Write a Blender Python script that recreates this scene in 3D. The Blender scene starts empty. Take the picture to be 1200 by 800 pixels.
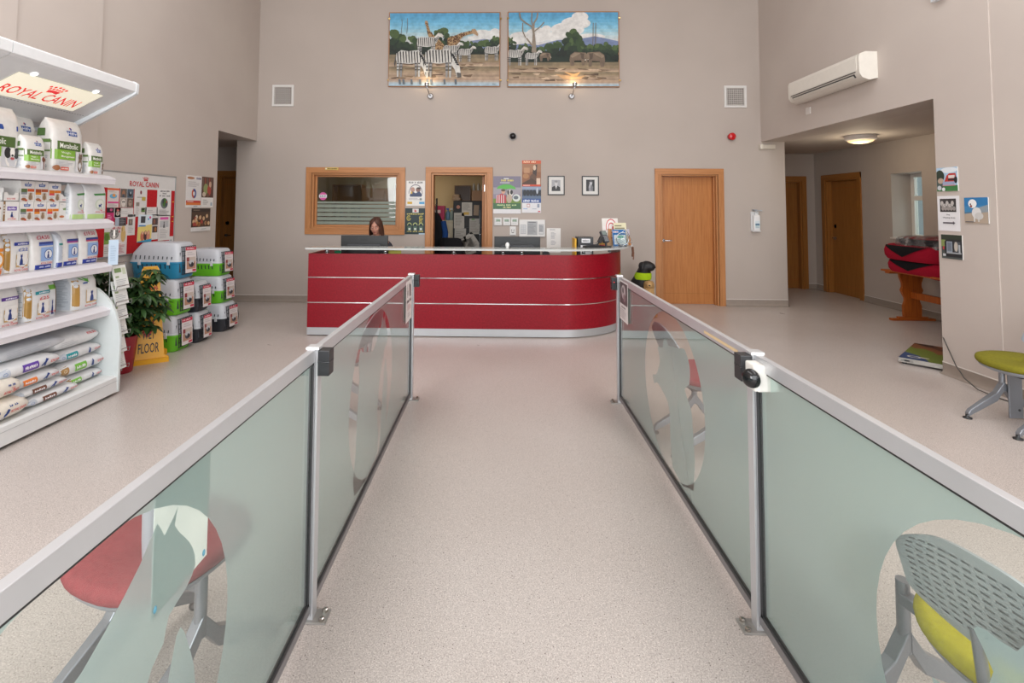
import bpy, bmesh, math, random
from mathutils import Vector, Matrix
random.seed(7)
S = bpy.context.scene
COL = S.collection
PI = math.pi

# ------------------------------------------------------------------ materials
def lin(h):
    if isinstance(h, str):
        if len(h) == 4: h = '#'+''.join(ch*2 for ch in h[1:])
        h = h.lstrip('#'); h = tuple(int(h[i:i+2], 16) for i in (0, 2, 4))
    out = []
    for c in h[:3]:
        c /= 255.0
        out.append(c/12.92 if c <= 0.04045 else ((c+0.055)/1.055)**2.4)
    return (*out, 1.0)

MATS = {}
def newmat(name):
    m = bpy.data.materials.new(name); m.use_nodes = True
    nt = m.node_tree; nt.nodes.clear()
    out = nt.nodes.new('ShaderNodeOutputMaterial')
    MATS[name] = m
    return m, nt, out
def N(nt, typ, **kw):
    n = nt.nodes.new(typ)
    for k, v in kw.items():
        if k in n.inputs: n.inputs[k].default_value = v
        else: setattr(n, k, v)
    return n
def L(nt, a, b): nt.links.new(a, b)
def ramp(nt, fac, stops):
    r = nt.nodes.new('ShaderNodeValToRGB'); e = r.color_ramp.elements
    while len(e) < len(stops): e.new(0.5)
    for el, (p, c) in zip(e, stops): el.position = p; el.color = c if len(c) == 4 else (*c, 1)
    L(nt, fac, r.inputs['Fac']); return r.outputs['Color']
def mix(nt, fac, a, b, mode='MIX'):
    m = nt.nodes.new('ShaderNodeMix'); m.data_type = 'RGBA'; m.blend_type = mode
    for s, v in ((m.inputs[0], fac), (m.inputs[6], a), (m.inputs[7], b)):
        if hasattr(v, 'node'): L(nt, v, s)
        else: s.default_value = v
    return m.outputs[2]

def colmat(name, rough=0.6, metal=0.0, spec=0.5, var=0.05, scale=18.0, bump=0.0, bscale=200.0, coat=0.0, sss=0.0, emit=0.0):
    """surface whose colour is stored per face, with a little procedural unevenness"""
    m, nt, out = newmat(name)
    b = N(nt, 'ShaderNodeBsdfPrincipled', **{'Roughness': rough, 'Metallic': metal, 'Specular IOR Level': spec, 'Coat Weight': coat})
    at = N(nt, 'ShaderNodeAttribute', attribute_name='Col')
    tc = N(nt, 'ShaderNodeTexCoord')
    no = N(nt, 'ShaderNodeTexNoise', Scale=scale, Detail=3.0); L(nt, tc.outputs['Object'], no.inputs['Vector'])
    k = ramp(nt, no.outputs['Fac'], [(0.3, (1-var,)*3), (0.7, (1+var*0.4,)*3)])
    c = mix(nt, 1.0, at.outputs['Color'], k, 'MULTIPLY')
    L(nt, c, b.inputs['Base Color'])
    if emit:
        L(nt, c, b.inputs['Emission Color']); b.inputs['Emission Strength'].default_value = emit
    if bump:
        nb = N(nt, 'ShaderNodeTexNoise', Scale=bscale, Detail=2.0); L(nt, tc.outputs['Object'], nb.inputs['Vector'])
        bp = N(nt, 'ShaderNodeBump', Strength=bump, Distance=0.002); L(nt, nb.outputs['Fac'], bp.inputs['Height'])
        L(nt, bp.outputs['Normal'], b.inputs['Normal'])
    L(nt, b.outputs[0], out.inputs[0])
    return m
colmat('matte', 0.65); colmat('plastic', 0.38, var=0.03); colmat('gloss', 0.12, spec=0.6, var=0.03)
colmat('chrome', 0.12, metal=1.0, var=0.02); colmat('alum', 0.36, metal=0.55, var=0.04, scale=6)
colmat('print', 0.5, var=0.03); colmat('pouch', 0.3, var=0.06, scale=30, bump=0.5, bscale=25)
colmat('fabric', 0.9, spec=0.2, var=0.12, scale=60, bump=0.4, bscale=500)
colmat('leaf', 0.4, var=0.25, scale=30); colmat('skin', 0.5, var=0.05); colmat('hair', 0.5, var=0.3, scale=50)
colmat('fur', 0.55, var=0.15, scale=40); colmat('lit', 0.5, emit=0.55, var=0.0); colmat('lamp', 0.5, emit=1.6, var=0.0)
colmat('paint', 0.6, var=0.22, scale=14)

def floor_mat():
    m, nt, out = newmat('floor_vinyl')
    b = N(nt, 'ShaderNodeBsdfPrincipled', **{'Roughness': 0.3, 'Specular IOR Level': 0.5})
    tc = N(nt, 'ShaderNodeTexCoord')
    base = N(nt, 'ShaderNodeTexNoise', Scale=0.8, Detail=2.0); L(nt, tc.outputs['Object'], base.inputs['Vector'])
    c = ramp(nt, base.outputs['Fac'], [(0.3, lin('#c3bab4')), (0.7, lin('#cac2bd'))])
    n2 = N(nt, 'ShaderNodeTexNoise', Scale=210.0, Detail=2.5); L(nt, tc.outputs['Object'], n2.inputs['Vector'])
    k = ramp(nt, n2.outputs['Fac'], [(0.36, lin('#a3968d')), (0.5, lin('#ffffff')), (0.66, lin('#ffffff'))])
    c = mix(nt, 0.45, c, k, 'MULTIPLY')
    k2 = ramp(nt, n2.outputs['Fac'], [(0.6, (0, 0, 0)), (0.68, (1, 1, 1))])
    c = mix(nt, k2, c, lin('#e2dad4'))
    v = N(nt, 'ShaderNodeTexVoronoi', Scale=95.0); L(nt, tc.outputs['Object'], v.inputs['Vector'])
    sp = ramp(nt, v.outputs['Distance'], [(0.16, (1, 1, 1)), (0.22, (0, 0, 0))])
    sel = N(nt, 'ShaderNodeSeparateColor'); L(nt, v.outputs['Color'], sel.inputs[0])
    th = N(nt, 'ShaderNodeMath', operation='GREATER_THAN'); th.inputs[1].default_value = 0.86; L(nt, sel.outputs[0], th.inputs[0])
    mu = N(nt, 'ShaderNodeMath', operation='MULTIPLY'); L(nt, sp, mu.inputs[0]); L(nt, th.outputs[0], mu.inputs[1])
    c = mix(nt, mu.outputs[0], c, lin('#5a4c45'))
    v2 = N(nt, 'ShaderNodeTexVoronoi', Scale=230.0); L(nt, tc.outputs['Object'], v2.inputs['Vector'])
    s2 = N(nt, 'ShaderNodeSeparateColor'); L(nt, v2.outputs['Color'], s2.inputs[0])
    c = mix(nt, 1.0, c, ramp(nt, s2.outputs[1], [(0.0, (0.83, 0.82, 0.82)), (0.35, (0.93, 0.92, 0.92)), (0.7, (1, 1, 1)), (1.0, (1.09, 1.08, 1.08))]), 'MULTIPLY')
    L(nt, c, b.inputs['Base Color'])
    rn = N(nt, 'ShaderNodeTexNoise', Scale=3.0, Detail=3.0); L(nt, tc.outputs['Object'], rn.inputs['Vector'])
    mr = N(nt, 'ShaderNodeMapRange'); mr.inputs[3].default_value = 0.24; mr.inputs[4].default_value = 0.38
    L(nt, rn.outputs['Fac'], mr.inputs[0]); L(nt, mr.outputs[0], b.inputs['Roughness'])
    L(nt, b.outputs[0], out.inputs[0])
floor_mat()

def wall_mat(name, hexc, hex2):
    m, nt, out = newmat(name)
    b = N(nt, 'ShaderNodeBsdfPrincipled', **{'Roughness': 0.72, 'Specular IOR Level': 0.3})
    tc = N(nt, 'ShaderNodeTexCoord')
    n = N(nt, 'ShaderNodeTexNoise', Scale=1.1, Detail=3.0); L(nt, tc.outputs['Object'], n.inputs['Vector'])
    c = ramp(nt, n.outputs['Fac'], [(0.3, lin(hexc)), (0.7, lin(hex2))]); L(nt, c, b.inputs['Base Color'])
    n2 = N(nt, 'ShaderNodeTexNoise', Scale=180.0, Detail=2.0); L(nt, tc.outputs['Object'], n2.inputs['Vector'])
    bp = N(nt, 'ShaderNodeBump', Strength=0.12, Distance=0.002); L(nt, n2.outputs['Fac'], bp.inputs['Height'])
    L(nt, bp.outputs['Normal'], b.inputs['Normal']); L(nt, b.outputs[0], out.inputs[0])
wall_mat('wall_paint', '#b0a59d', '#b5aaa2')
wall_mat('wall_paint_lit', '#bdb2ab', '#c3b9b1')  # same wall paint, lightened to stand in for stronger light on the side walls
wall_mat('cream_paint', '#cbb389', '#cfb78e')
wall_mat('ceiling_paint', '#c3b9b1', '#c8beb6')

def wood_mat(name, c1, c2, axis, rough=0.42):
    m, nt, out = newmat(name)
    b = N(nt, 'ShaderNodeBsdfPrincipled', **{'Roughness': rough})
    tc = N(nt, 'ShaderNodeTexCoord'); mp = N(nt, 'ShaderNodeMapping')
    sc = [34.0, 34.0, 34.0]; sc[axis] = 1.6; mp.inputs['Scale'].default_value = sc
    L(nt, tc.outputs['Object'], mp.inputs['Vector'])
    n = N(nt, 'ShaderNodeTexNoise', Scale=1.6, Detail=5.0, Roughness=0.65); L(nt, mp.outputs[0], n.inputs['Vector'])
    c = ramp(nt, n.outputs['Fac'], [(0.28, lin(c1)), (0.62, lin(c2))])
    L(nt, c, b.inputs['Base Color'])
    L(nt, b.outputs[0], out.inputs[0])
wood_mat('oak', '#a56d3d', '#bb8150', 2); wood_mat('oak_across', '#a56d3d', '#bb8150', 0)
wood_mat('oak_door', '#a3642f', '#b97a42', 2); wood_mat('oak_deep', '#8b5724', '#a06a31', 2); wood_mat('oak_deep_across', '#8b5724', '#a06a31', 1)
wood_mat('pine', '#8e4312', '#b5601f', 2); wood_mat('pine_across', '#8e4312', '#b5601f', 0)

def lam_mat():
    m, nt, out = newmat('red_laminate')
    b = N(nt, 'ShaderNodeBsdfPrincipled', **{'Roughness': 0.33, 'Specular IOR Level': 0.3})
    tc = N(nt, 'ShaderNodeTexCoord')
    n = N(nt, 'ShaderNodeTexNoise', Scale=55.0, Detail=3.0); L(nt, tc.outputs['Object'], n.inputs['Vector'])
    c = ramp(nt, n.outputs['Fac'], [(0.3, lin('#760516')), (0.7, lin('#8c0c1f'))]); L(nt, c, b.inputs['Base Color'])
    L(nt, b.outputs[0], out.inputs[0])
lam_mat()

def clear_glass(name, tint, refl=1.0):
    m, nt, out = newmat(name)
    tr = N(nt, 'ShaderNodeBsdfTransparent', Color=lin(tint)); gl = N(nt, 'ShaderNodeBsdfGlossy', Roughness=0.02)
    gl.inputs['Color'].default_value = (refl, refl, refl, 1)
    lw = N(nt, 'ShaderNodeLayerWeight', Blend=0.5); pw = N(nt, 'ShaderNodeMath', operation='POWER'); pw.inputs[1].default_value = 5.0
    L(nt, lw.outputs['Facing'], pw.inputs[0]); fr = N(nt, 'ShaderNodeMath', operation='MULTIPLY_ADD'); fr.inputs[1].default_value = 0.96; fr.inputs[2].default_value = 0.04
    L(nt, pw.outputs[0], fr.inputs[0])
    n = N(nt, 'ShaderNodeTexNoise', Scale=4.0); tc = N(nt, 'ShaderNodeTexCoord'); L(nt, tc.outputs['Object'], n.inputs['Vector'])
    mr = N(nt, 'ShaderNodeMapRange'); mr.inputs[3].default_value = 0.015; mr.inputs[4].default_value = 0.03
    L(nt, n.outputs['Fac'], mr.inputs[0]); L(nt, mr.outputs[0], gl.inputs['Roughness'])
    mx = N(nt, 'ShaderNodeMixShader'); L(nt, fr.outputs[0], mx.inputs[0]); L(nt, tr.outputs[0], mx.inputs[1]); L(nt, gl.outputs[0], mx.inputs[2])
    L(nt, mx.outputs[0], out.inputs[0])
clear_glass('glass', '#f8fbf9'); clear_glass('window_glass', '#dfe4e0')

def film_mat():
    """sand-blasted film: light passes diffused, no sharp view through it"""
    m, nt, out = newmat('frosted_film')
    tc = N(nt, 'ShaderNodeTexCoord')
    n = N(nt, 'ShaderNodeTexNoise', Scale=420.0, Detail=1.0); L(nt, tc.outputs['Object'], n.inputs['Vector'])
    c = ramp(nt, n.outputs['Fac'], [(0.3, lin('#97aeb5')), (0.7, lin('#a3b8be'))])
    di = N(nt, 'ShaderNodeBsdfDiffuse'); L(nt, c, di.inputs['Color'])
    tl = N(nt, 'ShaderNodeBsdfTranslucent'); tl.inputs['Color'].default_value = lin('#cfe0de')
    rf = N(nt, 'ShaderNodeBsdfRefraction', Roughness=0.75, IOR=1.05); rf.inputs['Color'].default_value = lin('#d5e3dc')
    a = N(nt, 'ShaderNodeMixShader'); a.inputs[0].default_value = 0.34; L(nt, di.outputs[0], a.inputs[1]); L(nt, tl.outputs[0], a.inputs[2])
    b2 = N(nt, 'ShaderNodeMixShader'); b2.inputs[0].default_value = 0.38; L(nt, a.outputs[0], b2.inputs[1]); L(nt, rf.outputs[0], b2.inputs[2])
    L(nt, b2.outputs[0], out.inputs[0])
film_mat()
def thin_paper():
    m, nt, out = newmat('thin_paper')
    tc = N(nt, 'ShaderNodeTexCoord'); n = N(nt, 'ShaderNodeTexNoise', Scale=8.0); L(nt, tc.outputs['Object'], n.inputs['Vector'])
    c = ramp(nt, n.outputs['Fac'], [(0.3, lin('#eef2f0')), (0.7, lin('#f6f9f7'))])
    d = N(nt, 'ShaderNodeBsdfDiffuse'); t = N(nt, 'ShaderNodeBsdfTranslucent'); L(nt, c, d.inputs[0]); L(nt, c, t.inputs[0])
    mx = N(nt, 'ShaderNodeMixShader'); mx.inputs[0].default_value = 0.5; L(nt, d.outputs[0], mx.inputs[1]); L(nt, t.outputs[0], mx.inputs[2]); L(nt, mx.outputs[0], out.inputs[0])
thin_paper()
def acrylic():
    m, nt, out = newmat('milky_glass')
    b = N(nt, 'ShaderNodeBsdfPrincipled', **{'Roughness': 0.12})
    tc = N(nt, 'ShaderNodeTexCoord'); n = N(nt, 'ShaderNodeTexNoise', Scale=6.0); L(nt, tc.outputs['Object'], n.inputs['Vector'])
    c = ramp(nt, n.outputs['Fac'], [(0.3, lin('#d3d6d5')), (0.7, lin('#dadddc'))]); L(nt, c, b.inputs['Base Color'])
    tr = N(nt, 'ShaderNodeBsdfTransparent', Color=lin('#e2e8e5'))
    mx = N(nt, 'ShaderNodeMixShader'); mx.inputs[0].default_value = 0.3
    L(nt, b.outputs[0], mx.inputs[1]); L(nt, tr.outputs[0], mx.inputs[2]); L(nt, mx.outputs[0], out.inputs[0])
acrylic()

# ------------------------------------------------------------------ geometry
TEXT = {}
def text_tris(s):
    if s not in TEXT:
        cu = bpy.data.curves.new('lettering', 'FONT'); cu.body = s; cu.resolution_u = 2; cu.offset = 0.012
        ob = bpy.data.objects.new('lettering', cu); COL.objects.link(ob)
        bpy.context.view_layer.update()
        me = bpy.data.meshes.new_from_object(ob.evaluated_get(bpy.context.evaluated_depsgraph_get()))
        vs = [(v.co.x, v.co.y) for v in me.vertices]; fs = [tuple(p.vertices) for p in me.polygons]
        bpy.data.objects.remove(ob); bpy.data.curves.remove(cu); bpy.data.meshes.remove(me)
        x0 = min(v[0] for v in vs); x1 = max(v[0] for v in vs); y0 = min(v[1] for v in vs); y1 = max(v[1] for v in vs)
        TEXT[s] = ([((x-x0)/(x1-x0), (y-y0)/(y1-y0)) for x, y in vs], fs, (x1-x0)/(y1-y0))
    return TEXT[s]

class G:
    def __init__(s): s.v = []; s.f = []; s.c = []; s.m = []; s.s = []
    def add(s, vs, fs, col, mat='matte', smooth=False):
        o = len(s.v); s.v += [tuple(p) for p in vs]; c = lin(col)
        for f in fs:
            s.f.append(tuple(i+o for i in f)); s.c.append(c); s.m.append(mat); s.s.append(smooth)
        return s
    def box(s, x0, x1, y0, y1, z0, z1, col='#ffffff', mat='matte', M=None):
        vs = [Vector(p) for p in ((x0,y0,z0),(x1,y0,z0),(x1,y1,z0),(x0,y1,z0),(x0,y0,z1),(x1,y0,z1),(x1,y1,z1),(x0,y1,z1))]
        if M: vs = [M @ p for p in vs]
        return s.add(vs, [(0,3,2,1),(4,5,6,7),(0,1,5,4),(1,2,6,5),(2,3,7,6),(3,0,4,7)], col, mat)
    def prism(s, poly, axis, a, b, col='#ffffff', mat='matte', smooth=False):
        """2-D outline swept along an axis: 'x' takes (y,z), 'y' takes (x,z), 'z' takes (x,y)"""
        def P(p, t): return {'x': (t, p[0], p[1]), 'y': (p[0], t, p[1]), 'z': (p[0], p[1], t)}[axis]
        n = len(poly); vs = [P(p, a) for p in poly] + [P(p, b) for p in poly]
        ar = sum(poly[i][0]*poly[(i+1) % n][1]-poly[(i+1) % n][0]*poly[i][1] for i in range(n))
        flip = (ar > 0) == (axis != 'y')
        if (b < a): flip = not flip
        A = tuple(range(n)); B = tuple(range(n, 2*n))
        fs = [A[::-1], B] + [(i, (i+1) % n, n+(i+1) % n, n+i) for i in range(n)]
        if not flip: fs = [f[::-1] for f in fs]
        s.add(vs, fs[:2], col, mat, False); o = s
        s.add(vs, fs[2:], col, mat, smooth); return s
    def loft(s, rings, col='#ffffff', mat='matte', smooth=True, caps=True):
        n = len(rings[0]); vs = [p for r in rings for p in r]; k = len(rings)
        fs = [(j*n+i, j*n+(i+1) % n, (j+1)*n+(i+1) % n, (j+1)*n+i) for j in range(k-1) for i in range(n)]
        s.add(vs, fs, col, mat, smooth)
        if caps:
            s.add(rings[0], [tuple(range(n))[::-1]], col, mat); s.add(rings[-1], [tuple(range(n))], col, mat)
        return s
    def lathe(s, prof, c=(0,0,0), col='#ffffff', mat='matte', seg=20, axis='z', smooth=True, caps=True):
        rings = []
        for r, h in prof:
            ring = []
            for i in range(seg):
                a = 2*PI*i/seg; p, q = r*math.cos(a), r*math.sin(a)
                if axis == 'z': w = (p, q, h)
                elif axis == 'y': w = (q, h, p)
                else: w = (h, p, q)
                ring.append((c[0]+w[0], c[1]+w[1], c[2]+w[2]))
            rings.append(ring)
        return s.loft(rings, col, mat, smooth, caps)
    def tube(s, pts, r, col='#ffffff', mat='matte', seg=8, caps=True):
        pts = [Vector(p) for p in pts]; rings = []; up = None
        rs = r if isinstance(r, (list, tuple)) else [r]*len(pts)
        for i, p in enumerate(pts):
            d = (pts[min(i+1, len(pts)-1)] - pts[max(i-1, 0)]).normalized()
            if up is None: up = Vector((0, 0, 1)) if abs(d.z) < 0.9 else Vector((1, 0, 0))
            a = d.cross(up).normalized(); b = a.cross(d).normalized(); up = b
            rings.append([p + (a*math.cos(2*PI*k/seg) + b*math.sin(2*PI*k/seg))*-rs[i] for k in range(seg)])
        return s.loft([r_[::-1] for r_ in rings], col, mat, True, caps)
    def ell(s, c, r, col='#ffffff', mat='matte', nu=16, nv=10, M=None):
        rings = []
        for j in range(1, nv):
            t = PI*j/nv
            rings.append([Vector((r[0]*math.sin(t)*math.cos(2*PI*i/nu), r[1]*math.sin(t)*math.sin(2*PI*i/nu), -r[2]*math.cos(t))) for i in range(nu)])
        bot, top = Vector((0, 0, -r[2])), Vector((0, 0, r[2]))
        vs = [p for q in rings for p in q] + [bot, top]; n = nu; k = len(rings)
        fs = [(j*n+i, j*n+(i+1) % n, (j+1)*n+(i+1) % n, (j+1)*n+i) for j in range(k-1) for i in range(n)]
        fs += [(k*n, (i+1) % n, i) for i in range(n)] + [(k*n+1, (k-1)*n+i, (k-1)*n+(i+1) % n) for i in range(n)]
        cc = Vector(c)
        return s.add([cc + (M @ p if M else p) for p in vs], fs, col, mat, True)

class P:
    """prints flat shapes in sheet coordinates (y down, box vx0..vy1) onto a local sheet w x h standing on z=0, facing -y"""
    def __init__(s, g, w, h, view=(0, 0, 100, 100), y=0.0, mat='print', fn=None, sub=1, step=0.0003, cx=0.0, z0=0.0):
        s.clip = True; s.g, s.w, s.h, s.vw, s.y, s.mat, s.sub, s.n, s.step, s.cx, s.z0 = g, w, h, view, y, mat, sub, 0.0006, step, cx, z0
        s.fn = fn or (lambda u, v, n: (u+s.cx, s.y-n, v+s.z0))
    def _p(s, x, y):
        x0, y0, x1, y1 = s.vw
        return s.fn(((x-x0)/(x1-x0)-0.5)*s.w, (1-(y-y0)/(y1-y0))*s.h, s.n)
    def _put(s, pts, fs, col): s.g.add([s._p(*p) for p in pts], fs, col, s.mat); s.n += s.step
    def rect(s, x0, y0, x1, y1, col):
        k = s.sub
        if k == 1: s._put([(x0,y1),(x1,y1),(x1,y0),(x0,y0)], [(0,1,2,3)], col)
        else:
            pts = [(x0+(x1-x0)*i/k, y1+(y0-y1)*j/k) for j in range(k+1) for i in range(k+1)]
            s._put(pts, [(j*(k+1)+i, j*(k+1)+i+1, (j+1)*(k+1)+i+1, (j+1)*(k+1)+i) for j in range(k) for i in range(k)], col)
        return s
    def poly(s, pts, col):
        ar = sum(pts[i][0]*pts[(i+1) % len(pts)][1]-pts[(i+1) % len(pts)][0]*pts[i][1] for i in range(len(pts)))
        if ar > 0: pts = pts[::-1]
        if s.clip:
            x0, y0, x1, y1 = s.vw
            for ax, lim, sg in ((0, x0, 1), (0, x1, -1), (1, y0, 1), (1, y1, -1)):
                out = []; n = len(pts)
                for i in range(n):
                    a, b = pts[i], pts[(i+1) % n]; ia, ib = (a[ax]-lim)*sg >= 0, (b[ax]-lim)*sg >= 0
                    if ia: out.append(a)
                    if ia != ib:
                        t = (lim-a[ax])/(b[ax]-a[ax]); out.append((a[0]+(b[0]-a[0])*t, a[1]+(b[1]-a[1])*t))
                pts = out
                if len(pts) < 3: return s
        s._put(pts, [tuple(range(len(pts)))], col); return s
    def ell(s, cx, cy, rx, ry, col, n=18, rot=0.0):
        c, q = math.cos(rot), math.sin(rot)
        return s.poly([(cx+rx*math.cos(2*PI*i/n)*c-ry*math.sin(2*PI*i/n)*q, cy+rx*math.cos(2*PI*i/n)*q+ry*math.sin(2*PI*i/n)*c) for i in range(n)], col)
    def ring(s, cx, cy, r0, r1, col, a0=0, a1=360, n=20):
        o = [(cx+r1*math.cos(math.radians(a0+(a1-a0)*i/n)), cy+r1*math.sin(math.radians(a0+(a1-a0)*i/n))) for i in range(n+1)]
        q = [(cx+r0*math.cos(math.radians(a0+(a1-a0)*i/n)), cy+r0*math.sin(math.radians(a0+(a1-a0)*i/n))) for i in range(n+1)]
        s._put(o+q, [(i+1, i, n+1+i, n+2+i) for i in range(n)], col); return s
    def line(s, pts, w, col):
        for (ax, ay), (bx, by) in zip(pts, pts[1:]):
            d = math.hypot(bx-ax, by-ay) or 1; px, py = -(by-ay)/d*w/2, (bx-ax)/d*w/2
            s.poly([(ax+px, ay+py), (bx+px, by+py), (bx-px, by-py), (ax-px, ay-py)], col); s.n -= s.step*0.9
        s.n += s.step; return s
    def lines(s, x0, y0, x1, y1, n, col, seed=1):
        r = random.Random(seed); h = (y1-y0)/n
        for i in range(n): s.rect(x0, y0+i*h+h*0.25, x0+(x1-x0)*r.uniform(0.6, 1.0), y0+i*h+h*0.7, col); s.n -= s.step*0.95
        s.n += s.step; return s
    READABLE = {'ROYAL CANIN','Metabolic','Weight','Management','Weight +','Mobility',"Hill's",'WET','FLOOR','Dog','Waiting Area','£22','£24.50','£19.50','£25'}
    def text(s, t, x0, y0, x1, y1, col):
        if t not in s.READABLE:      # print too small to read in the place: a run of letter-sized marks
            r = random.Random(t); n = len(t); w = (x1-x0)/n
            for i, ch in enumerate(t):
                if ch != ' ':
                    a, b = r.uniform(0, .25), r.uniform(0, .25); s.rect(x0+w*(i+.08), y0+(y1-y0)*a, x0+w*(i+.45), y1, col); s.n -= s.step*.95
                    s.rect(x0+w*(i+.08), y0+(y1-y0)*r.uniform(0,.6), x0+w*(i+.85), y1-(y1-y0)*r.uniform(.1,.4), col); s.n -= s.step*.95
            s.n += s.step; return s
        vs, fs, _ = text_tris(t)
        s._put([(x0+(x1-x0)*a, y1+(y0-y1)*b) for a, b in vs], fs, col); return s
    def dog(s, x, y, k, col):
        s.poly([(x+k*a, y+k*b) for a, b in ((0,.35),(.12,.3),(.6,.3),(.68,.05),(.75,.12),(1,.2),(.96,.3),(.82,.36),(.78,.6),(.8,1),(.7,1),(.66,.68),(.3,.66),(.22,.8),(.26,1),(.14,1),(.12,.7),(.06,.45))], col); return s
    def cat(s, x, y, k, col):
        s.poly([(x+k*a, y+k*b) for a, b in ((.35,.0),(.42,.1),(.52,.1),(.6,.0),(.62,.25),(.56,.36),(.68,.6),(.7,.95),(.95,.9),(.9,1),(.2,1),(.28,.6),(.4,.36),(.33,.25))], col); return s
    def crown(s, x0, y0, x1, y1, col):
        w, h = x1-x0, y1-y0
        for i in range(5):
            q = abs(i-2); s.ell(x0+w*(.1+.2*i), y0+h*(.12+.07*q), w*.07, h*.12, col, 8); s.ell(x0+w*(.2+.15*i), y0+h*(.42+.04*q), w*.06, h*.11, col, 8)
        s.poly([(x0+w*.18, y0+h*.65), (x0+w*.5, y0+h*.58), (x0+w*.82, y0+h*.65), (x0+w*.76, y1), (x0+w*.5, y0+h*.9), (x0+w*.24, y1)], col); return s

def props(o, label=None, cat=None, group=None, kind=None):
    for k, v in (('label', label), ('category', cat), ('group', group), ('kind', kind)):
        if v: o[k] = v
    return o
def mk(name, g, parent=None, label=None, cat=None, group=None, kind=None, loc=(0,0,0), rot=(0,0,0), bev=0.0, sub=0):
    me = bpy.data.meshes.new(name); me.from_pydata(g.v, [], g.f)
    order = []
    for m in g.m:
        if m not in order: order.append(m)
    for m in order: me.materials.append(MATS[m])
    me.polygons.foreach_set('material_index', [order.index(m) for m in g.m])
    me.polygons.foreach_set('use_smooth', g.s)
    at = me.color_attributes.new('Col', 'FLOAT_COLOR', 'CORNER')
    flat = []
    for f, c in zip(g.f, g.c): flat += list(c)*len(f)
    at.data.foreach_set('color', flat)
    me.update()
    o = bpy.data.objects.new(name, me); COL.objects.link(o)
    o.location = loc; o.rotation_euler = rot
    if parent: o.parent = parent
    if bev:
        b = o.modifiers.new('soft_edge', 'BEVEL'); b.width = bev; b.segments = 2; b.limit_method = 'ANGLE'; b.angle_limit = math.radians(40)
    if sub:
        b = o.modifiers.new('smooth', 'SUBSURF'); b.levels = sub; b.render_levels = sub
    return props(o, label, cat, group, kind)
def thing(name, label, cat, loc=(0,0,0), rz=0.0, group=None, rot=None):
    o = bpy.data.objects.new(name, None); COL.objects.link(o)
    o.location = loc; o.rotation_euler = rot or (0, 0, rz); o.empty_display_size = 0.1
    return props(o, label, cat, group)
def dup(src, loc, rz, label, group=None, parent=None):
    r = src.copy(); COL.objects.link(r)
    if parent: r.parent = parent
    else:
        r.location = loc; r.rotation_euler = (0, 0, rz)
        if label: r['label'] = label
        if group: r['group'] = group
    for ch in list(src.children): dup(ch, None, None, None, None, r)
    return r
def struct(name, g, parent=None, **kw): return mk(name, g, parent, kind='structure', **kw)
def skin_mesh(verts, edges, radii, levels=2, root=0):
    """one continuous body grown around connected joints; returns (verts, faces)"""
    me = bpy.data.meshes.new('body'); me.from_pydata(verts, edges, []); ob = bpy.data.objects.new('body', me); COL.objects.link(ob)
    sk = ob.modifiers.new('s', 'SKIN'); sk.use_smooth_shade = True; sk.branch_smoothing = 0.6
    for i, (d, r) in enumerate(zip(me.skin_vertices[0].data, radii)):
        d.radius = r if isinstance(r, tuple) else (r, r); d.use_root = (i == root)
    sb = ob.modifiers.new('u', 'SUBSURF'); sb.levels = levels; sb.render_levels = levels
    bpy.context.view_layer.update()
    m2 = bpy.data.meshes.new_from_object(ob.evaluated_get(bpy.context.evaluated_depsgraph_get()))
    vs = [tuple(v.co) for v in m2.vertices]; fs = [tuple(p.vertices) for p in m2.polygons]
    bpy.data.objects.remove(ob); bpy.data.meshes.remove(me); bpy.data.meshes.remove(m2)
    return vs, fs
def rrect(w, d, e=5.0, n=24, cx=0.0, cy=0.0, z=0.0):
    pts = []
    for i in range(n):
        a = 2*PI*i/n + PI/n; c, s_ = math.cos(a), math.sin(a)
        pts.append((cx+w/2*math.copysign(abs(c)**(2/e), c), cy+d/2*math.copysign(abs(s_)**(2/e), s_), z))
    return pts
# ------------------------------------------------------------------ camera
cam = bpy.data.cameras.new('camera'); co = bpy.data.objects.new('camera', cam); COL.objects.link(co)
yaw, pit, rol = (math.radians(a) for a in (1.2656, 2.8392, 0.3152))
co.matrix_world = Matrix.Translation((0, 0, 1.55)) @ Matrix.Rotation(yaw, 4, 'Z') @ Matrix.Rotation(PI/2+pit, 4, 'X') @ Matrix.Rotation(rol, 4, 'Z')
cam.sensor_width = 36.0; cam.lens = 18.0; cam.shift_x = 0.02355; cam.shift_y = -0.1554; cam.clip_start = 0.05
S.camera = co
S.view_settings.view_transform = 'Standard'; S.view_settings.look = 'None'
S.view_settings.exposure = -0.08; S.view_settings.gamma = 1.0
cy = S.cycles; cy.use_denoising = True
cy.max_bounces = 10; cy.diffuse_bounces = 5; cy.glossy_bounces = 4; cy.transmission_bounces = 6; cy.transparent_max_bounces = 16
cy.sample_clamp_indirect = 6.0; cy.caustics_reflective = False; cy.caustics_refractive = False

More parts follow.
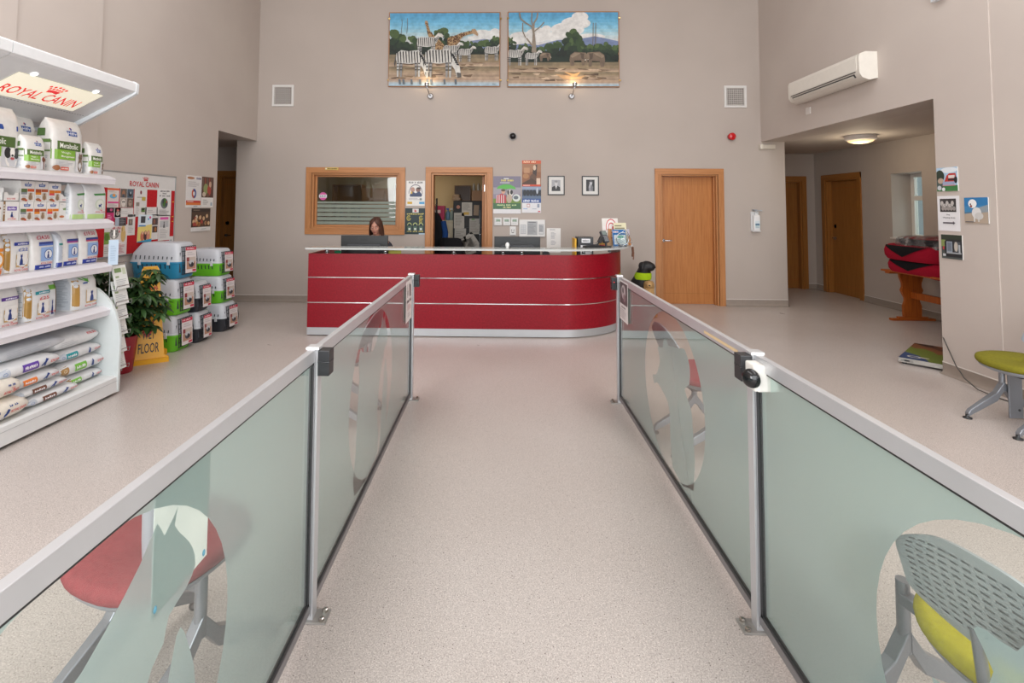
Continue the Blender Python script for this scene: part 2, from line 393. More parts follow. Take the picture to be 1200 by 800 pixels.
# ------------------------------------------------------------------ light
w = bpy.data.worlds.new('daylight'); S.world = w; w.use_nodes = True
bg = w.node_tree.nodes['Background']; bg.inputs['Color'].default_value = (0.93, 0.97, 1.0, 1); bg.inputs['Strength'].default_value = 1.45
def area(name, loc, rot, sx, sy, power, col=(1, 1, 1)):
    l = bpy.data.lights.new(name, 'AREA'); l.shape = 'RECTANGLE'; l.size = sx; l.size_y = sy; l.energy = power; l.color = col
    o = bpy.data.objects.new(name, l); COL.objects.link(o); o.location = loc; o.rotation_euler = rot; return o
area('entrance_daylight', (0.3, -3.6, 2.9), (math.radians(82), 0, 0), 7.5, 4.5, 380, (0.97, 0.985, 1.0))
area('overhead_fill_light', (-2.4, 2.0, 5.75), (0, math.radians(16), 0), 2.4, 6.5, 165, (0.97, 0.985, 1.0)); area('overhead_fill_light', (2.4, 2.0, 5.75), (0, math.radians(-16), 0), 2.4, 6.5, 165, (0.97, 0.985, 1.0))  # unseen overhead lamps added as fill, tilted toward the side walls
area('side_fill_light', (4.15, -1.6, 2.2), (0, math.radians(80), math.radians(-32)), 2.2, 3.0, 230, (0.97, 0.985, 1.0)); area('side_fill_light', (-3.85, -1.6, 2.2), (0, math.radians(-80), math.radians(32)), 2.2, 3.0, 230, (0.97, 0.985, 1.0))  # unseen area lamps added behind the camera to brighten the side walls
area('office_fill_lamp', (-1.6, 9.6, 2.5), (0, 0, 0), 1.2, 0.6, 9, (1.0, 0.88, 0.70))  # unseen warm lamp added so the office interior gets some light
area('hall_window_daylight', (7.3, 7.93, 1.7), (0, math.radians(90), 0), 1.2, 0.8, 25, (0.85, 0.93, 1.0))

# ------------------------------------------------------------------ room shell
g = G(); g.box(-6.2, 7.6, -4.0, 11.2, -0.12, 0.0, mat='floor_vinyl'); struct('floor', g)
W, W_LIT = 'wall_paint', 'wall_paint_lit'
g = G(); YB, YT = 8.36, 8.56
for x0, x1, z0, z1 in ((-4.35,-3.09,0,2.64),(-3.09,-1.63,0,1.19),(-3.09,-1.63,2.11,2.64),(-1.63,-1.11,0,2.64),(-1.11,-0.2,2.115,2.64),(-0.2,2.615,0,2.64),
                       (2.615,3.54,2.11,2.64),(3.54,4.62,0,2.64),(-4.35,4.62,2.64,6.0)):
    g.box(x0, x1, YB, YT, z0, z1, mat=W)
struct('wall_back', g)
g = G(); g.box(-4.25, -4.02, 4.97, 7.2, 0, 6, mat=W_LIT); g.box(-4.25, -4.02, 7.2, 8.36, 2.64, 6, mat=W_LIT); struct('wall_left', g)
g = G(); g.box(-4.25, -3.985, -4, 4.97, 0, 6, mat=W_LIT); g.box(-4.25, -3.965, 3.72, 4.05, 0, 6, mat=W_LIT); struct('wall_left_near', g)
g = G(); g.box(4.245, 4.65, 5.06, 8.36, 2.64, 6, mat=W_LIT); struct('wall_right_upper', g)
g = G(); g.box(4.245, 4.65, 4.47, 5.06, 0, 6, mat=W_LIT); g.box(4.253, 4.65, -4, 4.47, 0, 6, mat=W_LIT); struct('wall_right_near', g)
g = G(); g.box(6.2, 6.6, 5.06, 7.64, 0, 2.64, mat=W); g.box(6.2, 6.6, 8.23, 8.985, 0, 2.64, mat=W); g.box(6.2, 6.6, 9.87, 10.4, 0, 2.64, mat=W)
g.box(6.2, 6.6, 7.64, 8.23, 0, 1.12, mat=W); g.box(6.2, 6.6, 7.64, 8.23, 2.12, 2.64, mat=W); g.box(6.2, 6.6, 8.985, 9.87, 2.11, 2.64, mat=W)
struct('wall_hall_right', g)
g = G(); g.box(4.62, 5.05, 10.2, 10.4, 0, 2.64, mat=W); g.box(5.95, 6.2, 10.2, 10.4, 0, 2.64, mat=W); g.box(5.05, 5.95, 10.2, 10.4, 2.11, 2.64, mat=W); struct('wall_hall_far', g)
g = G(); g.box(4.5, 4.62, 8.56, 10.2, 0, 2.64, mat=W); struct('wall_hall_inner', g)
g = G(); g.box(4.65, 6.6, 4.9, 5.06, 0, 2.64, mat=W); struct('wall_hall_near', g)
g = G(); g.box(4.65, 6.6, 5.06, 8.56, 2.64, 2.8, mat='ceiling_paint'); g.box(4.5, 6.6, 8.56, 10.4, 2.64, 2.8, mat='ceiling_paint'); struct('ceiling_hall', g)
g = G(); g.box(-6.2, -4.25, 7.2, 9.5, 2.64, 2.8, mat='ceiling_paint'); g.box(-4.25,-4.02,7.2,8.36,2.635,2.64, mat='ceiling_paint'); g.box(-4.4, -4.02, 8.5, 9.5, 2.64, 2.8, mat='ceiling_paint'); struct('ceiling_passage', g)
g = G(); g.box(-6.2, -5.2, 9.3, 9.5, 0, 2.64, mat=W); g.box(-5.2, -3.6, 9.3, 9.5, 2.16, 2.64, mat=W); g.box(-4.2, -3.6, 9.3, 9.5, 0, 2.16, mat=W); struct('wall_passage_far', g)
g = G(); g.box(-6.2, -4.25, 7.0, 7.2, 0, 2.64, mat=W); g.box(-6.3, -6.2, 7.0, 9.5, 0, 2.64, mat=W); struct('wall_passage_near', g)
g = G(); g.box(-4.3, 4.7, -4.0, 8.6, 6.0, 6.15, mat='ceiling_paint'); struct('ceiling', g)
# office behind the counter
g = G(); g.box(-3.6, 2.3, 10.55, 10.7, 0, 2.62, mat='cream_paint'); struct('wall_office_back', g)
g = G(); g.box(-3.72, -3.6, 8.56, 10.7, 0, 2.62, mat='cream_paint'); struct('wall_office_left', g)
g = G(); g.box(0.25, 0.4, 8.56, 10.55, 0, 2.62, mat='cream_paint'); struct('wall_office_right', g)
g = G(); g.box(-3.72, 0.4, 8.56, 10.7, 2.62, 2.75, mat='ceiling_paint'); struct('ceiling_office', g)
# skirtings: coved floor vinyl with a pale capping strip
def skirt(name, pts, h=0.105):
    g = G()
    for (ax, ay), (bx, by), (nx, ny) in pts:
        t = Vector((nx, ny, 0)); a, b = Vector((ax, ay, 0)), Vector((bx, by, 0)); up = Vector((0, 0, 1))
        pr = [(0.0, 0), (0.045, 0.0), (0.02, 0.008), (0.009, 0.022), (0.006, 0.05), (0.006, h)]
        ra = [a + t*p + up*(z+0.001) for p, z in pr]; rb = [b + t*p + up*(z+0.001) for p, z in pr]
        n = len(pr)
        if (b-a).cross(up).dot(t) < 0: ra, rb = rb, ra
        g.add(ra+rb, [(i, n+i, n+i+1, i+1) for i in range(1, n-1)], '#93877d', 'matte', True)
        cap = [a+t*0.001+up*h, b+t*0.001+up*h, b+t*0.009+up*h, a+t*0.009+up*h]; c2 = [p+up*0.008 for p in cap]
        g.add(cap+c2, [(0,1,2,3),(4,7,6,5),(0,4,5,1),(1,5,6,2),(2,6,7,3),(3,7,4,0)], '#d9d3cc', 'matte')
    struct(name, g)
skirt('baseboard_back', [((-4.35,8.36),(2.52,8.36),(0,-1)), ((3.64,8.36),(4.62,8.36),(0,-1)), ((4.62,8.36),(4.62,10.2),(1,0)), ((-4.35,8.36),(-4.35,8.56),(-1,0))])
skirt('baseboard_right', [((4.245,5.06),(4.245,4.47),(-1,0)), ((4.253,4.47),(4.253,-3.9),(-1,0)), ((4.245,5.06),(4.65,5.06),(0,1))])
skirt('baseboard_hall', [((6.2,5.06),(6.2,8.97),(-1,0)), ((6.2,9.88),(6.2,10.2),(-1,0)), ((5.96,10.2),(6.2,10.2),(0,-1))])
skirt('baseboard_left', [((-4.02,7.2),(-4.02,4.97),(1,0)), ((-3.985,4.97),(-3.985,-3.9),(1,0))])

# ------------------------------------------------------------------ doors and internal window
def architrave(g, x0, x1, z1, w=0.095, t=0.022, y=8.36, z0=0.0, bottom=False, mv='oak', mh='oak_across'):
    for a, b in ((x0, x0+w), (x1-w, x1)):
        g.box(a, b, y-t, y, z0, z1, mat=mv); 
    g.box(x0, x1, y-t-0.001, y, z1-w, z1, mat=mh)
    for a, b in ((x0+w-0.02, x0+w), (x1-w, x1-w+0.02)): g.box(a, b, y-t-0.006, y, z0+(w-0.02 if bottom else 0), z1-w+0.02, mat=mv)
    g.box(x0+w-0.02, x1-w+0.02, y-t-0.007, y, z1-w, z1-w+0.02, mat=mh)
    if bottom:
        g.box(x0, x1, y-t-0.001, y, z0, z0+w, mat=mh); g.box(x0+w-0.02, x1-w+0.02, y-t-0.007, y, z0+w-0.02, z0+w, mat=mh)
# window_1: the office hatch window with its etched stripes
g = G(); architrave(g, -3.18, -1.54, 2.2, bottom=True, z0=1.1)
for a, b in ((-3.09, -3.05), (-1.67, -1.63)): g.box(a, b, 8.36, 8.5, 1.19, 2.11, mat='oak')
for a, b in ((1.19, 1.225), (2.075, 2.11)): g.box(-3.05, -1.67, 8.36, 8.5, a, b, mat='oak_across')
for a, b in ((-3.05, -3.015), (-1.705, -1.67)): g.box(a, b, 8.42, 8.46, 1.225, 2.075, mat='oak')
for a, b in ((1.225, 1.255), (2.045, 2.075)): g.box(-3.015, -1.705, 8.42, 8.46, a, b, mat='oak_across')
w1 = struct('window_1', g, bev=0.003)
g = G(); g.box(-3.015, -1.705, 8.437, 8.443, 1.255, 2.045, mat='window_glass'); mk('pane', g, w1)
g = G()
for i, (a, b) in enumerate(((1.605,1.64),(1.535,1.59),(1.465,1.52),(1.395,1.45),(1.325,1.38),(1.262,1.31))): g.box(-3.012, -1.708, 8.433, 8.436, a, b, '#848c80', 'matte')
mk('etched_stripes', g, w1, label='pale etched stripes across the lower glass')
g = G(); p = P(g, 0.13, 0.13, y=8.43, cx=-2.92, z0=1.66); p.ell(50,50,50,50,'#d0589a'); p.rect(0,30,100,68,'#dcdfe4'); p.text('PETS', 12, 38, 88, 60, '#55606c')
mk('round_sticker', g, None, 'round pink and white sticker on the glass of the office window', 'sticker')
g = G(); g.box(-2.86, -2.64, 8.325, 8.337, 2.155, 2.195, '#c9ae62', 'alum'); p = P(g, 0.22, 0.04, y=8.325, cx=-2.75, z0=2.155); p.ell(8,50,5,28,'#e8e4da'); p.text('ENQUIRIES', 20, 25, 90, 75, '#4b3c1d')
mk('name_plate', g, None, 'small brass name plate on the top rail of the office window frame', 'sign')
# door_1: open doorway to the office
g = G(); architrave(g, -1.205, -0.105, 2.21)
for a, b in ((-1.11, -1.075), (-0.235, -0.2)): g.box(a, b, 8.36, 8.56, 0, 2.115, mat='oak')
g.box(-1.075, -0.235, 8.36, 8.56, 2.08, 2.115, mat='oak_across')
d1 = struct('door_1', g, bev=0.003)
g = G(); g.box(-0.285, -0.24, 8.575, 9.39, 0.01, 2.075, mat='oak_door'); dl = mk('door_leaf', g, d1, bev=0.002)
g = G()
g.lathe([(0.024,0),(0.024,0.012)], (-0.286, 9.31, 1.07), '#b9bcc0', 'chrome', 16, 'x'); g.tube([(-0.29,9.31,1.07),(-0.335,9.31,1.07),(-0.34,9.295,1.07),(-0.34,9.2,1.07)], 0.009, '#b9bcc0', 'chrome')
g.box(-0.289, -0.285, 9.29, 9.33, 0.95, 1.0, '#b9bcc0', 'chrome')
mk('door_handle', g, dl)
for z in (1.82, 0.25):
    g = G(); g.box(-0.25, -0.236, 8.55, 8.585, z, z+0.11, '#c9ccd0', 'chrome'); mk('hinge', g, dl)
# door_3: the closed oak door in the back wall
g = G(); architrave(g, 2.523, 3.63, 2.2)
for a, b in ((2.615, 2.645), (3.51, 3.54)): g.box(a, b, 8.36, 8.56, 0, 2.11, mat='oak')
g.box(2.645, 3.51, 8.36, 8.56, 2.08, 2.11, mat='oak_across')
for a, b in ((2.645, 2.66), (3.495, 3.51)): g.box(a, b, 8.42, 8.5, 0, 2.08, mat='oak')
d3 = struct('door_3', g, bev=0.003)
g = G(); g.box(2.648, 3.507, 8.5, 8.545, 0.003, 2.077, mat='oak_door')
g.box(2.655, 3.5, 8.4985, 8.5, 0.17, 0.176, '#7a4e22', 'oak_deep'); g.box(2.655, 3.5, 8.4985, 8.5, 1.95, 1.953, '#7a4e22', 'oak_deep')
dl = mk('door_leaf', g, d3, bev=0.002)
g = G(); g.lathe([(0.024,-0.012),(0.024,0)], (2.70, 8.5, 1.03), '#b9bcc0', 'chrome', 16, 'y'); g.tube([(2.70,8.49,1.03),(2.70,8.45,1.03),(2.715,8.444,1.03),(2.82,8.444,1.03)], 0.009, '#b9bcc0', 'chrome'); mk('door_handle', g, dl)
# door_2: door in the hall's right wall, door_4 at the hall's far end, door_5 in the passage
def hall_door(name, M, deep=True):
    g = G(); m, mh = 'oak_deep', 'oak_deep_across'
    W2 = 0.885
    for a, b in ((-0.09, 0.0), (W2, W2+0.09)): g.box(a, b, -0.022, 0, 0, 2.2, mat=m, M=M)
    g.box(-0.09, W2+0.09, -0.023, 0, 2.11, 2.2, mat=mh, M=M)
    for a, b in ((0, 0.03), (W2-0.03, W2)): g.box(a, b, 0, 0.2, 0, 2.11, mat=m, M=M)
    g.box(0.03, W2-0.03, 0, 0.2, 2.08, 2.11, mat=mh, M=M)
    d = struct(name, g)
    g = G(); g.box(0.033, W2-0.033, 0.1, 0.145, 0.002, 2.079, mat=m, M=M); g.box(0.04, W2-0.04, 0.0985, 0.1, 0.16, 0.166, '#5c3a18', 'pine', M=M); g.box(0.04, W2-0.04, 0.0985, 0.1, 1.95, 1.956, mat='pine', M=M)
    l = mk('door_leaf', g, d)
    g = G(); g.box(0.07, 0.12, 0.092, 0.1, 0.99, 1.04, '#9a9ca0', 'chrome', M=M); g.box(0.085, 0.2, 0.05, 0.065, 1.01, 1.026, '#9a9ca0', 'chrome', M=M); g.box(0.088, 0.104, 0.05, 0.1, 1.01, 1.026, '#9a9ca0', 'chrome', M=M)
    mk('door_handle', g, l)
    g = G(); q = [M @ Vector((0.11+0.035*math.cos(2*PI*i/16), 0.097, 1.24+0.035*math.sin(2*PI*i/16))) for i in range(16)]; g.add(q, [tuple(range(16))[::-1], tuple(range(16))], '#2f6fae', 'print'); mk('round_notice', g, l, label='round blue notice')
    return d
# local +x runs along the wall, local -y faces the viewer
hall_door('door_2', Matrix.Translation((6.2, 9.87, 0)) @ Matrix.Rotation(-PI/2, 4, 'Z'))
hall_door('door_4', Matrix.Translation((5.058, 10.2, 0)))
g = G(); M = Matrix.Translation((-5.25, 9.3, 0)); 
hd = hall_door('door_5', Matrix.Translation((-5.14, 9.3, 0)))
# window_2: small hall window with deep reveal
g = G(); FR = '#dcd9d4'
for a, b in ((7.64, 7.69), (8.17, 8.23)): g.box(6.5, 6.56, a, b, 1.12, 2.12, FR, 'plastic')
for a, b in ((1.12, 1.17), (2.06, 2.12), (1.70, 1.77)): g.box(6.5, 6.56, 7.69, 8.17, a, b, FR, 'plastic')
for a, b in ((7.69, 7.715), (8.145, 8.17)): g.box(6.49, 6.54, a, b, 1.79, 2.04, FR, 'plastic')
w2 = struct('window_2', g, bev=0.004)
g = G(); g.box(6.525, 6.531, 7.69, 8.17, 1.17, 2.06, mat='window_glass'); mk('pane', g, w2)
g = G(); g.box(6.44, 6.49, 7.8, 7.93, 1.72, 1.735, '#c9c7c2', 'plastic'); g.box(6.49,6.5,7.84,7.88,1.715,1.74,'#c9c7c2','plastic'); mk('handle', g, w2)
g = G(); g.box(6.17, 6.5, 7.62, 8.25, 1.10, 1.122, FR, 'plastic'); mk('window_sill', g, w2)
g = G(); g.box(8.2, 8.25, 5.5, 11.0, 0, 4, '#b6c2cb', 'matte'); struct('wall_outside', g)

# ------------------------------------------------------------------ reception counter
def outline(off=0.0, n=18):
    """front edge of the counter seen from above, bowed round at its end"""
    cx, cyy, r = 0.72, 7.13, 0.93
    pts = [(-2.31, 6.2-off), (-1.5, 6.2-off), (-0.6, 6.2-off), (0.2, 6.2-off)]
    for i in range(n+1):
        a = -PI/2 + (PI/2)*i/n; pts.append((cx+(r+off)*math.cos(a), cyy+(r+off)*math.sin(a)))
    pts.append((cx+r+off, 7.55)); return pts
ct = thing('reception_counter', 'long red reception counter with steel stripes and one rounded end', 'counter', (0, 0, 0))
def band(name, z0, z1, off, thick, col, mat, label=None):
    o, i = outline(off), outline(off-thick); g = G(); n = len(o)
    vs = [(x, y, z0) for x, y in o] + [(x, y, z1) for x, y in o] + [(x, y, z0) for x, y in i] + [(x, y, z1) for x, y in i]
    g.add(vs, [(k, k+1, n+k+1, n+k) for k in range(n-1)], col, mat, True)
    g.add(vs, [(2*n+k+1, 2*n+k, 3*n+k, 3*n+k+1) for k in range(n-1)], col, mat, True)
    g.add(vs, [(n+k, n+k+1, 3*n+k+1, 3*n+k) for k in range(n-1)] + [(k+1, k, 2*n+k, 2*n+k+1) for k in range(n-1)] + [(0, n, 3*n, 2*n), (n-1, 3*n-1, 4*n-1, 2*n-1)], col, mat)
    return mk(name, g, ct, label)
band('kickboard', 0.012, 0.1, -0.0, 0.03, '#b5b8bb', 'alum', 'brushed steel kickboard')
for a, b in ((0.1, 0.392), (0.402, 0.694), (0.704, 0.985)): band('front_panel', a, b, 0.0, 0.04, '#fff', 'red_laminate', 'red laminate panel')
for z in (0.392, 0.694): band('trim_strip', z, z+0.010, 0.003, 0.03, '#d5d8da', 'chrome', 'thin steel strip')
g = G(); g.box(-2.309, -2.27, 6.243, 7.3, 0.0, 0.984, mat='red_laminate'); mk('end_panel', g, ct)
g = G(); o = outline(-0.04); pl_ = [(-2.27, 6.24), *o[1:], (1.61, 7.55), (1.0, 7.55), (0.6, 7.05), (0.2, 6.95), (-2.27, 6.95)]
g.prism(pl_, 'z', 0.70, 0.73, '#b9a68f', 'matte'); mk('worktop', g, ct)
o = outline(0.055); o = o[:4]+[(x+0.10*(k/18)**1.5, y) for k, (x, y) in enumerate(o[4:-1])]+[(o[-1][0]+.10, o[-1][1])]; i_ = outline(-0.24); i_[0] = (-2.33, i_[0][1]); o[0] = (-2.33, o[0][1])
g = G(); g.prism(o + i_[::-1], 'z', 1.036, 1.058, '#fff', 'milky_glass'); mk('glass_shelf', g, ct, 'raised pale glass shelf')
for x, y in ((-2.11,6.28),(-1.39,6.28),(-0.55,6.28),(0.05,6.28),(0.28,6.29),(1.05,6.42),(1.44,6.72),(1.53,7.2)):
    g = G(); g.lathe([(0.028,0.985),(0.028,0.99),(0.022,0.992),(0.022,1.035),(0.028,1.036),(0.028,1.04)], (x, y, 0), '#b4b7ba', 'chrome', 16); mk('support_post', g, ct)

# ------------------------------------------------------------------ glazed barrier panels
AL = '#cdced1'
def curve_fill(outer, holes):
    cu = bpy.data.curves.new('film_outline', 'CURVE'); cu.dimensions = '2D'; cu.fill_mode = 'BOTH'
    for lp in [outer] + holes:
        sp = cu.splines.new('POLY'); sp.points.add(len(lp)-1)
        for q, (a, b) in zip(sp.points, lp): q.co = (a, b, 0, 1)
        sp.use_cyclic_u = True
    ob = bpy.data.objects.new('film_outline', cu); COL.objects.link(ob); bpy.context.view_layer.update()
    me = bpy.data.meshes.new_from_object(ob.evaluated_get(bpy.context.evaluated_depsgraph_get()))
    r = [tuple(v.co[:2]) for v in me.vertices], [tuple(p.vertices) for p in me.polygons]
    bpy.data.objects.remove(ob); bpy.data.curves.remove(cu); bpy.data.meshes.remove(me); return r
def smooth_loop(pts, k=3):
    out = []; n = len(pts)
    for i in range(n):
        p0, p1, p2, p3 = pts[i-1], pts[i], pts[(i+1) % n], pts[(i+2) % n]
        for j in range(k):
            t = j/k
            out.append(tuple(0.5*((2*b)+(-a+c)*t+(2*a-5*b+4*c-d)*t*t+(-a+3*b-3*c+d)*t**3) for a, b, c, d in zip(p0, p1, p2, p3)))
    return out
OVAL = [(1.0+0.5*math.cos(2*PI*i/48), 0.505+0.445*math.sin(2*PI*i/48)) for i in range(48)]
# pets left as frosted shapes inside the clear oval (distance along panel from its far-side post, height)
DOG = [(0.62,0.10),(0.63,0.3),(0.65,0.51),(0.68,0.67),(0.66,0.74),(0.69,0.81),(0.73,0.785),(0.78,0.77),(0.84,0.755),(0.96,0.73),(1.06,0.77),(1.15,0.83),(1.20,0.88),(1.225,0.84),(1.27,0.875),(1.26,0.84),
       (1.30,0.79),(1.33,0.75),(1.345,0.70),(1.31,0.67),(1.25,0.655),(1.235,0.61),(1.20,0.59),(1.14,0.5),(1.10,0.4),(1.09,0.3),(1.10,0.09)]
LEG = [(1.16,0.09),(1.2,0.3),(1.24,0.46),(1.28,0.59),(1.305,0.582),(1.32,0.55),(1.34,0.5),(1.36,0.42),(1.34,0.28),(1.33,0.18),(1.26,0.1)]
CAT = [(0.66,0.14),(0.66,0.45),(0.69,0.54),(0.77,0.60),(0.70,0.65),(0.69,0.74),(0.76,0.81),(0.85,0.79),(0.95,0.775),(1.02,0.76),(1.06,0.79),(1.10,0.775),(1.13,0.72),(1.19,0.71),(1.22,0.69),(1.18,0.64),(1.21,0.58),(1.26,0.52),(1.33,0.50),
       (1.30,0.45),(1.24,0.48),(1.08,0.45),(1.01,0.38),(0.97,0.1)]
def panel(side, y0, length, label, pet):
    """barrier panel between a post at y0 (nearer) and y0+length"""
    X = -0.7125 if side < 0 else 0.975; inn = -side   # inn: direction of the aisle
    t = thing('glass_barrier', label, 'barrier', (X, y0, 0), 0, 'glazed barrier panels along the aisle')
    a, b = 0.022, length-0.022
    g = G(); g.box(-0.0125, 0.0125, a, b, 0.957, 1.005, AL, 'alum'); mk('top_rail', g, t, bev=0.002)
    g = G(); g.box(-0.012, 0.012, a, b, 0.03, 0.058, '#8f8d8e', 'alum'); mk('bottom_rail', g, t, bev=0.002)
    g = G()
    for q, r in ((a, a+0.016), (b-0.016, b)): g.box(-0.008, 0.008, q, r, 0.058, 0.957, '#2b2b2d', 'plastic')
    g.box(-0.008, 0.008, a, b, 0.058, 0.07, '#2b2b2d', 'plastic'); g.box(-0.008, 0.008, a, b, 0.95, 0.957, '#2b2b2d', 'plastic')
    mk('gasket', g, t, label='black rubber gasket')
    g = G(); g.box(-0.004, 0.004, a+0.016, b-0.016, 0.07, 0.95, mat='glass'); gl = mk('glass_pane', g, t)
    off = y0+length-4.2 + 2.1 - (y0-2.0)   # same artwork on each panel
    outer = [(a+0.016, 0.07), (b-0.016, 0.07), (b-0.016, 0.95), (a+0.016, 0.95)]
    sh = length/2.2
    ov = [(q*1.0+0.0, r) for q, r in OVAL]
    g = G(); xx = side*0.0055
    for polys in ((outer, [ov]),) + tuple((smooth_loop(pp, 2), []) for pp in pet):
        vs, fs = curve_fill(*polys); g.add([(xx, q, r) for q, r in vs], fs, '#a9b5ac', 'frosted_film')
    mk('frosted_film', g, gl, label='pale green frosted film with clear oval and pet shapes')
    return t
panel(-1, 2.0, 2.2, 'frosted glass barrier on the carrier side of the aisle, farther one reaching the counter', (DOG, LEG))
panel(-1, -0.1, 2.1, 'frosted glass barrier nearest the shelving, with a white notice behind its glass', (DOG, LEG))
panel(1, 2.0, 2.2, 'frosted glass barrier on the hallway side, farther one near the rounded counter end', (CAT,))
panel(1, -0.1, 2.1, 'frosted glass barrier in front of the grey perforated chair back', (CAT,))
def post(x, y, label, inn):
    t = thing('barrier_post', label, 'post', (x, y, 0), 0, 'aluminium barrier posts')
    g = G(); g.box(-0.0215, 0.0215, -0.0215, 0.0215, 0.0, 1.0, AL, 'alum')
    for k in (-0.0125, 0.0125): g.box(k-0.0015, k+0.0015, -0.0225, -0.0214, 0.02, 0.99, '#9c9da1', 'alum')
    mk('upright', g, t, bev=0.003)
    g = G(); g.box(-0.026, 0.026, -0.026, 0.026, 1.0, 1.012, '#d8d9db', 'alum'); mk('cap', g, t, bev=0.003)
    g = G(); u = inn; xs = sorted((-0.02*u, 0.075*u)); g.box(xs[0], xs[1], -0.035, 0.035, 0.0, 0.007, '#a6a39f', 'alum'); pl2 = mk('base_plate', g, t, bev=0.001)
    for dy in (-0.022, 0.022):
        g = G(); g.lathe([(0.011,0.007),(0.011,0.016),(0.006,0.018)], (0.055*u, dy, 0), '#b9b4ad', 'chrome', 6, smooth=False); mk('bolt', g, pl2)
    return t
post(-0.7125, 4.2, 'slim aluminium barrier post by the counter carrying a paper notice on the carrier side', 1)
post(-0.7125, 2.0, 'aluminium barrier post midway along the carrier side, with a plain black box on top', 1)
post(0.975, 4.2, 'slim aluminium barrier post near the rounded counter end', -1)
post(0.975, 2.0, 'aluminium barrier post carrying the white sensor with a black dome', -1)
# boxes on posts
def latch(x, y, z, sx, label, led=False):
    g = G(); g.box(x-0.022, x+0.022, y-0.028, y+0.028, z, z+0.095, '#26272a', 'plastic'); g.box(x-0.023, x+0.023, y-0.029, y+0.029, z+0.05, z+0.054, '#17181a', 'gloss')
    if led: g.ell((x-0.004, y-0.029, z+0.062), (0.004, 0.003, 0.004), '#ff3030', 'lit', 8, 6)
    mk('latch_box', g, None, label, 'latch', 'black latch boxes on the barrier posts', bev=0.005)
latch(-0.668, 2.0, 0.905, 1, 'black latch box on the post midway along the carrier side')
latch(-0.668, 4.2, 0.905, 1, 'black latch box on the far post by the paper notice, carrier side')
latch(0.931, 4.2, 0.895, -1, 'black latch box with a red light near the rounded counter end', True)
latch(0.931, 2.0, 0.905, -1, 'black latch box beside the white dome sensor')
t = thing('dome_sensor', 'white sensor housing with a shiny black dome on the barrier post', 'sensor', (0.955, 1.935, 0.89))
g = G(); g.box(-0.03, 0.045, -0.03, 0.04, 0, 0.095, '#e7e4dd', 'plastic'); g.box(-0.02, 0.05, -0.035, 0.01, 0.0, 0.09, '#efece6', 'plastic'); mk('housing', g, t, bev=0.006)
g = G(); prof = [(0.034*math.cos(a), -0.03-0.026*math.sin(a)) for a in (k*PI/2/8 for k in range(9))]; g.lathe([(max(r, 0.001), h) for r, h in prof], (0,0,0), '#0e0f12', 'gloss', 24, 'x')
o = mk('dome', g, t, label='shiny black dome', loc=(-.012, -0.006, 0.047)); o.rotation_euler = (0, 0, math.radians(35))
# ------------------------------------------------------------------ shelving with pet food along the left wall
WH = '#dfe0e1'
sh = thing('shelving_unit', 'white shop shelving unit with lit canopy against the left wall', 'shelving', (0, 0, 0))
SY0, SY1 = 2.0, 4.22
g = G(); g.box(-3.965, -3.935, SY0, SY1, 0.1, 2.3, '#d6d7d8', 'matte'); mk('back_panel', g, sh)
for y in (SY0, 3.09, SY1-0.03):
    g = G(); g.box(-3.935, -3.9, y, y+0.03, 0.0, 2.3, '#cfd0d2', 'plastic'); mk('upright', g, sh)
SURF = (1.80, 1.44, 1.08, 0.72)
for z in SURF:
    prof = [(-3.93, z), (-3.275, z), (-3.225, z-0.022), (-3.213, z-0.03), (-3.222, z-0.075), (-3.232, z-0.078), (-3.245, z-0.03), (-3.93, z-0.025)]
    g = G(); g.prism(prof, 'y', SY0, SY1, '#dedbe0', 'plastic'); g.box(-3.2135, -3.212, SY0, SY1, z-0.0405, z-0.0395, '#b9b8bd', 'plastic'); s_ = mk('shelf', g, sh, bev=0.002)
    for y in (SY0+0.02, 3.1, SY1-0.025):
        g = G(); g.prism([(-3.9, z-0.03), (-3.3, z-0.03), (-3.9, z-0.12)], 'y', y, y+0.004, '#c9cacc', 'plastic'); mk('bracket', g, s_)
g = G(); g.box(-3.935, -3.16, SY0, SY1, 0.135, 0.155, '#dfe0df', 'plastic')
g.prism([(-3.16,0.155),(-3.137,0.145),(-3.132,0.025),(-3.145,0.02),(-3.15,0.135),(-3.16,0.135)], 'y', SY0, SY1, '#dcdddd', 'plastic')
g.box(-3.1325, -3.131, SY0, SY1, 0.112, 0.115, '#a9abad', 'plastic'); mk('base_deck', g, sh, bev=0.002)
for y in (SY0+0.1, 2.9, 3.45, 3.85, 4.15):
    for x in (-3.2, -3.85):
        g = G(); g.lathe([(0.02,0),(0.02,0.012),(0.008,0.014),(0.008,0.13)], (x, y, 0), '#bcbdbe', 'plastic', 10); mk('foot', g, sh)
side = [(-3.95,0.02),(-3.13,0.02),(-3.125,0.45),(-3.14,0.56),(-3.17,0.66),(-3.21,0.74),(-3.26,0.80),(-3.33,0.86),(-3.45,0.9),(-3.95,0.92)]
g = G(); g.prism(side, 'y', SY1, SY1+0.022, '#d3dada', 'plastic'); mk('side_panel', g, sh, bev=0.003)
can = [(-3.96,2.2),(-3.62,2.2),(-3.10,2.465),(-3.055,2.485),(-3.042,2.50),(-3.04,2.56),(-3.06,2.575),(-3.96,2.575)]
for a, b in ((SY0, 3.075), (3.08, 4.16)):
    g = G(); g.prism(can, 'y', a, b, '#d5d6d7', 'plastic'); g.prism([(-3.04,2.495),(-3.032,2.5),(-3.03,2.565),(-3.05,2.58),(-3.96,2.58),(-3.96,2.575),(-3.05,2.575)], 'y', a, b, '#e6e8ea', 'plastic'); cn = mk('canopy', g, sh, bev=0.002)
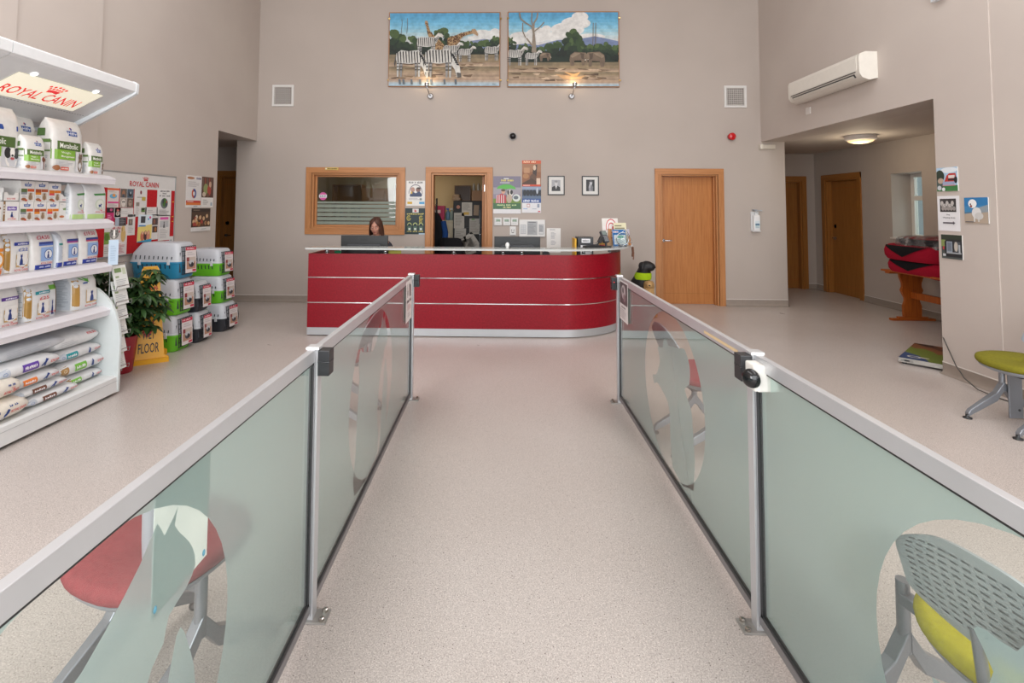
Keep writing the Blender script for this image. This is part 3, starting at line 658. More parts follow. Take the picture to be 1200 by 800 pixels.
g = G(); g.prism([(-3.96,2.17),(-3.60,2.17),(-3.10,2.44),(-3.03,2.485),(-3.025,2.565),(-3.05,2.585),(-3.96,2.585)], 'y', 4.16, 4.19, '#dfe3e6', 'plastic'); mk('end_cap', g, cn, bev=0.003)
sl = Vector((-3.10+3.62, 0, 2.465-2.2)).normalized(); nn = Vector((sl.z, 0, -sl.x))
def canopy_pt(u, v, n):   # u along the unit, v up the sloping soffit
    p = Vector((-3.62, 0, 2.2)) + sl*v + nn*n; return (p.x, u, p.z)
g = G(); p = P(g, 0.72, 0.275, fn=lambda u, v, n: canopy_pt(u+3.625, v+0.232, n+0.004), mat='lit')
p.rect(0,0,100,100,'#e9e4cf'); p.text('ROYAL CANIN', 7, 50, 93, 86, '#d8262c'); p.crown(40, 12, 62, 46, '#d8262c')
mk('lit_sign', g, cn, label='lit cream sign with red crown and lettering')
for y in (3.36, 3.89):
    g = G(); q = [canopy_pt(y+0.022*math.cos(2*PI*i/16), 0.525+0.022*math.sin(2*PI*i/16), 0.005) for i in range(16)]; g.add(q, [tuple(range(16))], '#ffffff', 'lamp'); mk('spot_lamp', g, cn)
g = G()
for k in range(40): g.add([canopy_pt(SY0+1.1+k*0.026+q, 0.2+r, 0.001) for q, r in ((0,0),(0.016,0),(0.016,0.005),(0,0.005))], [(0,1,2,3)], '#7d8083', 'matte')
mk('slots', g, cn)

# -------- packets
def interp(ts, vs, t):
    for i in range(len(ts)-1):
        if t <= ts[i+1]: return vs[i]+(vs[i+1]-vs[i])*(t-ts[i])/(ts[i+1]-ts[i])
    return vs[-1]
BT = [0, .03, .15, .5, .75, .9, .97, 1]; BD = [.9, 1, 1.02, 1, .92, .62, .2, .06]; BW = [.93, 1, 1, 1, .985, .97, .97, .975]
def bag(name, label, x, y, z, w, d, h, draw, col='#e3e2df', rz=PI/2, group=None, tilt=0.0, side=None, cat='pet food bag', loc=None):
    g = G(); rings = []
    rr = random.Random(name+label); wob = [rr.uniform(-1, 1)*0.012 for _ in range(4)]
    for t, kd, kw in zip(BT, BD, BW):
        rings.append([(a+wob[0]*w*t, b+wob[1]*d*math.sin(3*t), c+(wob[2]*w*a/w*2 if t > 0.9 else 0)) for a, b, c in rrect(w*kw, d*kd, 5, 28, z=h*t)])
    g.loft(rings, col, 'pouch')
    def fn(u, v, n):
        t = min(max(v/h, 0), 1); kd, kw = interp(BT, BD, t), interp(BT, BW, t); q = min(abs(2*u/w), 0.995)
        yy = -d*kd/2*(1-q**5)**0.2
        return (u*kw+wob[0]*w*t, yy+wob[1]*d*math.sin(3*t)-n*2-0.0015, v)
    draw(P(g, w, h, fn=fn, mat='pouch', sub=6))
    if side:
        def fs_(u, v, n):   # narrow side of the bag, towards the nearer end
            t = min(max(v/h, 0), 1); kd, kw = interp(BT, BD, t), interp(BT, BW, t)
            return (-w*kw/2-0.002-n+wob[0]*w*t, -u*kd, v)
        side(P(g, d*0.8, h, fn=fs_, mat='pouch', sub=4))
    return mk(name, g, None, label, cat, group, loc=loc or (x, y, z), rot=(tilt, 0, rz))
ROYAL = '#d0393c'
def metabolic(dogpic, sub1, sub2):
    def dr(p):
        p.poly([(40,21),(74,21),(74,30),(46,30)], '#2a4f9e'); p.text("Hill's", 44, 22.5, 70, 28.5, '#e8ecf4'); p.ell(56,17,3,2.5,'#2a4f9e'); p.ell(53,16,1.6,1.6,'#c8403a')
        p.rect(1,42,99,58,'#4c6631'); p.text('Metabolic', 18, 45, 74, 55, '#f0f2ea')
        p.rect(1,58,66,76,'#7fae3c'); p.text(sub1, 22, 61, 52, 66, '#f0f5e6'); p.text(sub2, 22, 68, 63, 73, '#f0f5e6')
        p.rect(67,60,99,97,'#d7d7d9')
        if dogpic == 'collie':
            p.ell(83,80,9,16,'#e7e3de'); p.ell(76,70,5,9,'#2b2a2c'); p.ell(90,70,5,9,'#2b2a2c'); p.ell(83,70,4,7,'#efece8'); p.ell(83,76,2,2,'#2b2a2c'); p.ell(83,80,3,1.6,'#c05a5e')
        elif dogpic == 'spaniel':
            p.ell(80,68,7,8,'#704433'); p.rect(80,70,85,97,'#6a4232'); p.ell(88,69,5,5,'#7b4d3a')
        else:
            p.ell(82,84,8,13,'#7d6a5a'); p.ell(82,70,7,7,'#85715f'); p.poly([(76,68),(78,60),(82,66)],'#6d5b4d'); p.poly([(83,66),(88,60),(89,68)],'#6d5b4d'); p.ell(80,70,1.2,1.2,'#33402a'); p.ell(85,70,1.2,1.2,'#33402a')
        p.lines(8,79,60,88,4,'#b9bbc0'); p.ell(10,92,8,5,'#9a6541'); p.rect(20,90,44,96,'#cf4a2e'); p.text('CHICKEN', 22,91.5,42,94.5,'#f2e6df')
    return dr
def stripes(p):
    p.rect(5,40,95,46,'#6c8c4e'); p.rect(5,60,95,63,'#6c8c4e'); p.lines(12,66,85,95,9,'#b3b9c2'); p.rect(10,20,60,34,'#54733f')
Z = SURF[0]
bag('pet_food_bag', 'large white and green bag with a collie photo on the top shelf', -3.42, 3.34, Z, 0.30, 0.16, 0.42, lambda p: (p.poly([(30,30),(92,30),(92,38),(34,38)], '#2a4f9e'), p.rect(1,49,99,66,'#4c6631'), p.text('Metabolic',12,52,60,62,'#eef0e8'), p.rect(1,66,50,82,'#7fae3c'), p.rect(52,67,98,97,'#c9c9cd'), p.ell(76,84,16,15,'#e7e3de'), p.ell(65,75,8,9,'#2a2a2c'), p.ell(87,75,8,9,'#2a2a2c'), p.ell(76,74,6,8,'#efece8'), p.ell(76,79,3,2,'#232326'), p.ell(76,84,5,2.2,'#bd5a60')), side=stripes)
bag('pet_food_bag', 'small white and green bag with a brown spaniel photo on the top shelf', -3.34, 3.555, Z, 0.165, 0.10, 0.245, metabolic('spaniel', 'Weight +', 'Mobility'), side=stripes)
bag('pet_food_bag', 'tall white bag behind the spaniel bag on the top shelf', -3.62, 3.72, Z, 0.24, 0.16, 0.43, metabolic('cat', 'Weight', 'Management'), side=stripes)
bag('pet_food_bag', 'large white and green tabby cat bag, middle of the top shelf', -3.40, 3.87, Z, 0.29, 0.16, 0.41, metabolic('cat', 'Weight', 'Management'), side=stripes)
bag('pet_food_bag', 'small white and green cat bag at the free end of the top shelf', -3.36, 4.125, Z, 0.15, 0.11, 0.265, metabolic('cat', 'Weight', 'Management'), side=stripes)
for k, (yy, lab) in enumerate(((3.52, 'grey silver pouch at the back of the top shelf, behind the collie bag'), (3.62, 'grey silver pouch at the back of the top shelf, behind the spaniel bag'))):
    bag('pet_food_bag', lab, -3.7, yy, Z, 0.15, 0.1, 0.36-0.02*k, lambda p: (p.rect(8,40,92,44,'#7c9660'), p.rect(8,62,92,65,'#7c9660'), p.lines(14,70,86,96,8,'#a7adb4')), col='#b9bdc0')
Z = SURF[1]
def vetbox(name, label, y, z, w, h, draw, d=0.16, x=-3.36):
    g = G(); g.box(-w/2, w/2, -d/2, d/2, 0, h, '#e4e2de', 'print'); draw(P(g, w, h, y=-d/2)); g.box(-w/2+0.003, w/2-0.003, -d/2-0.0004, d/2, h-0.002, h+0.0004, '#dcdad6', 'print')
    return mk(name, g, None, label, 'box', None, loc=(x-d/2, y, z), rot=(0, 0, PI/2))
def hills(a, b, c):
    def dr(p):
        p.rect(0,0,100,100,'#e6e4e0'); p.poly([(26,14),(78,14),(72,27),(30,27)],'#2f569c'); p.text("Hill's",36,16,68,24,'#e9edf5'); p.ell(52,9,3,4,'#2f569c')
        p.rect(4,38,46,55,a); p.rect(48,38,97,52,b); p.rect(4,55,46,66,c); p.rect(52,58,92,92,'#cfc4b8'); p.ell(70,80,13,14,'#8d745a'); p.ell(70,66,9,8,'#94795d'); p.poly([(63,62),(65,54),(69,60)],'#80664d'); p.poly([(71,60),(76,54),(78,62)],'#80664d')
        p.ell(22,90,18,7,'#9b5f3b'); p.rect(30,91,46,99,'#c9502f'); p.lines(6,70,44,82,3,'#b5b4b8')
    return dr
def royalbox(p):
    p.rect(0,0,100,100,'#e5e3e0'); p.rect(5,0,18,100,'#8b6b45'); [p.ell(11,20+14*i,4,5,'#d9d5ce') for i in range(4)]; p.rect(28,26,86,46,'#6d4fa4'); p.text('HYPOALL',34,30,80,42,'#e6e0f0'); p.cat(44,52,28,'#27417f'); p.text('ROYAL CANIN',32,86,84,93,ROYAL); p.crown(52,78,64,85,ROYAL)
vetbox('pet_food_box', 'white box with a purple label and brown edge, lower layer on the box shelf', 3.455, Z, 0.12, 0.135, royalbox)
rows = [('#5f7346','#cd5a2c','#8a8f94','olive and red'), ('#a8502c','#b25b34','#dd8b2c','rust and amber'), ('#dd7d28','#dd7d28','#d6404c','orange and crimson')]
for i, (a, b, c, nm) in enumerate(rows):
    vetbox('pet_food_box', f'white cat food box with {nm} blocks, lower layer on the box shelf', 3.575+0.107*i, Z, 0.103, 0.135, hills(a, b, c))
    vetbox('pet_food_box', f'white cat food box with {nm} blocks, upper layer on the box shelf', 3.575+0.112*i, Z+0.137, 0.108, 0.145-0.008*(i == 2), hills(a, b, c))
vetbox('pet_food_box', 'plain white box with a small green mark, end of the lower box layer', 3.895, Z, 0.1, 0.132, lambda p: (p.rect(0,0,100,100,'#dfddd8'), p.poly([(30,35),(70,30),(62,45),(36,45)],'#7f9c62'), p.ell(25,82,22,7,'#b56b3f'), p.lines(10,8,40,16,2,'#b8b8b8')))
def tray(label, y, z, back):
    t = thing('display_tray', label, 'tray', (-3.44, y, z), PI/2); w, d = 0.115, 0.16
    g = G(); g.box(-w/2, w/2, -d/2, d/2, 0, 0.003, '#dedcd8', 'print'); g.box(-w/2, -w/2+0.003, -d/2, d/2, 0, 0.09, '#e2e0dc', 'print'); g.box(w/2-0.003, w/2, -d/2, d/2, 0, 0.09, '#e2e0dc', 'print')
    g.box(-w/2, w/2, d/2-0.003, d/2, 0, 0.145, back, 'print'); g.prism([(-w/2,0),(w/2,0),(w/2,0.06),(0.028,0.06),(0.018,0.042),(-0.018,0.042),(-0.028,0.06),(-w/2,0.06)], 'y', -d/2, -d/2+0.003, '#e6e4e0', 'print')
    p = P(g, w, 0.06, y=-d/2); p.text('ROYAL CANIN', 24, 62, 76, 82, ROYAL); mk('carton', g, t)
tray('empty white display tray on top of the purple label box', 3.455, Z+0.137, '#bcbbb8')
tray('white open tray at the end of the upper box layer', 3.90, Z+0.135, '#a8a39c')
vetbox('pet_food_box', 'white box with a brown mark, first in the lower layer of the box shelf', 3.335, Z, 0.11, 0.135, lambda p: (p.rect(0,0,100,100,'#e2e0dc'), p.rect(60,30,96,40,'#70442e'), p.lines(10,60,80,90,4,'#b4b4b8')))
def gpouch(p):
    p.rect(2,86,98,99,'#b3d089'); p.poly([(35,28),(90,25),(92,31),(40,33)],'#3f8a46'); p.ell(64,58,22,16,'#cbd5c4'); p.ell(64,58,17,12.5,'#dfe4da'); p.dog(56,54,16,'#27407e'); p.text('ROYAL CANIN',44,78,88,82,ROYAL); p.crown(60,72,72,77,ROYAL)
bag('treat_pouch', 'slim silver-white pouch with a green base beside the cat food boxes', -3.36, 3.975, Z, 0.14, 0.08, 0.28, gpouch, col='#d6d9db', side=lambda p: p.lines(10,25,90,85,16,'#aab2ba'))
bag('treat_pouch', 'wide silver-white pouch with a green base at the free end of the box shelf', -3.36, 4.15, Z, 0.23, 0.09, 0.285, gpouch, col='#dcdedf', side=lambda p: p.lines(10,25,90,85,16,'#aab2ba'))
Z = SURF[2]
def price(t, col): return lambda p: p.text(t, 22, 9, 74, 18, col)
def royalbag(band, goldleft, tag=None, tagcol='#c9484c', pic='cat'):
    def dr(p):
        if goldleft: p.rect(0.5,6,18,99,'#b18a4a'); [p.ell(9,20+11*i,6,4,'#cfd6de') for i in range(3)]; p.rect(5,50,13,90,'#9c783c')
        p.rect(30,26,96,34,band); p.text('SATIETY',44,28,84,32.5,'#e9ecf4')
        p.rect(38,56,84,86,'#c5a26a'); p.ell(61,71,23,15,'#e9e8e4'); p.rect(40,48,82,82,'#e4e3df')
        (p.cat if pic == 'cat' else p.dog)(44, 54, 28, '#27407e'); p.text('ROYAL CANIN',32,91,86,96,ROYAL); p.crown(54,86,66,90,ROYAL)
        if tag: p.text(tag, 40, 40, 78, 48, tagcol)
    return dr
def bluebag(tag, stripe):
    def dr(p):
        p.rect(0.5,87,99.5,99,'#2a3f95'); p.text('MULTI HEALTH',30,90,80,95,'#cdd6ee'); p.rect(26,28,92,34,'#34468f'); p.rect(26,34,92,38,stripe)
        p.rect(34,42,90,78,'#93b1de'); p.ell(66,61,19,13.5,'#3b5ea6'); p.ell(66,61,16,11.5,'#e6e9ec'); p.cat(56,52,19,'#22397a'); p.text('ROYAL CANIN',34,81,84,85.5,ROYAL)
        if tag: p.text(tag, 18, 11, 74, 21, '#c8405a')
    return dr
bag('pet_food_bag', 'white bag with orange panels, first on the price-marked shelf', -3.40, 3.33, Z, 0.18, 0.12, 0.28, lambda p: (p.rect(2,88,98,99,'#d9772b'), p.rect(30,36,96,44,'#e08a33'), p.ell(66,64,28,20,'#e29a45'), p.ell(66,64,18,13,'#ece9e4'), p.text('ROYAL CANIN',30,84,84,87.5,ROYAL)))
bag('pet_food_bag', 'white bag with gold edge, blue band and handwritten price in blue', -3.41, 3.52, Z, 0.19, 0.12, 0.285, royalbag('#2d3f9b', True, '£22', '#4a66b4'))
bag('pet_food_bag', 'white bag with blue square and red handwritten price, beside the gold-edged bag', -3.40, 3.71, Z, 0.19, 0.12, 0.28, bluebag('£24.50', '#5a77c0'))
bag('pet_food_bag', 'narrow pale bag turned sideways between two blue-based bags', -3.40, 3.835, Z, 0.055, 0.15, 0.27, lambda p: (p.rect(5,86,95,99,'#2a3f95'), p.lines(15,40,85,80,14,'#b0bccb'), p.rect(20,32,80,38,'#3d8f8a')), col='#d5dbe2')
bag('pet_food_bag', 'white bag with blue square and purple band without red price writing', -3.40, 3.945, Z, 0.17, 0.12, 0.29, bluebag(None, '#a2468f'))
bag('pet_food_bag', 'white bag with blue square, red band and red price at the shelf end', -3.40, 4.135, Z, 0.2, 0.12, 0.29, bluebag('£19.50', '#c0486c'))
Z = SURF[3]
bag('pet_food_bag', 'white bag with gold edge and purple band, first on the fourth shelf', -3.40, 3.44, Z, 0.21, 0.13, 0.275, royalbag('#5d3f93', True))
bag('pet_food_bag', 'white bag with gold edge and teal band on the fourth shelf', -3.40, 3.68, Z, 0.205, 0.15, 0.28, royalbag('#2396a2', True, '£25', '#c9484c'), side=lambda p: p.lines(10,20,90,90,18,'#a9b2ba'), col='#dfe0e0')
bag('pet_food_bag', 'narrow white bag with green band beside the teal band bag', -3.42, 3.82, Z, 0.075, 0.13, 0.27, lambda p: (p.rect(6,14,94,26,'#72b243'), p.cat(24,52,42,'#27407e'), p.text('ROYAL CANIN',14,84,86,89,ROYAL), p.rect(90,10,99,98,'#a07a3c')), col='#dde1e3')
bag('pet_food_bag', 'big white bag with green chevron, gold edge and printed side on the fourth shelf', -3.43, 4.10, Z, 0.255, 0.22, 0.29, lambda p: (p.rect(0.5,5,22,99,'#b18a4a'), [p.ell(11,14+10*i,6,4,'#d5dae0') for i in range(3)], p.poly([(26,8),(56,18),(96,4),(96,12),(56,27),(26,16)],'#5fae3f'), p.rect(34,26,52,30,'#3d5ca0'), p.rect(44,48,92,84,'#c5a26a'), p.rect(46,46,90,80,'#e4e3df'), p.cat(52,50,30,'#27407e'), p.text('ROYAL CANIN',40,88,92,93,ROYAL)), side=lambda p: (p.rect(4,8,96,96,'#c8ced4'), p.lines(10,14,90,88,22,'#9fa9b3')), col='#e0e1e0')
# big bags lying in stacks on the base deck
LX = [-.5, -.47, -.36, -.15, 0, .15, .36, .47, .5]; LT = [.22, .62, .93, 1, 1, 1, .95, .66, .24]; LD = [.95, .97, 1, 1, 1, 1, 1, .97, .95]
def sack(label, y, z, w, d, h, draw, top=None, x=-3.22, col='#d9dadb', rz=0.0, slope=0.0):
    g = G(); rings = []; rr = random.Random(label)
    for q, t, dd in zip(LX, LT, LD):
        ring = []
        for i in range(24):
            a = -2*PI*i/24+0.1; c, s_ = math.cos(a), math.sin(a)
            ring.append((q*w, d/2*dd*math.copysign(abs(c)**0.6, c), h/2+h/2*t*math.copysign(abs(s_)**0.75, s_)+rr.uniform(-.002,.002)))
        rings.append(ring)
    g.loft(rings, col, 'pouch')
    def fn(u, v, n):
        t, dd = interp(LX, LT, u/w), interp(LX, LD, u/w); zz = min(abs(2*(v/h-0.5)), .99)
        return (u, -d/2*dd*(1-zz**2.7)**0.33-0.002-n*2, h/2+(v-h/2)*t)
    draw(P(g, w, h, fn=fn, mat='pouch', sub=5))
    if top:
        def ft(u, v, n):
            t = interp(LX, LT, u/w); q = min(abs(2*(v/d-0.5)), .99)
            return (u, -d/2+v, h/2+h/2*t*(1-q**3)**0.42+0.002+n*2)
        top(P(g, w, d, fn=ft, mat='pouch', sub=5))
    return mk('pet_food_sack', g, None, label, 'pet food sack', None, loc=(x-d/2, y, z), rot=(0, slope, PI/2+rz))
def sk(colr, word, pic, brown=False, bx=24):
    def dr(p):
        p.rect(1,18,15,82,'#b9bfc8' if not brown else '#a98350'); p.ell(8,48,3.2,13,'#7f93b8' if not brown else '#d9c9ad')
        p.rect(bx,26,bx+26,70,colr); p.text(word,bx+3,38,bx+23,58,'#efeff2')
        (p.cat if pic == 'cat' else p.dog)(66, 24, 9 if pic == 'cat' else 12, '#2a417f') if False else None
        if pic == 'cat': p.poly([(66,70),(67,40),(69,26),(71,40),(72,70)],'#2a417f')
        else: p.poly([(64,60),(70,42),(74,26),(77,34),(73,48),(72,70),(69,70),(69,56),(65,70)],'#2a417f')
        p.text('ROYAL CANIN',80,44,96,62,ROYAL)
    return dr
tp = lambda c: (lambda p: (p.rect(26,20,50,42,c), p.rect(56,24,62,34,'#2a417f'), p.text('ROYAL CANIN',70,20,94,30,ROYAL), p.lines(5,40,22,85,6,'#b4bac2')))
ZB = 0.157
sack('white sack with green band and brown end, bottom of the stack by the side panel', 4.04, ZB, 0.34, 0.46, 0.085, sk('#74b640','RENAL','cat', True, 10), x=-3.25)
sack('white sack with green band and folded brown corner, second up by the side panel', 4.02, ZB+0.08, 0.42, 0.46, 0.125, sk('#74b640','RENAL','cat', True, 28), tp('#74b640'), x=-3.25)
sack('white sack with teal band, third up in the stack by the side panel', 4.0, ZB+0.195, 0.40, 0.46, 0.10, sk('#23929a','DENTAL','cat', False, 14), tp('#23929a'), x=-3.26, col='#d2d2d3')
sack('white sack with blue band, topmost of the stack by the side panel', 3.98, ZB+0.285, 0.42, 0.48, 0.13, lambda p: (p.lines(10,40,50,70,3,'#c3c5c8'), p.text('ROYAL CANIN',70,20,92,34,ROYAL)), lambda p: (p.rect(22,8,48,24,'#30539b'), p.text('HEPATIC',25,12,45,20,'#e6eaf2'), p.rect(60,12,64,18,'#2a417f'), p.text('ROYAL CANIN',76,8,96,18,ROYAL), p.text('GASTRO',20,46,60,56,'#c24a50')), x=-3.27)
sack('white sack with brown label and dog mark, bottom of the stack facing the aisle', 3.68, ZB, 0.42, 0.46, 0.075, sk('#6b4334','VITAL','dog', False, 26), x=-3.18)
sack('white sack with brown label, second up in the stack facing the aisle', 3.60, ZB+0.07, 0.42, 0.46, 0.075, sk('#6b4334','VITAL','dog', False, 30), x=-3.2)
sack('white sack with orange label, third up in the stack facing the aisle', 3.54, ZB+0.14, 0.40, 0.46, 0.09, sk('#dd7a35','MOBILITY','dog', False, 26), x=-3.2, col='#d2d3d5')
sack('white sack with purple label, fourth up in the stack facing the aisle', 3.52, ZB+0.225, 0.46, 0.46, 0.115, sk('#5f3f9e','SENSITIVE','dog', False, 34), tp('#5f3f9e'), x=-3.21)
sack('crumpled grey-white sack on top of the stack facing the aisle', 3.57, ZB+0.335, 0.55, 0.42, 0.10, lambda p: p.lines(15,25,80,75,5,'#b5bac2'), lambda p: (p.lines(15,15,60,80,12,'#b8bdc4'), p.poly([(20,60),(34,50),(44,58),(30,70)],'#2a417f')), x=-3.26, col='#c3c7cc')
sack('cream sack with red lettering, upper of the pair nearest the aisle entrance', 3.26, ZB+0.135, 0.30, 0.40, 0.14, lambda p: (p.text('10 kg',66,30,82,42,'#35508f'), p.text('ROYAL CANIN',58,60,92,74,ROYAL), p.crown(72,46,80,58,ROYAL)), x=-3.17, col='#e0d9cd')
sack('cream sack with a blue dog mark, lower of the pair nearest the aisle entrance', 3.27, ZB, 0.36, 0.42, 0.14, lambda p: (p.text('12 kg',60,26,76,36,'#35508f'), p.text('ROYAL CANIN',62,50,92,62,ROYAL), p.poly([(46,84),(52,56),(56,40),(60,46),(57,60),(57,84),(54,84),(53,68),(48,84)],'#2a417f'), p.rect(36,40,41,52,'#2a417f')), x=-3.15, col='#e0d9cd')
# cat head wobbler strip at the shelf end
g = G(); p = P(g, 0.07, 0.30, mat='print'); p.rect(0,30,100,100,'#b9cbdc'); p.ell(50,15,48,14,'#6b6763'); p.poly([(8,12),(14,0),(36,6)],'#55514e'); p.poly([(64,6),(86,0),(92,12)],'#55514e'); p.poly([(42,2),(58,2),(62,22),(50,28),(38,22)],'#d9d4cf'); p.ell(32,14,6,2.4,'#1e1e1f'); p.ell(68,14,6,2.4,'#1e1e1f'); p.ell(50,21,5,2,'#2a2828'); p.lines(20,45,80,90,7,'#a7bbce')
for f in list(g.f[-1:]): pass
mk('shelf_strip', g, None, 'pale blue strip with a grey cat face hanging from the end of the box shelf', 'sign', loc=(-3.222, 4.235, 1.055), rot=(0, 0, math.radians(55)))
# leaflets on a wire rack at the shelving end
rk = thing('leaflet_rack', 'wire leaflet rack fixed to the end of the shelving', 'rack', (-3.27, 4.36, 0))
g = G()
for y in (-0.09, 0.09): g.tube([(0.0, y, 0.12), (0.0, y, 1.06)], 0.004, '#b9bcbe', 'chrome')
g.tube([(0, -0.09, 1.06), (0, 0.09, 1.06)], 0.004, '#b9bcbe', 'chrome'); g.tube([(-0.06, -0.105, 0.6), (0, -0.09, 0.6)], 0.004, '#b9bcbe', 'chrome'); mk('wire_frame', g, rk)
TZ = [0.84, 0.71, 0.58, 0.45, 0.30, 0.16]
for i, z in enumerate(TZ):
    g = G(); g.tube([(0.0,-0.09,z),(0.06,-0.09,z-0.005),(0.065,-0.09,z+0.03)], 0.003, '#b9bcbe', 'chrome'); g.tube([(0.0,0.09,z),(0.06,0.09,z-0.005),(0.065,0.09,z+0.03)], 0.003, '#b9bcbe', 'chrome'); g.tube([(0.065,-0.09,z+0.03),(0.065,0.09,z+0.03)], 0.003, '#b9bcbe', 'chrome'); mk('holder', g, rk)
    ordn = ('topmost', 'second from the top', 'third from the top', 'fourth from the top', 'fifth from the top', 'lowest')[i]
    g = G(); g.box(-0.075, 0.075, 0, 0.012, 0, 0.205, '#dfe1de', 'print'); p = P(g, 0.15, 0.205); p.rect(0,0,100,100,'#e3e5e2'); p.rect(8,12+6*(i % 2),60,30+4*(i % 3),'#7f9a66'); p.rect(8,44,34,52,'#97a883'); p.lines(8,58,90,92,5,'#b9bec0',i); p.rect(66,12,92,40,'#c5cfb8')
    mk('leaflet', g, None, f'white leaflet with green print, {ordn} in the wire rack', 'leaflet', 'leaflets in the wire rack', loc=(-3.217, 4.36, z), rot=(math.radians(-14), 0, PI/2))
# ------------------------------------------------------------------ notice board and posters on the left wall
def flat(name, label, cat, w, h, loc, rz, draw, group=None, tilt=0.0, thick=0.0015, base='#e6e4e1', view=(0,0,100,100), curl=0.0):
    g = G(); g.box(-w/2, w/2, -thick, 0, 0, h, base, 'print'); draw(P(g, w, h, view, y=-thick))
    return mk(name, g, None, label, cat, group, loc=loc, rot=(curl, tilt, rz))
LW, RW = PI/2, -PI/2
nb = thing('notice_board', 'long red notice board with a white header on the left wall', 'notice board', (-4.02, 0, 0))
g = G(); g.box(0, 0.012, 5.0, 6.24, 1.03, 1.735, '#b9262b', 'fabric'); mk('board_face', g, nb, label='red felt face')
g = G(); g.box(0, 0.013, 5.0, 6.24, 1.735, 1.90, '#d7d6d4', 'plastic')
def bp(u, v, n): return (0.0132+n, 5.62+u, 1.735+v)
p = P(g, 1.24, 0.165, fn=bp); p.crown(53, 14, 61.5, 44, '#c3272d'); p.text('ROYAL CANIN', 37, 48, 75, 84, '#c3272d')
mk('header', g, nb, label='white header with red crown and lettering')
g = G()
for a, b, c, d in ((4.985, 6.255, 1.9, 1.915), (4.985, 6.255, 1.015, 1.03), (4.985, 5.0, 1.015, 1.915), (6.24, 6.255, 1.015, 1.915)): g.box(0, 0.018, a, b, c, d, '#a9abad', 'alum')
mk('frame', g, nb, bev=0.002)
def paper(label, y0, y1, z0, z1, draw, base='#dcdad8', cat='notice', tilt=0.0, lift=0.0):
    flat('pinned_paper', label, cat, y1-y0, z1-z0, (-4.006+lift, (y0+y1)/2, z0), LW, draw, 'papers on the notice board', tilt, 0.001, base)
paper('notice with an orange top band and blue cartoon block, top corner of the board', 5.15, 5.31, 1.53, 1.735, lambda p: (p.rect(0,2,100,12,'#d8643a'), p.lines(12,14,80,24,2,'#b4b0ae'), p.ell(50,42,32,12,'#6fb3d8'), p.ell(55,38,14,8,'#e59a4e'), p.rect(4,70,96,78,'#d83f8c'), p.lines(10,80,90,96,3,'#b7b3b4')), '#e0d6d2')
def four(p):
    p.rect(2,2,49,49,'#6a5f58'); p.ell(25,28,11,18,'#a3755a'); p.rect(16,30,32,46,'#3f4e5e'); p.rect(51,2,98,49,'#4f5f6e'); p.ell(74,28,12,14,'#26272b'); p.ell(76,22,6,7,'#a5b2bd')
    p.rect(2,51,49,98,'#b2a79e'); p.ell(25,76,16,20,'#dcd5cf'); p.ell(20,70,4,5,'#3b3532'); p.ell(31,70,4,5,'#3b3532'); p.rect(51,51,98,98,'#6d5f58'); p.ell(74,76,13,17,'#a8978a'); p.ell(70,72,3,3,'#2c2523'); p.ell(79,72,3,3,'#2c2523')
paper('sheet of four pet photographs in a square', 5.325, 5.525, 1.53, 1.735, four)
paper('wide blank white strip under the four pet photographs', 5.25, 5.53, 1.43, 1.525, lambda p: p.lines(30,30,90,70,2,'#c6c4c4'))
def crest(p): p.ell(50,12,7,7,'#7a3040'); p.lines(20,26,80,34,1,'#a9a6a6'); p.rect(14,48,40,62,'#8d867e'); p.rect(58,28,88,42,'#b7a14a'); p.rect(56,68,86,84,'#55783a'); p.rect(58,70,84,76,'#2c3228'); p.lines(14,64,40,94,5,'#bdbbbb')
paper('white sheet with a crest and three small photographs', 5.54, 5.74, 1.43, 1.735, crest)
paper('white sheet with two lines of print below the empty red patch', 5.72, 5.93, 1.44, 1.535, lambda p: p.lines(20,30,80,70,2,'#bdbaba'))
def gor(p): p.text('CHARITY WALK', 20, 4, 86, 11, '#4c4b50'); p.text('PARTY', 36, 13, 64, 19, '#4c4b50'); p.text('IN THE PARK', 14, 22, 90, 28, '#4c4b50'); p.ell(50,53,26,20,'#6d7578'); p.ell(50,50,13,16,'#47732f'); p.ell(42,45,6,8,'#3a4044'); p.ell(62,58,8,8,'#48505a'); p.ell(66,48,4,4,'#c2504a'); p.lines(14,76,90,96,5,'#a5a3a4')
paper('white event notice with a grey and green animal drawing', 5.915, 6.17, 1.43, 1.75, gor, '#e2e1e0')
paper('narrow black and magenta flyer by the shelving', 5.15, 5.25, 1.33, 1.53, lambda p: (p.rect(0,0,100,26,'#232126'), p.ell(60,12,20,7,'#c95a86'), p.rect(0,26,100,100,'#c22a6c'), p.lines(14,36,70,70,4,'#e2a5bf')), '#c22a6c')
paper('small white card with a red logo under the pet photographs', 5.26, 5.345, 1.42, 1.525, lambda p: (p.ell(50,22,24,10,'#cf7a7a'), p.ell(50,55,32,22,'#c8b8b2'), p.ell(45,52,14,12,'#9a7468')))
paper('grey card with black text block beside the magenta flyer', 5.27, 5.43, 1.335, 1.425, lambda p: (p.rect(0,0,34,100,'#aab5c4'), p.rect(36,6,98,96,'#3d3b40'), p.lines(42,16,90,84,4,'#8a888c')), '#8f9098')
paper('white sheet with a small photo, above the carrier stack edge', 5.45, 5.565, 1.23, 1.455, lambda p: (p.lines(12,4,70,14,2,'#8b898b'), p.rect(12,22,66,52,'#6f6660'), p.ell(40,36,14,10,'#9a8a80'), p.lines(12,58,80,90,5,'#bbb9b9')))
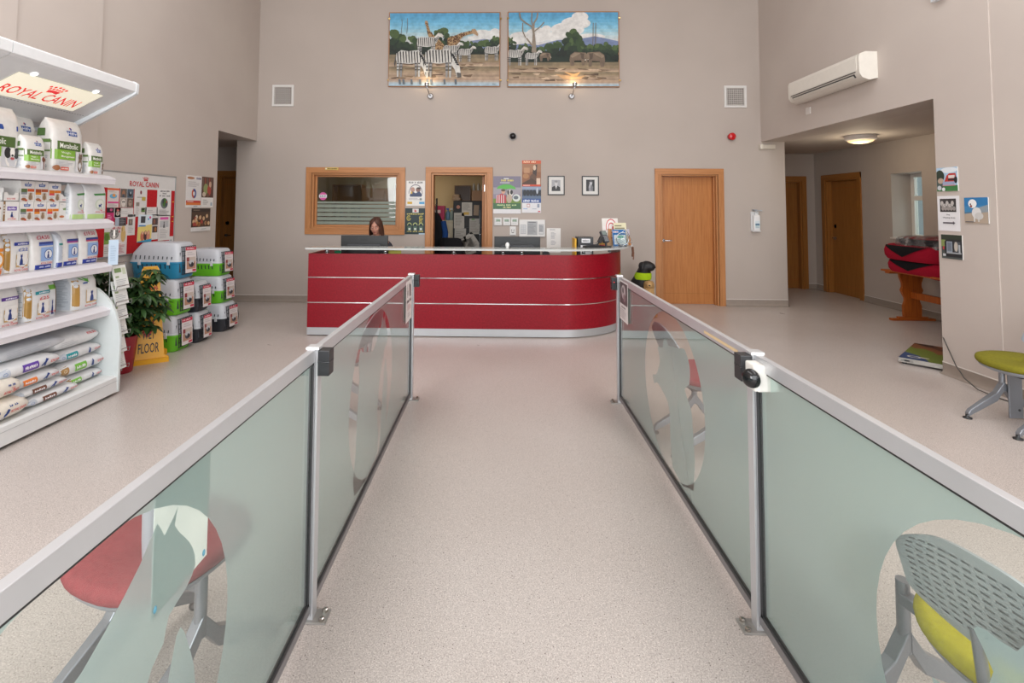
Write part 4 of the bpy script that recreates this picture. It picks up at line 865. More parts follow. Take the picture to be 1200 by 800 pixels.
def rainbow(p): p.rect(0,0,100,100,'#e9d67f'); p.poly([(0,0),(100,0),(100,34),(0,46)],'#d9e6ee'); p.rect(18,6,50,30,'#44464c'); p.ell(84,10,7,5,'#d94f8f'); p.ell(72,16,5,4,'#4aa6d8'); p.lines(6,36,80,46,1,'#3d7fbf'); p.ell(34,78,14,18,'#c7775c'); p.ell(55,76,12,18,'#51353a'); p.ell(76,76,13,19,'#d48f7a'); [p.ell(x,66,7,6,'#e0b294') for x in (34,55,76)]; p.poly([(0,97),(100,88),(100,100),(0,100)],'#3c9cc4')
paper('bright yellow poster with three smiling people', 5.60, 5.83, 1.14, 1.45, rainbow, tilt=0.03, lift=0.003)
paper('white sheet with two dark photographs above the blue carrier', 5.83, 5.95, 1.16, 1.45, lambda p: (p.lines(10,3,60,10,2,'#9a9898'), p.rect(8,14,92,42,'#4c3f42'), p.ell(40,28,16,10,'#8a5a48'), p.rect(14,46,88,72,'#54443c'), p.ell(60,60,16,9,'#a56a3e')))
paper('white notice with pink heading and a black cat photo', 5.955, 6.165, 1.14, 1.44, lambda p: (p.rect(12,8,84,18,'#d756a4'), p.rect(10,22,86,48,'#b9babd'), p.cat(34,24,26,'#35363b'), p.lines(12,54,86,92,6,'#c2c0c0')))
paper('white adoption notice with a yellow labrador and red heading', 5.21, 5.45, 1.02, 1.35, lambda p: (p.text('Can dogs', 10, 6, 60, 15, '#b8505a'), p.text('help you?', 10, 18, 58, 27, '#b8505a'), p.ell(76,34,15,22,'#cfae72'), p.ell(74,14,12,10,'#d8bb82'), p.ell(68,16,4,7,'#b5925a'), p.rect(14,34,24,44,'#a53a48'), p.lines(8,60,92,92,8,'#c78a90')), '#e3dbda')
paper('green leafy flyer partly behind the adoption notice', 5.13, 5.21, 1.03, 1.34, lambda p: (p.rect(0,20,100,60,'#7fa04c'), p.ell(40,36,40,12,'#54772f'), p.lines(10,66,90,92,4,'#b5b3ae')))
paper('small white card at the foot of the board, far corner', 6.165, 6.235, 1.05, 1.18, lambda p: (p.rect(20,30,60,60,'#8d8f93'), p.lines(10,66,80,90,2,'#bbb')))
def pin(y, z, c, lab): 
    g = G(); g.lathe([(0.006,0),(0.004,0.004),(0.004,0.008),(0.007,0.012)], (0,0,0), c, 'plastic', 8, 'x'); mk('push_pin', g, None, lab, 'pin', 'yellow pins down the board edge', loc=(-4.007, y, z))
for z in (1.6, 1.42, 1.36): pin(6.205, z, '#d9b33a', 'yellow push pin on the bare red edge of the notice board')
# posters beyond the board
def ringposter(p): p.rect(0,0,100,100,'#dcdad9'); p.ell(30,8,24,4,'#b07a58'); p.text('SURVEY', 66, 4, 98, 12, '#4f4a78'); p.lines(12,18,90,36,4,'#bab7b8'); p.ring(52,56,7,15,'#c25a3a',90,250); p.ring(52,56,7,15,'#35508f',250,450); p.rect(2,78,98,85,'#c24034'); p.rect(2,85,98,92,'#d57a3c'); p.lines(8,79,70,84,1,'#e8cfc6'); p.lines(50,94,90,98,1,'#7b8894')
flat('poster', 'white poster with a red and blue ring diagram and red band at its foot', 'poster', 0.335, 0.42, (-4.018, 6.645, 1.53), LW, ringposter, 'posters on the left wall')
def redpets(p): p.rect(0,0,100,68,'#5a3b33'); [p.rect(5+q*18,4,16+q*18,40,'#8d4a3e' if q % 2 else '#6f5a50') for q in range(5)]; p.ell(34,40,20,18,'#8a9560'); p.ell(62,44,16,18,'#a8463c'); p.ell(70,24,10,10,'#c9a68c'); p.ell(20,58,14,8,'#c7b6a4'); p.ell(50,60,14,7,'#6d4d3c'); p.lines(12,74,60,92,4,'#b5b2b0'); p.rect(76,84,90,95,'#9fb0bd')
flat('poster', 'dark red photo poster with white foot, beside the ring diagram poster', 'poster', 0.285, 0.415, (-4.018, 6.965, 1.535), LW, redpets, 'posters on the left wall')
def pack(p):
    r = random.Random(4); p.rect(0,0,100,82,'#4e3a2e'); p.rect(0,0,100,16,'#332721'); p.lines(10,4,60,12,1,'#7f6c5c')
    for k in range(22): p.ell(6+88*r.random(), 34+38*r.random(), 6, 9, r.choice(['#b5824f','#8f5e38','#cfae86','#d8c8b4','#6d4630','#a8473f']))
    p.rect(0,82,100,100,'#d9d7d5'); p.lines(50,88,90,94,1,'#9aa')
flat('poster', 'poster with a crowd of brown dogs, lowest of the three on the wall', 'poster', 0.44, 0.305, (-4.018, 6.83, 1.215), LW, pack, 'posters on the left wall')

# ------------------------------------------------------------------ pet carriers
def carrier(label, x, y, z, w, l, h, tub, big=True, group='stacked pet carriers'):
    """door end faces local -y; origin under the door end"""
    t = thing('pet_carrier', label, 'pet carrier', (x, y, z), PI/2, group)
    zm = h*0.47; GR = '#bfc2c8'
    def r2(kw, y0, y1, zz, e=6): return [(a, b, c) for a, b, c in rrect(w*kw, y1-y0, e, 28, 0, (y0+y1)/2, zz)]
    g = G(); g.loft([r2(.80, .035, l-.05, 0.0), r2(.84, .02, l-.035, .012), r2(.93, .008, l-.015, zm-.02), r2(.95, .004, l-.008, zm)], tub, 'plastic')
    g.loft([r2(1.0, -.008, l, zm-.016), r2(1.0, -.008, l, zm)], tub, 'plastic')
    for s_ in (-1, 1):     # slots below the rim
        for k in range(8 if big else 6):
            yy = l*0.18+k*l*0.085; xx = s_*(w*0.47)
            g.add([(xx-s_*0.006, yy, zm-.07), (xx-s_*0.006, yy+0.011, zm-.07), (xx+s_*0.004, yy+0.011, zm-.022), (xx+s_*0.004, yy, zm-.022)], [(0,1,2,3)] if s_ > 0 else [(3,2,1,0)], '#23313a', 'matte')
    mk('base_tub', g, t, 'coloured lower tub')
    g = G(); g.loft([r2(1.0, -.006, l, zm+.001), r2(1.0, -.006, l, zm+.014)], '#c6c9ce', 'plastic')
    g.loft([r2(.95, .004, l-.008, zm+.014), r2(.93, .012, l-.03, zm+h*.25), r2(.86, .032, l-.10, h*.93), r2(.80, .05, l-.12, h*.985), r2(.6, .08, l-.15, h)], GR, 'plastic')
    for s_ in (-1, 1):
        for k in range(9 if big else 7):
            yy = l*0.14+k*l*0.085; xx = s_*(w*0.475); hh = 0.026+0.018*(k/8)
            g.add([(xx+s_*.003, yy, zm+.03), (xx+s_*.003, yy+0.012, zm+.03), (xx-s_*hh*.12+s_*.002, yy+0.012, zm+.03+hh), (xx-s_*hh*.12+s_*.002, yy, zm+.03+hh)], [(0,1,2,3)] if s_ > 0 else [(3,2,1,0)], '#3c4149', 'matte')
    mk('lid', g, t, 'pale grey lid')
    for s_ in (-1, 1):
        for q in (.2, .75):
            g = G(); g.box(s_*w*.5-.008, s_*w*.5+.008, l*q-.014, l*q+.014, zm-.03, zm+.028, '#ccced2', 'plastic'); mk('clip', g, t, bev=0.003)
    g = G(); lean = lambda zz: 0.006 + max(0, (zz-zm))*0.10 - 0.0   # wire door
    dw = w*.74; z0, z1 = h*.12, h*.88
    for k in range(8):
        xx = -dw/2+dw*k/7; g.tube([(xx*0.93, -.004, z0), (xx, -.012, zm), (xx*.92, .010, z1)], 0.004, '#23252b', 'plastic', 6)
    for k in range(7):
        zz = z0+(z1-z0)*k/6; yy = -.004-(.008*(zz-z0)/(zm-z0)) if zz < zm else -.012+.024*(zz-zm)/(z1-zm)
        g.tube([(-dw/2*.96, yy, zz), (dw/2*.96, yy, zz)], 0.004, '#23252b', 'plastic', 6)
    g.box(-dw*.5, dw*.5, 0.02, 0.024, z0+.02, z1-.06, '#4a4e55', 'matte')
    d = mk('wire_door', g, t, 'dark wire door')
    g = G(); ww, hh = w*.54, h*.72; g.box(-ww/2, ww/2, -.0012, 0, 0, hh, '#e3dcdc', 'print'); p = P(g, ww, hh, y=-.0012)
    p.rect(0,0,100,13,'#c4304c'); p.text('PET CARRIER', 10, 3, 80, 9, '#efdde0'); p.lines(14,18,86,34,2,'#c9c3c5'); p.rect(8,40,92,86,'#b98f78'); p.rect(8,40,92,58,'#c9bdb4'); p.ell(52,66,26,14,'#4a4d55'); p.ell(52,60,24,8,'#c5c8cd'); p.ell(58,68,10,8,'#26272c'); p.rect(8,40,30,56,'#8f3c40'); p.rect(60,88,94,96,'#c4304c')
    c = mk('printed_card', g, d, 'white and red printed card', loc=(0.006, -.020, h*.14)); c.rotation_euler = (math.radians(-3), 0.03, 0)
    g = G(); g.tube([(-0.045, l*.42, h*.985), (-.04, l*.42, h+.004), (.04, l*.42, h+.004), (.045, l*.42, h*.985)], 0.008, '#b4b7bc', 'plastic'); mk('handle', g, t)
    return t
GRN, BLU, BLK = '#6cc22a', '#2a86ae', '#2c2f36'
carrier('lime-based pet carrier at the bottom of the nearest stack', -3.405, 5.57, 0.0, 0.35, 0.53, 0.385, GRN)
carrier('lime-based pet carrier in the middle of the nearest stack', -3.40, 5.57, 0.386, 0.35, 0.54, 0.385, GRN)
carrier('blue-based pet carrier on top of the nearest stack', -3.39, 5.57, 0.772, 0.36, 0.57, 0.385, BLU)
carrier('black-based pet carrier at the bottom of the middle stack', -3.38, 5.92, 0.0, 0.30, 0.50, 0.345, BLK, False)
carrier('black-based pet carrier on top of the middle stack', -3.40, 5.92, 0.346, 0.30, 0.50, 0.335, BLK, False)
carrier('black-based pet carrier at the bottom of the farthest stack', -3.37, 6.48, 0.0, 0.37, 0.54, 0.345, BLK, False)
carrier('lime-based pet carrier in the middle of the farthest stack', -3.42, 6.48, 0.346, 0.36, 0.52, 0.335, GRN, False)
carrier('lime-based pet carrier on top of the farthest stack', -3.45, 6.48, 0.682, 0.36, 0.52, 0.335, GRN, False)

# ------------------------------------------------------------------ wet floor sign and potted plant
YE = '#e0a318'
ws = thing('wet_floor_sign', 'yellow folding wet floor sign behind the potted plant', 'sign', (-3.54, 5.17, 0), math.radians(36))
def leaf_panel(flip):
    g = G(); s_ = -1 if not flip else 1
    pr = [(-.17,0),(.17,0),(.17,.05),(.135,.07),(.075,.90),(.06,.93),(-.06,.93),(-.075,.90),(-.135,.07),(-.17,.05)]
    def q(x, z, t): return (x, s_*(0.155-0.15*z/.93)+t, z)
    f, b = [q(x, z, -.012) for x, z in pr], [q(x, z, .012) for x, z in pr]; n = len(pr)
    g.add(f+b, [tuple(range(n)), tuple(range(2*n-1, n-1, -1))]+[(i, n+i, n+(i+1) % n, (i+1) % n) for i in range(n)], YE, 'plastic')
    g.box(-.175, .175, s_*.155-.03, s_*.155+.03, 0, .045, YE, 'plastic')
    if not flip:
        p = P(g, .3, .93, fn=lambda u, v, n: (u, s_*(0.155-0.15*v/.93)-.012-n, v))
        p.poly([(50,28),(70,46),(30,46)],'#b5342b'); p.poly([(50,32),(64,44.5),(36,44.5)],YE); p.rect(48.5,35,51.5,41,'#222'); p.text('CAUTION',26,20,74,25,'#b5342b')
        p.ring(46,55,14,18,'#b5342b',0,350); p.text('WET',32,66,68,75,'#2b2317'); p.text('FLOOR',22,79,80,89,'#2b2317')
    return g
mk('front_board', leaf_panel(False), ws, bev=0.003); mk('rear_board', leaf_panel(True), ws, bev=0.003)
g = G(); g.box(-.06, .06, -.025, .025, .91, .935, YE, 'plastic'); mk('hinge_top', g, ws, bev=0.004)
pp = thing('potted_plant', 'leafy umbrella plant in a red pot beside the shelving', 'plant', (-3.53, 4.78, 0))
g = G(); g.lathe([(.095,0),(.10,.005),(.135,.33),(.14,.34),(.128,.34),(.122,.3),(.0005,.3)], (0,0,0), '#9c1f2e', 'plastic', 28, caps=False); g.lathe([(.0005,0.001),(.095,0.0)], (0,0,0), '#9c1f2e', 'plastic', 28, caps=False); mk('pot', g, pp)
g = G(); g.lathe([(.122,.302),(.06,.315),(.0005,.318)], (0,0,0), '#3a2c22', 'matte', 20, caps=False); mk('soil', g, pp)
g = G(); gl = G(); rr = random.Random(11)
def leaflet(gg, o, d, ln, wd, up, col):
    d = d.normalized(); sd = d.cross(up).normalized(); dn = Vector((0,0,-1)); pts = []
    for t, k in ((0,.12),(.2,.7),(.45,1),(.7,.8),(.9,.35),(1,.03)):
        c = o + d*ln*t + dn*ln*0.35*t*t
        pts.append((c - sd*wd*k/2 + Vector((0,0,.15*wd*k)), c, c + sd*wd*k/2 + Vector((0,0,.15*wd*k))))
    vs = [q for tri in pts for q in tri]; fs = []
    for j in range(5): fs += [(3*j, 3*j+1, 3*j+4, 3*j+3), (3*j+1, 3*j+2, 3*j+5, 3*j+4)]
    gg.add(vs, fs, col, 'leaf', True)
stems = []
for k in range(7):
    a = 2*PI*k/7+rr.uniform(-.3,.3); r = rr.uniform(.03,.17); top = rr.uniform(.62,.92)
    s_ = [Vector((.03*math.cos(a), .03*math.sin(a), .3)), Vector((.6*r*math.cos(a), .6*r*math.sin(a), .3+(top-.3)*.5)), Vector((r*math.cos(a)+.06, r*math.sin(a)*.8, top))]
    g.tube(s_, [.008,.006,.004], '#5d5a34', 'matte', 6); stems.append(s_)
heads = []
for s_ in stems:
    for t in (0.15, .35, .55, .75, .9, 1.0):
        b = s_[0].lerp(s_[1], t*2) if t < .5 else s_[1].lerp(s_[2], t*2-1)
        for q in range(3):
            a = rr.uniform(0, 2*PI); pet = Vector((math.cos(a), math.sin(a), rr.uniform(.05,.7)))*rr.uniform(.06,.15)
            heads.append((b, b+pet))
for k in range(30):   # arching low fronds towards the aisle
    a = rr.uniform(-1.2, 0.9); b = Vector((0.03, 0, rr.uniform(.46,.7))); heads.append((b, b+Vector((math.cos(a)*rr.uniform(.16,.34), math.sin(a)*.22, rr.uniform(-.12,.1)))))
for b, e in heads:
    g.tube([b, (b+e)/2+Vector((0,0,.01)), e], .0022, '#62702f', 'leaf', 5)
    ax = (e-b).normalized(); n = rr.randint(7,9)
    for k in range(n):
        a = 2*PI*k/n; d = Vector((math.cos(a), math.sin(a), rr.uniform(-.55,.1)))
        leaflet(gl, e, d, rr.uniform(.085,.125), rr.uniform(.038,.052), Vector((0,0,1)), rr.choice(['#2f4a26','#38572c','#283f22','#41622f','#35502b']))
mk('stems', g, pp); mk('foliage', gl, pp, label='glossy dark green leaves')
# ------------------------------------------------------------------ waiting room chairs (front faces local -y)
def chair(label, loc, rz, seatcol, backcol, back='grey', group='padded waiting room chairs'):
    t = thing('waiting_chair', label, 'chair', loc, rz, group); GR = '#8d9198'
    out = []
    for i in range(40):
        a = 2*PI*i/40; c, s_ = math.cos(a), math.sin(a)
        wx = 0.255*math.copysign(abs(c)**.8, c)*(1.0 - 0.10*(s_ > 0)*s_); out.append((wx, -.01+0.235*math.copysign(abs(s_)**.75, s_)))
    def ring(k, z, dz=0): return [(x*k, y*k-(1-k)*.01, z+dz*((abs(x)/.255)**2)*.5 - .012*max(0, -y/.235)**3) for x, y in out]
    g = G(); g.loft([ring(.90,.425,.012), ring(.985,.437,.012), ring(1,.452,.012), ring(.985,.467,.012), ring(.9,.478,.008), ring(.6,.482,.0), ring(.2,.48,0)], seatcol, 'fabric'); mk('seat', g, t, label='padded fabric seat')
    g = G(); g.loft([ring(.80,.40), ring(.93,.415,.01), ring(.95,.428,.012)], GR, 'plastic'); g.box(-.06,.06,-.10,.12,.36,.405,'#2c2d31','plastic'); mk('seat_shell', g, t)
    for s_ in (-1, 1):
        x = s_*.175; g = G()
        g.tube([(x,.0,.41),(x,.0,.2)], .019, GR, 'alum', 10)
        for e in (-1, 1):
            q = [(x, e*.005, .235), (x, e*.06, .16), (x, e*.27, .045), (x, e*.285, .03)]
            pr = []
            for (a, b, c), wv, hv in zip(q, (.02,.02,.016,.015), (.03,.032,.02,.014)): pr.append([(a-wv,b,c-hv),(a+wv,b,c-hv),(a+wv,b,c+hv),(a-wv,b,c+hv)])
            g.loft([r_ if e > 0 else r_[::-1] for r_ in pr], GR, 'alum', False)
        lg = mk('leg_frame', g, t, label='grey metal leg frame', bev=0.004)
        for e in (-1, 1):
            g = G(); g.lathe([(.012,.0),(.028,.0),(.028,.008),(.012,.014),(.011,.03)], (x, e*.283, 0), '#26272a', 'plastic', 14); mk('glide', g, lg, label='black foot glide')
    g = G(); g.box(-.175,.175,-.02,.02,.34,.375,GR,'alum'); mk('cross_beam', g, t, bev=0.004)
    if back is None: return t
    # perforated shell: slots are real openings
    nu, nv = 45, 42; g = G(); vs = []; idx = {}
    def bk(u, v):      # u -1..1, v 0..1
        z = .535+.255*v; wv = .225*(1-.06*v)
        e = 1-(max(0, v-.62)/.38)**2.4*.30; e0 = 1-(max(0, .2-v)/.2)**2*.28
        return Vector((u*wv*min(e, e0), .215+.085*v+.02*(1-u*u)-.0, z-.045*abs(u)**2.5*v))
    for j in range(nv+1):
        for i in range(nu+1): idx[i, j] = len(vs); vs.append(bk(-1+2*i/nu, j/nv))
    hole = lambda i, j: 3 < i < nu-3 and 3 < j < nv-3 and (j % 3 == 0) and (i % 3 != 0) if back == 'grey' else False
    fs = [(idx[i,j], idx[i,j+1], idx[i+1,j+1], idx[i+1,j]) for j in range(nv) for i in range(nu) if not hole(i, j)]
    th = Vector((0, -.009, 0)); n = len(vs); vs2 = vs+[q+th for q in vs]
    g.add(vs2, [f[::-1] for f in fs] + [tuple(q+n for q in f) for f in fs], backcol, 'plastic', True)
    rim = [idx[i,0] for i in range(nu+1)]+[idx[nu,j] for j in range(1,nv+1)]+[idx[i,nv] for i in range(nu-1,-1,-1)]+[idx[0,j] for j in range(nv-1,0,-1)]
    g.add(vs2, [(a, b, b+n, a+n) for a, b in zip(rim, rim[1:]+rim[:1])], backcol, 'plastic')
    b_ = mk('backrest', g, t, label='perforated grey plastic back' if back == 'grey' else 'plum upholstered back')
    if back != 'grey':
        g = G(); g.add([bk(-.96+1.92*i/20, .03+.94*j/16)+Vector((0,-.028*(1-abs(-1+i/10)**4)*(1-abs(-1+j/8)**4)-.010,0)) for j in range(17) for i in range(21)], [(j*21+i+0, j*21+i+1, (j+1)*21+i+1, (j+1)*21+i) for j in range(16) for i in range(20)], seatcol, 'fabric', True); mk('back_pad', g, b_)
    for s_ in (-1, 1):
        g = G(); g.tube([(s_*.05,.05,.40),(s_*.05,.17,.395),(s_*.055,.225,.44),(s_*.06,.238,.58)], .013, GR, 'alum', 10); mk('back_support', g, t)
    return t
LIME, RED = '#8f8a26', '#983a40'
chair('lime-seated grey chair against the right wall', (3.80, 3.83, 0), math.radians(-86), '#7d7826', '#8d929a')
chair('lime-seated chair with perforated grey back, seen through the nearest clear oval', (1.36, 1.27, 0), math.radians(105), '#b3a92c', '#a3a9ac')
nc = bpy.data.objects['waiting_chair.001']
for ch in nc.children:
    if ch.name.startswith(('seat',)): ch.location.x += .07
    if ch.name.startswith('leg_frame') and ch.bound_box[0][0] > 0: ch.location.x += .24
    if ch.name.startswith('cross_beam'): ch.scale.x = 1.7; ch.location.x = .12
chair('red-seated grey chair behind the farther hallway-side barrier', (1.38, 3.5, 0), math.radians(94), RED, '#8b8d93')
chair('red-seated grey chair behind the farther carrier-side barrier', (-1.20, 3.85, 0), math.radians(-94), RED, '#8b8d93')
rc = chair('red-seated chair without a back behind the white notice on the barrier', (-1.10, 1.72, 0), math.radians(-20), '#8e4448', '#9aa0a3', None)
g = G(); g.tube([(.062,-.084,.44),(.06,-.086,.52),(.058,-.084,.62)], [.026,.027,.029], '#9ea1a8', 'plastic', 16); mk('arm_post', g, rc, label='grey arm post')
# linking blades beside two chairs
g = G(); g.box(-.05,.05,-.006,.006,.0,.41,'#8d9198','alum')
for z in (.06,.36): g.lathe([(.009,-.009),(.009,-.006)], (.02,0,z), '#3b3d42','plastic',10,'y')
mk('link_blade', g, bpy.data.objects['waiting_chair'], label='flat grey linking blade with two bolts', loc=(-.137, .058, .01), rot=(0, 0, math.radians(86)), bev=0.003)
# notice on the outside of the near barrier, notices on the far posts
g = G(); g.box(-.0004, .0004, 0, .205, 0, .275, '#e9efec', 'thin_paper')
for y, z in ((.012,.26),(.19,.26),(.012,.014),(.19,.014)): g.ell((.0015,y,z),(.002,.006,.008),'#58a9cc','matte',8,6)
mk('taped_notice', g, None, 'blank white notice stuck behind the near barrier glass with blue putty', 'notice', loc=(-.7195, 1.09, .69))
def mosaic(p): p.rect(4,3,96,58,'#5b4f52'); p.ell(50,26,26,18,'#b9aeb0'); p.ell(44,22,8,8,'#3a3236'); p.ell(62,40,14,10,'#8c7478'); p.text('PLEASE', 24, 62, 76, 68, '#6d5a5e'); p.lines(12,70,88,94,5,'#b7aeb0')
g = G(); g.box(-.125,.125,-.001,0,0,.30,'#e2dcda','print'); mosaic(P(g,.25,.30,y=-.001)); mk('post_notice', g, None, 'white notice with a dark photo on the glass near the far hallway-side post', 'notice', loc=(.962, 4.0, .685), rot=(0,0,-PI/2))
def dogno(p): p.text('L', 20, 6, 34, 40, '#4a4245'); p.poly([(52,8),(78,14),(80,42),(58,40)],'#4a4245'); p.text('KEEP DOGS', 12, 46, 88, 54, '#5b5054'); p.lines(18,58,82,72,3,'#c59a9c'); p.lines(26,78,74,90,2,'#b9b0b2')
g = G(); g.box(-.125,.125,-.001,0,0,.31,'#e2dbd9','print'); dogno(P(g,.25,.31,y=-.001)); mk('post_notice', g, None, 'white notice with dark lettering on the glass near the far carrier-side post', 'notice', loc=(-.700, 4.02, .67), rot=(0,0,PI/2))
g = G(); g.box(0,.0008,-.17,.17,0,.013,'#d5bb94','print'); mk('rail_sticker', g, None, 'thin tan sticker along the rail just beyond the dome sensor', 'sticker', loc=(.9615, 2.28, .97))

# ------------------------------------------------------------------ hallway: trestle table, beds, scale, wall pictures
tb = thing('trestle_table', 'orange pine trestle table under a stack of dog beds', 'table', (5.82, 7.0, 0))
tx = lambda x, y, z: None
def trestle(y):
    g = G(); pr = [(-.17,.05),(-.14,.30),(-.10,.36),(-.14,.42),(-.16,.46),(-.17,.50),(-.10,.56),(-.13,.62),(-.20,.66),(-.22,.675)]
    pr = [(-.12,.05),(-.125,.20),(-.10,.27),(-.10,.31),(-.125,.36),(-.15,.42),(-.13,.47),(-.13,.52),(-.16,.60),(-.165,.655)]
    poly = pr + [(-x, z) for x, z in pr[::-1]]
    g.prism(poly, 'y', y-.02, y+.02, '#fff', 'pine'); f = mk('trestle_leg', g, tb, bev=0.004)
    g = G(); g.box(-.30,.30,y-.035,y+.035,0,.03,mat='pine_across'); g.box(-.2,.2,y-.03,y+.03,.03,.052,mat='pine_across'); mk('foot', g, f, bev=0.004)
trestle(.42); trestle(-.75)
g = G()
for k in range(4): g.box(-.36+.181*k, -.182+.181*k, -1.05, .5, .685, .71, mat='pine')
for y in (.42, -.75): g.box(-.33,.33,y-.04,y+.04,.655,.685,mat='pine_across')
mk('table_top', g, tb, bev=0.003)
g = G(); g.box(-.022,.022,-.75,.42,.31,.40,mat='pine'); g.box(-.012,.012,.40,.50,.325,.385,mat='pine'); mk('stretcher', g, tb, bev=0.003)
BR, BB = '#a3142e', '#17171a'
def dogbed(label, z, h, dx=0.0, dy=0.0, rz=0.0):
    t = thing('dog_bed', label, 'dog bed', (5.74+dx, 6.95+dy, z), rz, 'stacked dog beds'); w, l = .70, .92
    def R(kx, ky, zz, e=5): return [(a, b, zz+.012*math.sin(3*a/w+2*b/l)) for a, b, _ in rrect(w*kx, l*ky, e, 40)]
    g = G(); g.loft([R(.93,.94,0), R(1,1,h*.25), R(1.02,1.01,h*.6), R(.97,.98,h*.9), R(.88,.9,h), R(.74,.8,h*.92), R(.7,.76,h*.5), R(.3,.3,h*.45)], BR, 'fabric'); mk('bolster', g, t, label='red padded rim')
    g = G()
    def front(u, v, n):   # black V-shaped inset on the end facing the hall entrance
        zz = v*h; k = interp([0,.25,.6,.9,1],[.94,1,1.01,.98,.9], v); q = min(abs(2*u), .99); y = l/2*k*(1-q**5)**.2
        return Vector((u*w*1.0, -y-.006, zz+.012*math.sin(3*u-2*.5)))
    fnn = lambda u, v, n: tuple(front(u, v, n))
    n, m_ = 16, 7
    for side in (0, 1):      # the end facing the entrance and the long side facing the room
        vv = []
        for i in range(n+1):
            u = -.40+.80*i/n; bot = .97-.72*max(0, 1-abs(u)/.40)
            for j in range(m_):
                v = bot+(.97-bot)*j/(m_-1); k = interp([0,.25,.6,.9,1],[.93,1,1.02,.98,.89], v); q = min(abs(2*u), .99); e = k*(1-q**5)**.2
                vv.append((u*w, -l/2*e-.012, v*h+.012*math.sin(3*u-1)) if side == 0 else (-w/2*e-.012, -u*l, v*h+.012*math.sin(-1.5-2*u)))
        g.add(vv, [(m_*i+j, m_*(i+1)+j, m_*(i+1)+j+1, m_*i+j+1) for i in range(n) for j in range(m_-1)], BB, 'fabric', True)
    mk('black_inset', g, t, label='black fabric inset')
    return t
dogbed('red dog bed with black insets, lower one resting on the pine table', .713, .17, .03, .0, 0.02)
dogbed('red dog bed with black insets, middle of the stack on the table', .885, .20, -.01, .02, -.03)
bt = thing('dog_bed', 'flat black and red dog bed in clear plastic wrap on top of the stack', 'dog bed', (5.80, 6.85, 1.085), 0.05)
def R(kx, ky, zz): return [(a, b, zz) for a, b, _ in rrect(.66*kx, .86*ky, 4, 32)]
g = G(); g.loft([R(.95,.95,0), R(1,1,.025), R(1,1,.06), R(.94,.95,.075)], '#27262a', 'fabric'); mk('mattress', g, bt)
g = G(); g.loft([R(.88,.9,.076), R(.9,.92,.085), R(.8,.85,.105), R(.3,.3,.108)], '#8f3036', 'fabric'); mk('cushion', g, bt, label='dull red cushion')
m, nt, out = newmat('cling_wrap')
trn = N(nt, 'ShaderNodeBsdfTransparent', Color=lin('#eceef0')); glo = N(nt, 'ShaderNodeBsdfPrincipled', **{'Roughness': .25}); glo.inputs['Base Color'].default_value = lin('#b7b5b6')
tcn = N(nt, 'ShaderNodeTexCoord'); ns = N(nt, 'ShaderNodeTexNoise', Scale=9.0, Detail=4.0); L(nt, tcn.outputs['Object'], ns.inputs['Vector'])
fac = ramp(nt, ns.outputs['Fac'], [(.42,(.05,.05,.05)),(.68,(.55,.55,.55))]); mxx = N(nt, 'ShaderNodeMixShader'); L(nt, fac, mxx.inputs[0]); L(nt, trn.outputs[0], mxx.inputs[1]); L(nt, glo.outputs[0], mxx.inputs[2]); L(nt, mxx.outputs[0], out.inputs[0])
rr = random.Random(5)
def RW_(kx, ky, zz, j): return [(a+rr.uniform(-j,j), b+rr.uniform(-j,j), zz+rr.uniform(-j,j)) for a, b, _ in rrect(.70*kx, .92*ky, 4, 40)]
g = G(); g.loft([RW_(1.06,1.03,-.03,.02), RW_(1.04,1.02,.01,.012), RW_(1.02,1.02,.07,.01), RW_(.95,.97,.115,.008), RW_(.5,.5,.125,.006), RW_(.1,.1,.125,.002)], '#fff', 'cling_wrap', True, False)
mk('plastic_wrap', g, bt, label='crinkled clear plastic wrap', sub=1)
g = G(); g.box(-.06,.06,-.001,0,0,.10,'#b3293f','print'); p = P(g,.12,.10,y=-.001); p.rect(10,12,60,40,'#e3d9da'); p.lines(12,50,88,90,4,'#dca9b1')
mk('hang_tag', g, None, 'red and white paper tag hanging over the pine table edge', 'tag', loc=(5.75, 5.94+1.0-.03, .63), rot=(math.radians(-8), math.radians(8), math.radians(-60)))
# weighing scale with a printed mat
sc_ = thing('weighing_scale', 'low platform scale with a printed green and brown mat on the floor', 'scale', (4.493, 5.50, 0), math.radians(-47))
g = G(); g.box(-.20,.20,-.42,.42,.02,.062,'#b9b6b1','alum'); g.box(-.18,-.08,-.4215,-.42,.03,.052,'#8f8d8a','plastic'); g.box(-.15,-.11,-.4225,-.4215,.034,.048,'#2f2f31','plastic'); mk('platform', g, sc_, bev=0.004)
g = G(); p = P(g, .39, .83, fn=lambda u, v, n: (u, v-.415, .0625+n))
p.rect(0,0,100,100,'#68782f'); p.poly([(0,0),(100,0),(100,52),(82,44),(64,52),(52,40),(30,30),(12,34),(0,26)],'#7d4f33'); p.poly([(0,2),(40,0),(66,12),(30,16)],'#3a2a22'); p.poly([(36,14),(74,18),(100,30),(100,40),(70,30)],'#5a382a')
p.poly([(0,64),(30,74),(52,90),(60,100),(0,100)],'#2d456f'); p.ell(26,86,14,5,'#d8d3c2'); p.ell(26,86,10,3.4,'#2d456f'); p.rect(38,83,56,86,'#d8d3c2'); p.poly([(82,84),(92,76),(100,80),(100,96),(88,96)],'#b09c7a')
mk('printed_mat', g, sc_, label='printed countryside mat')
for x in (-.16,.16):
    for y in (-.37,.37):
        g = G(); g.lathe([(.022,0),(.022,.015),(.012,.02)], (x,y,0), '#2b2b2d','plastic',12); mk('foot', g, sc_)
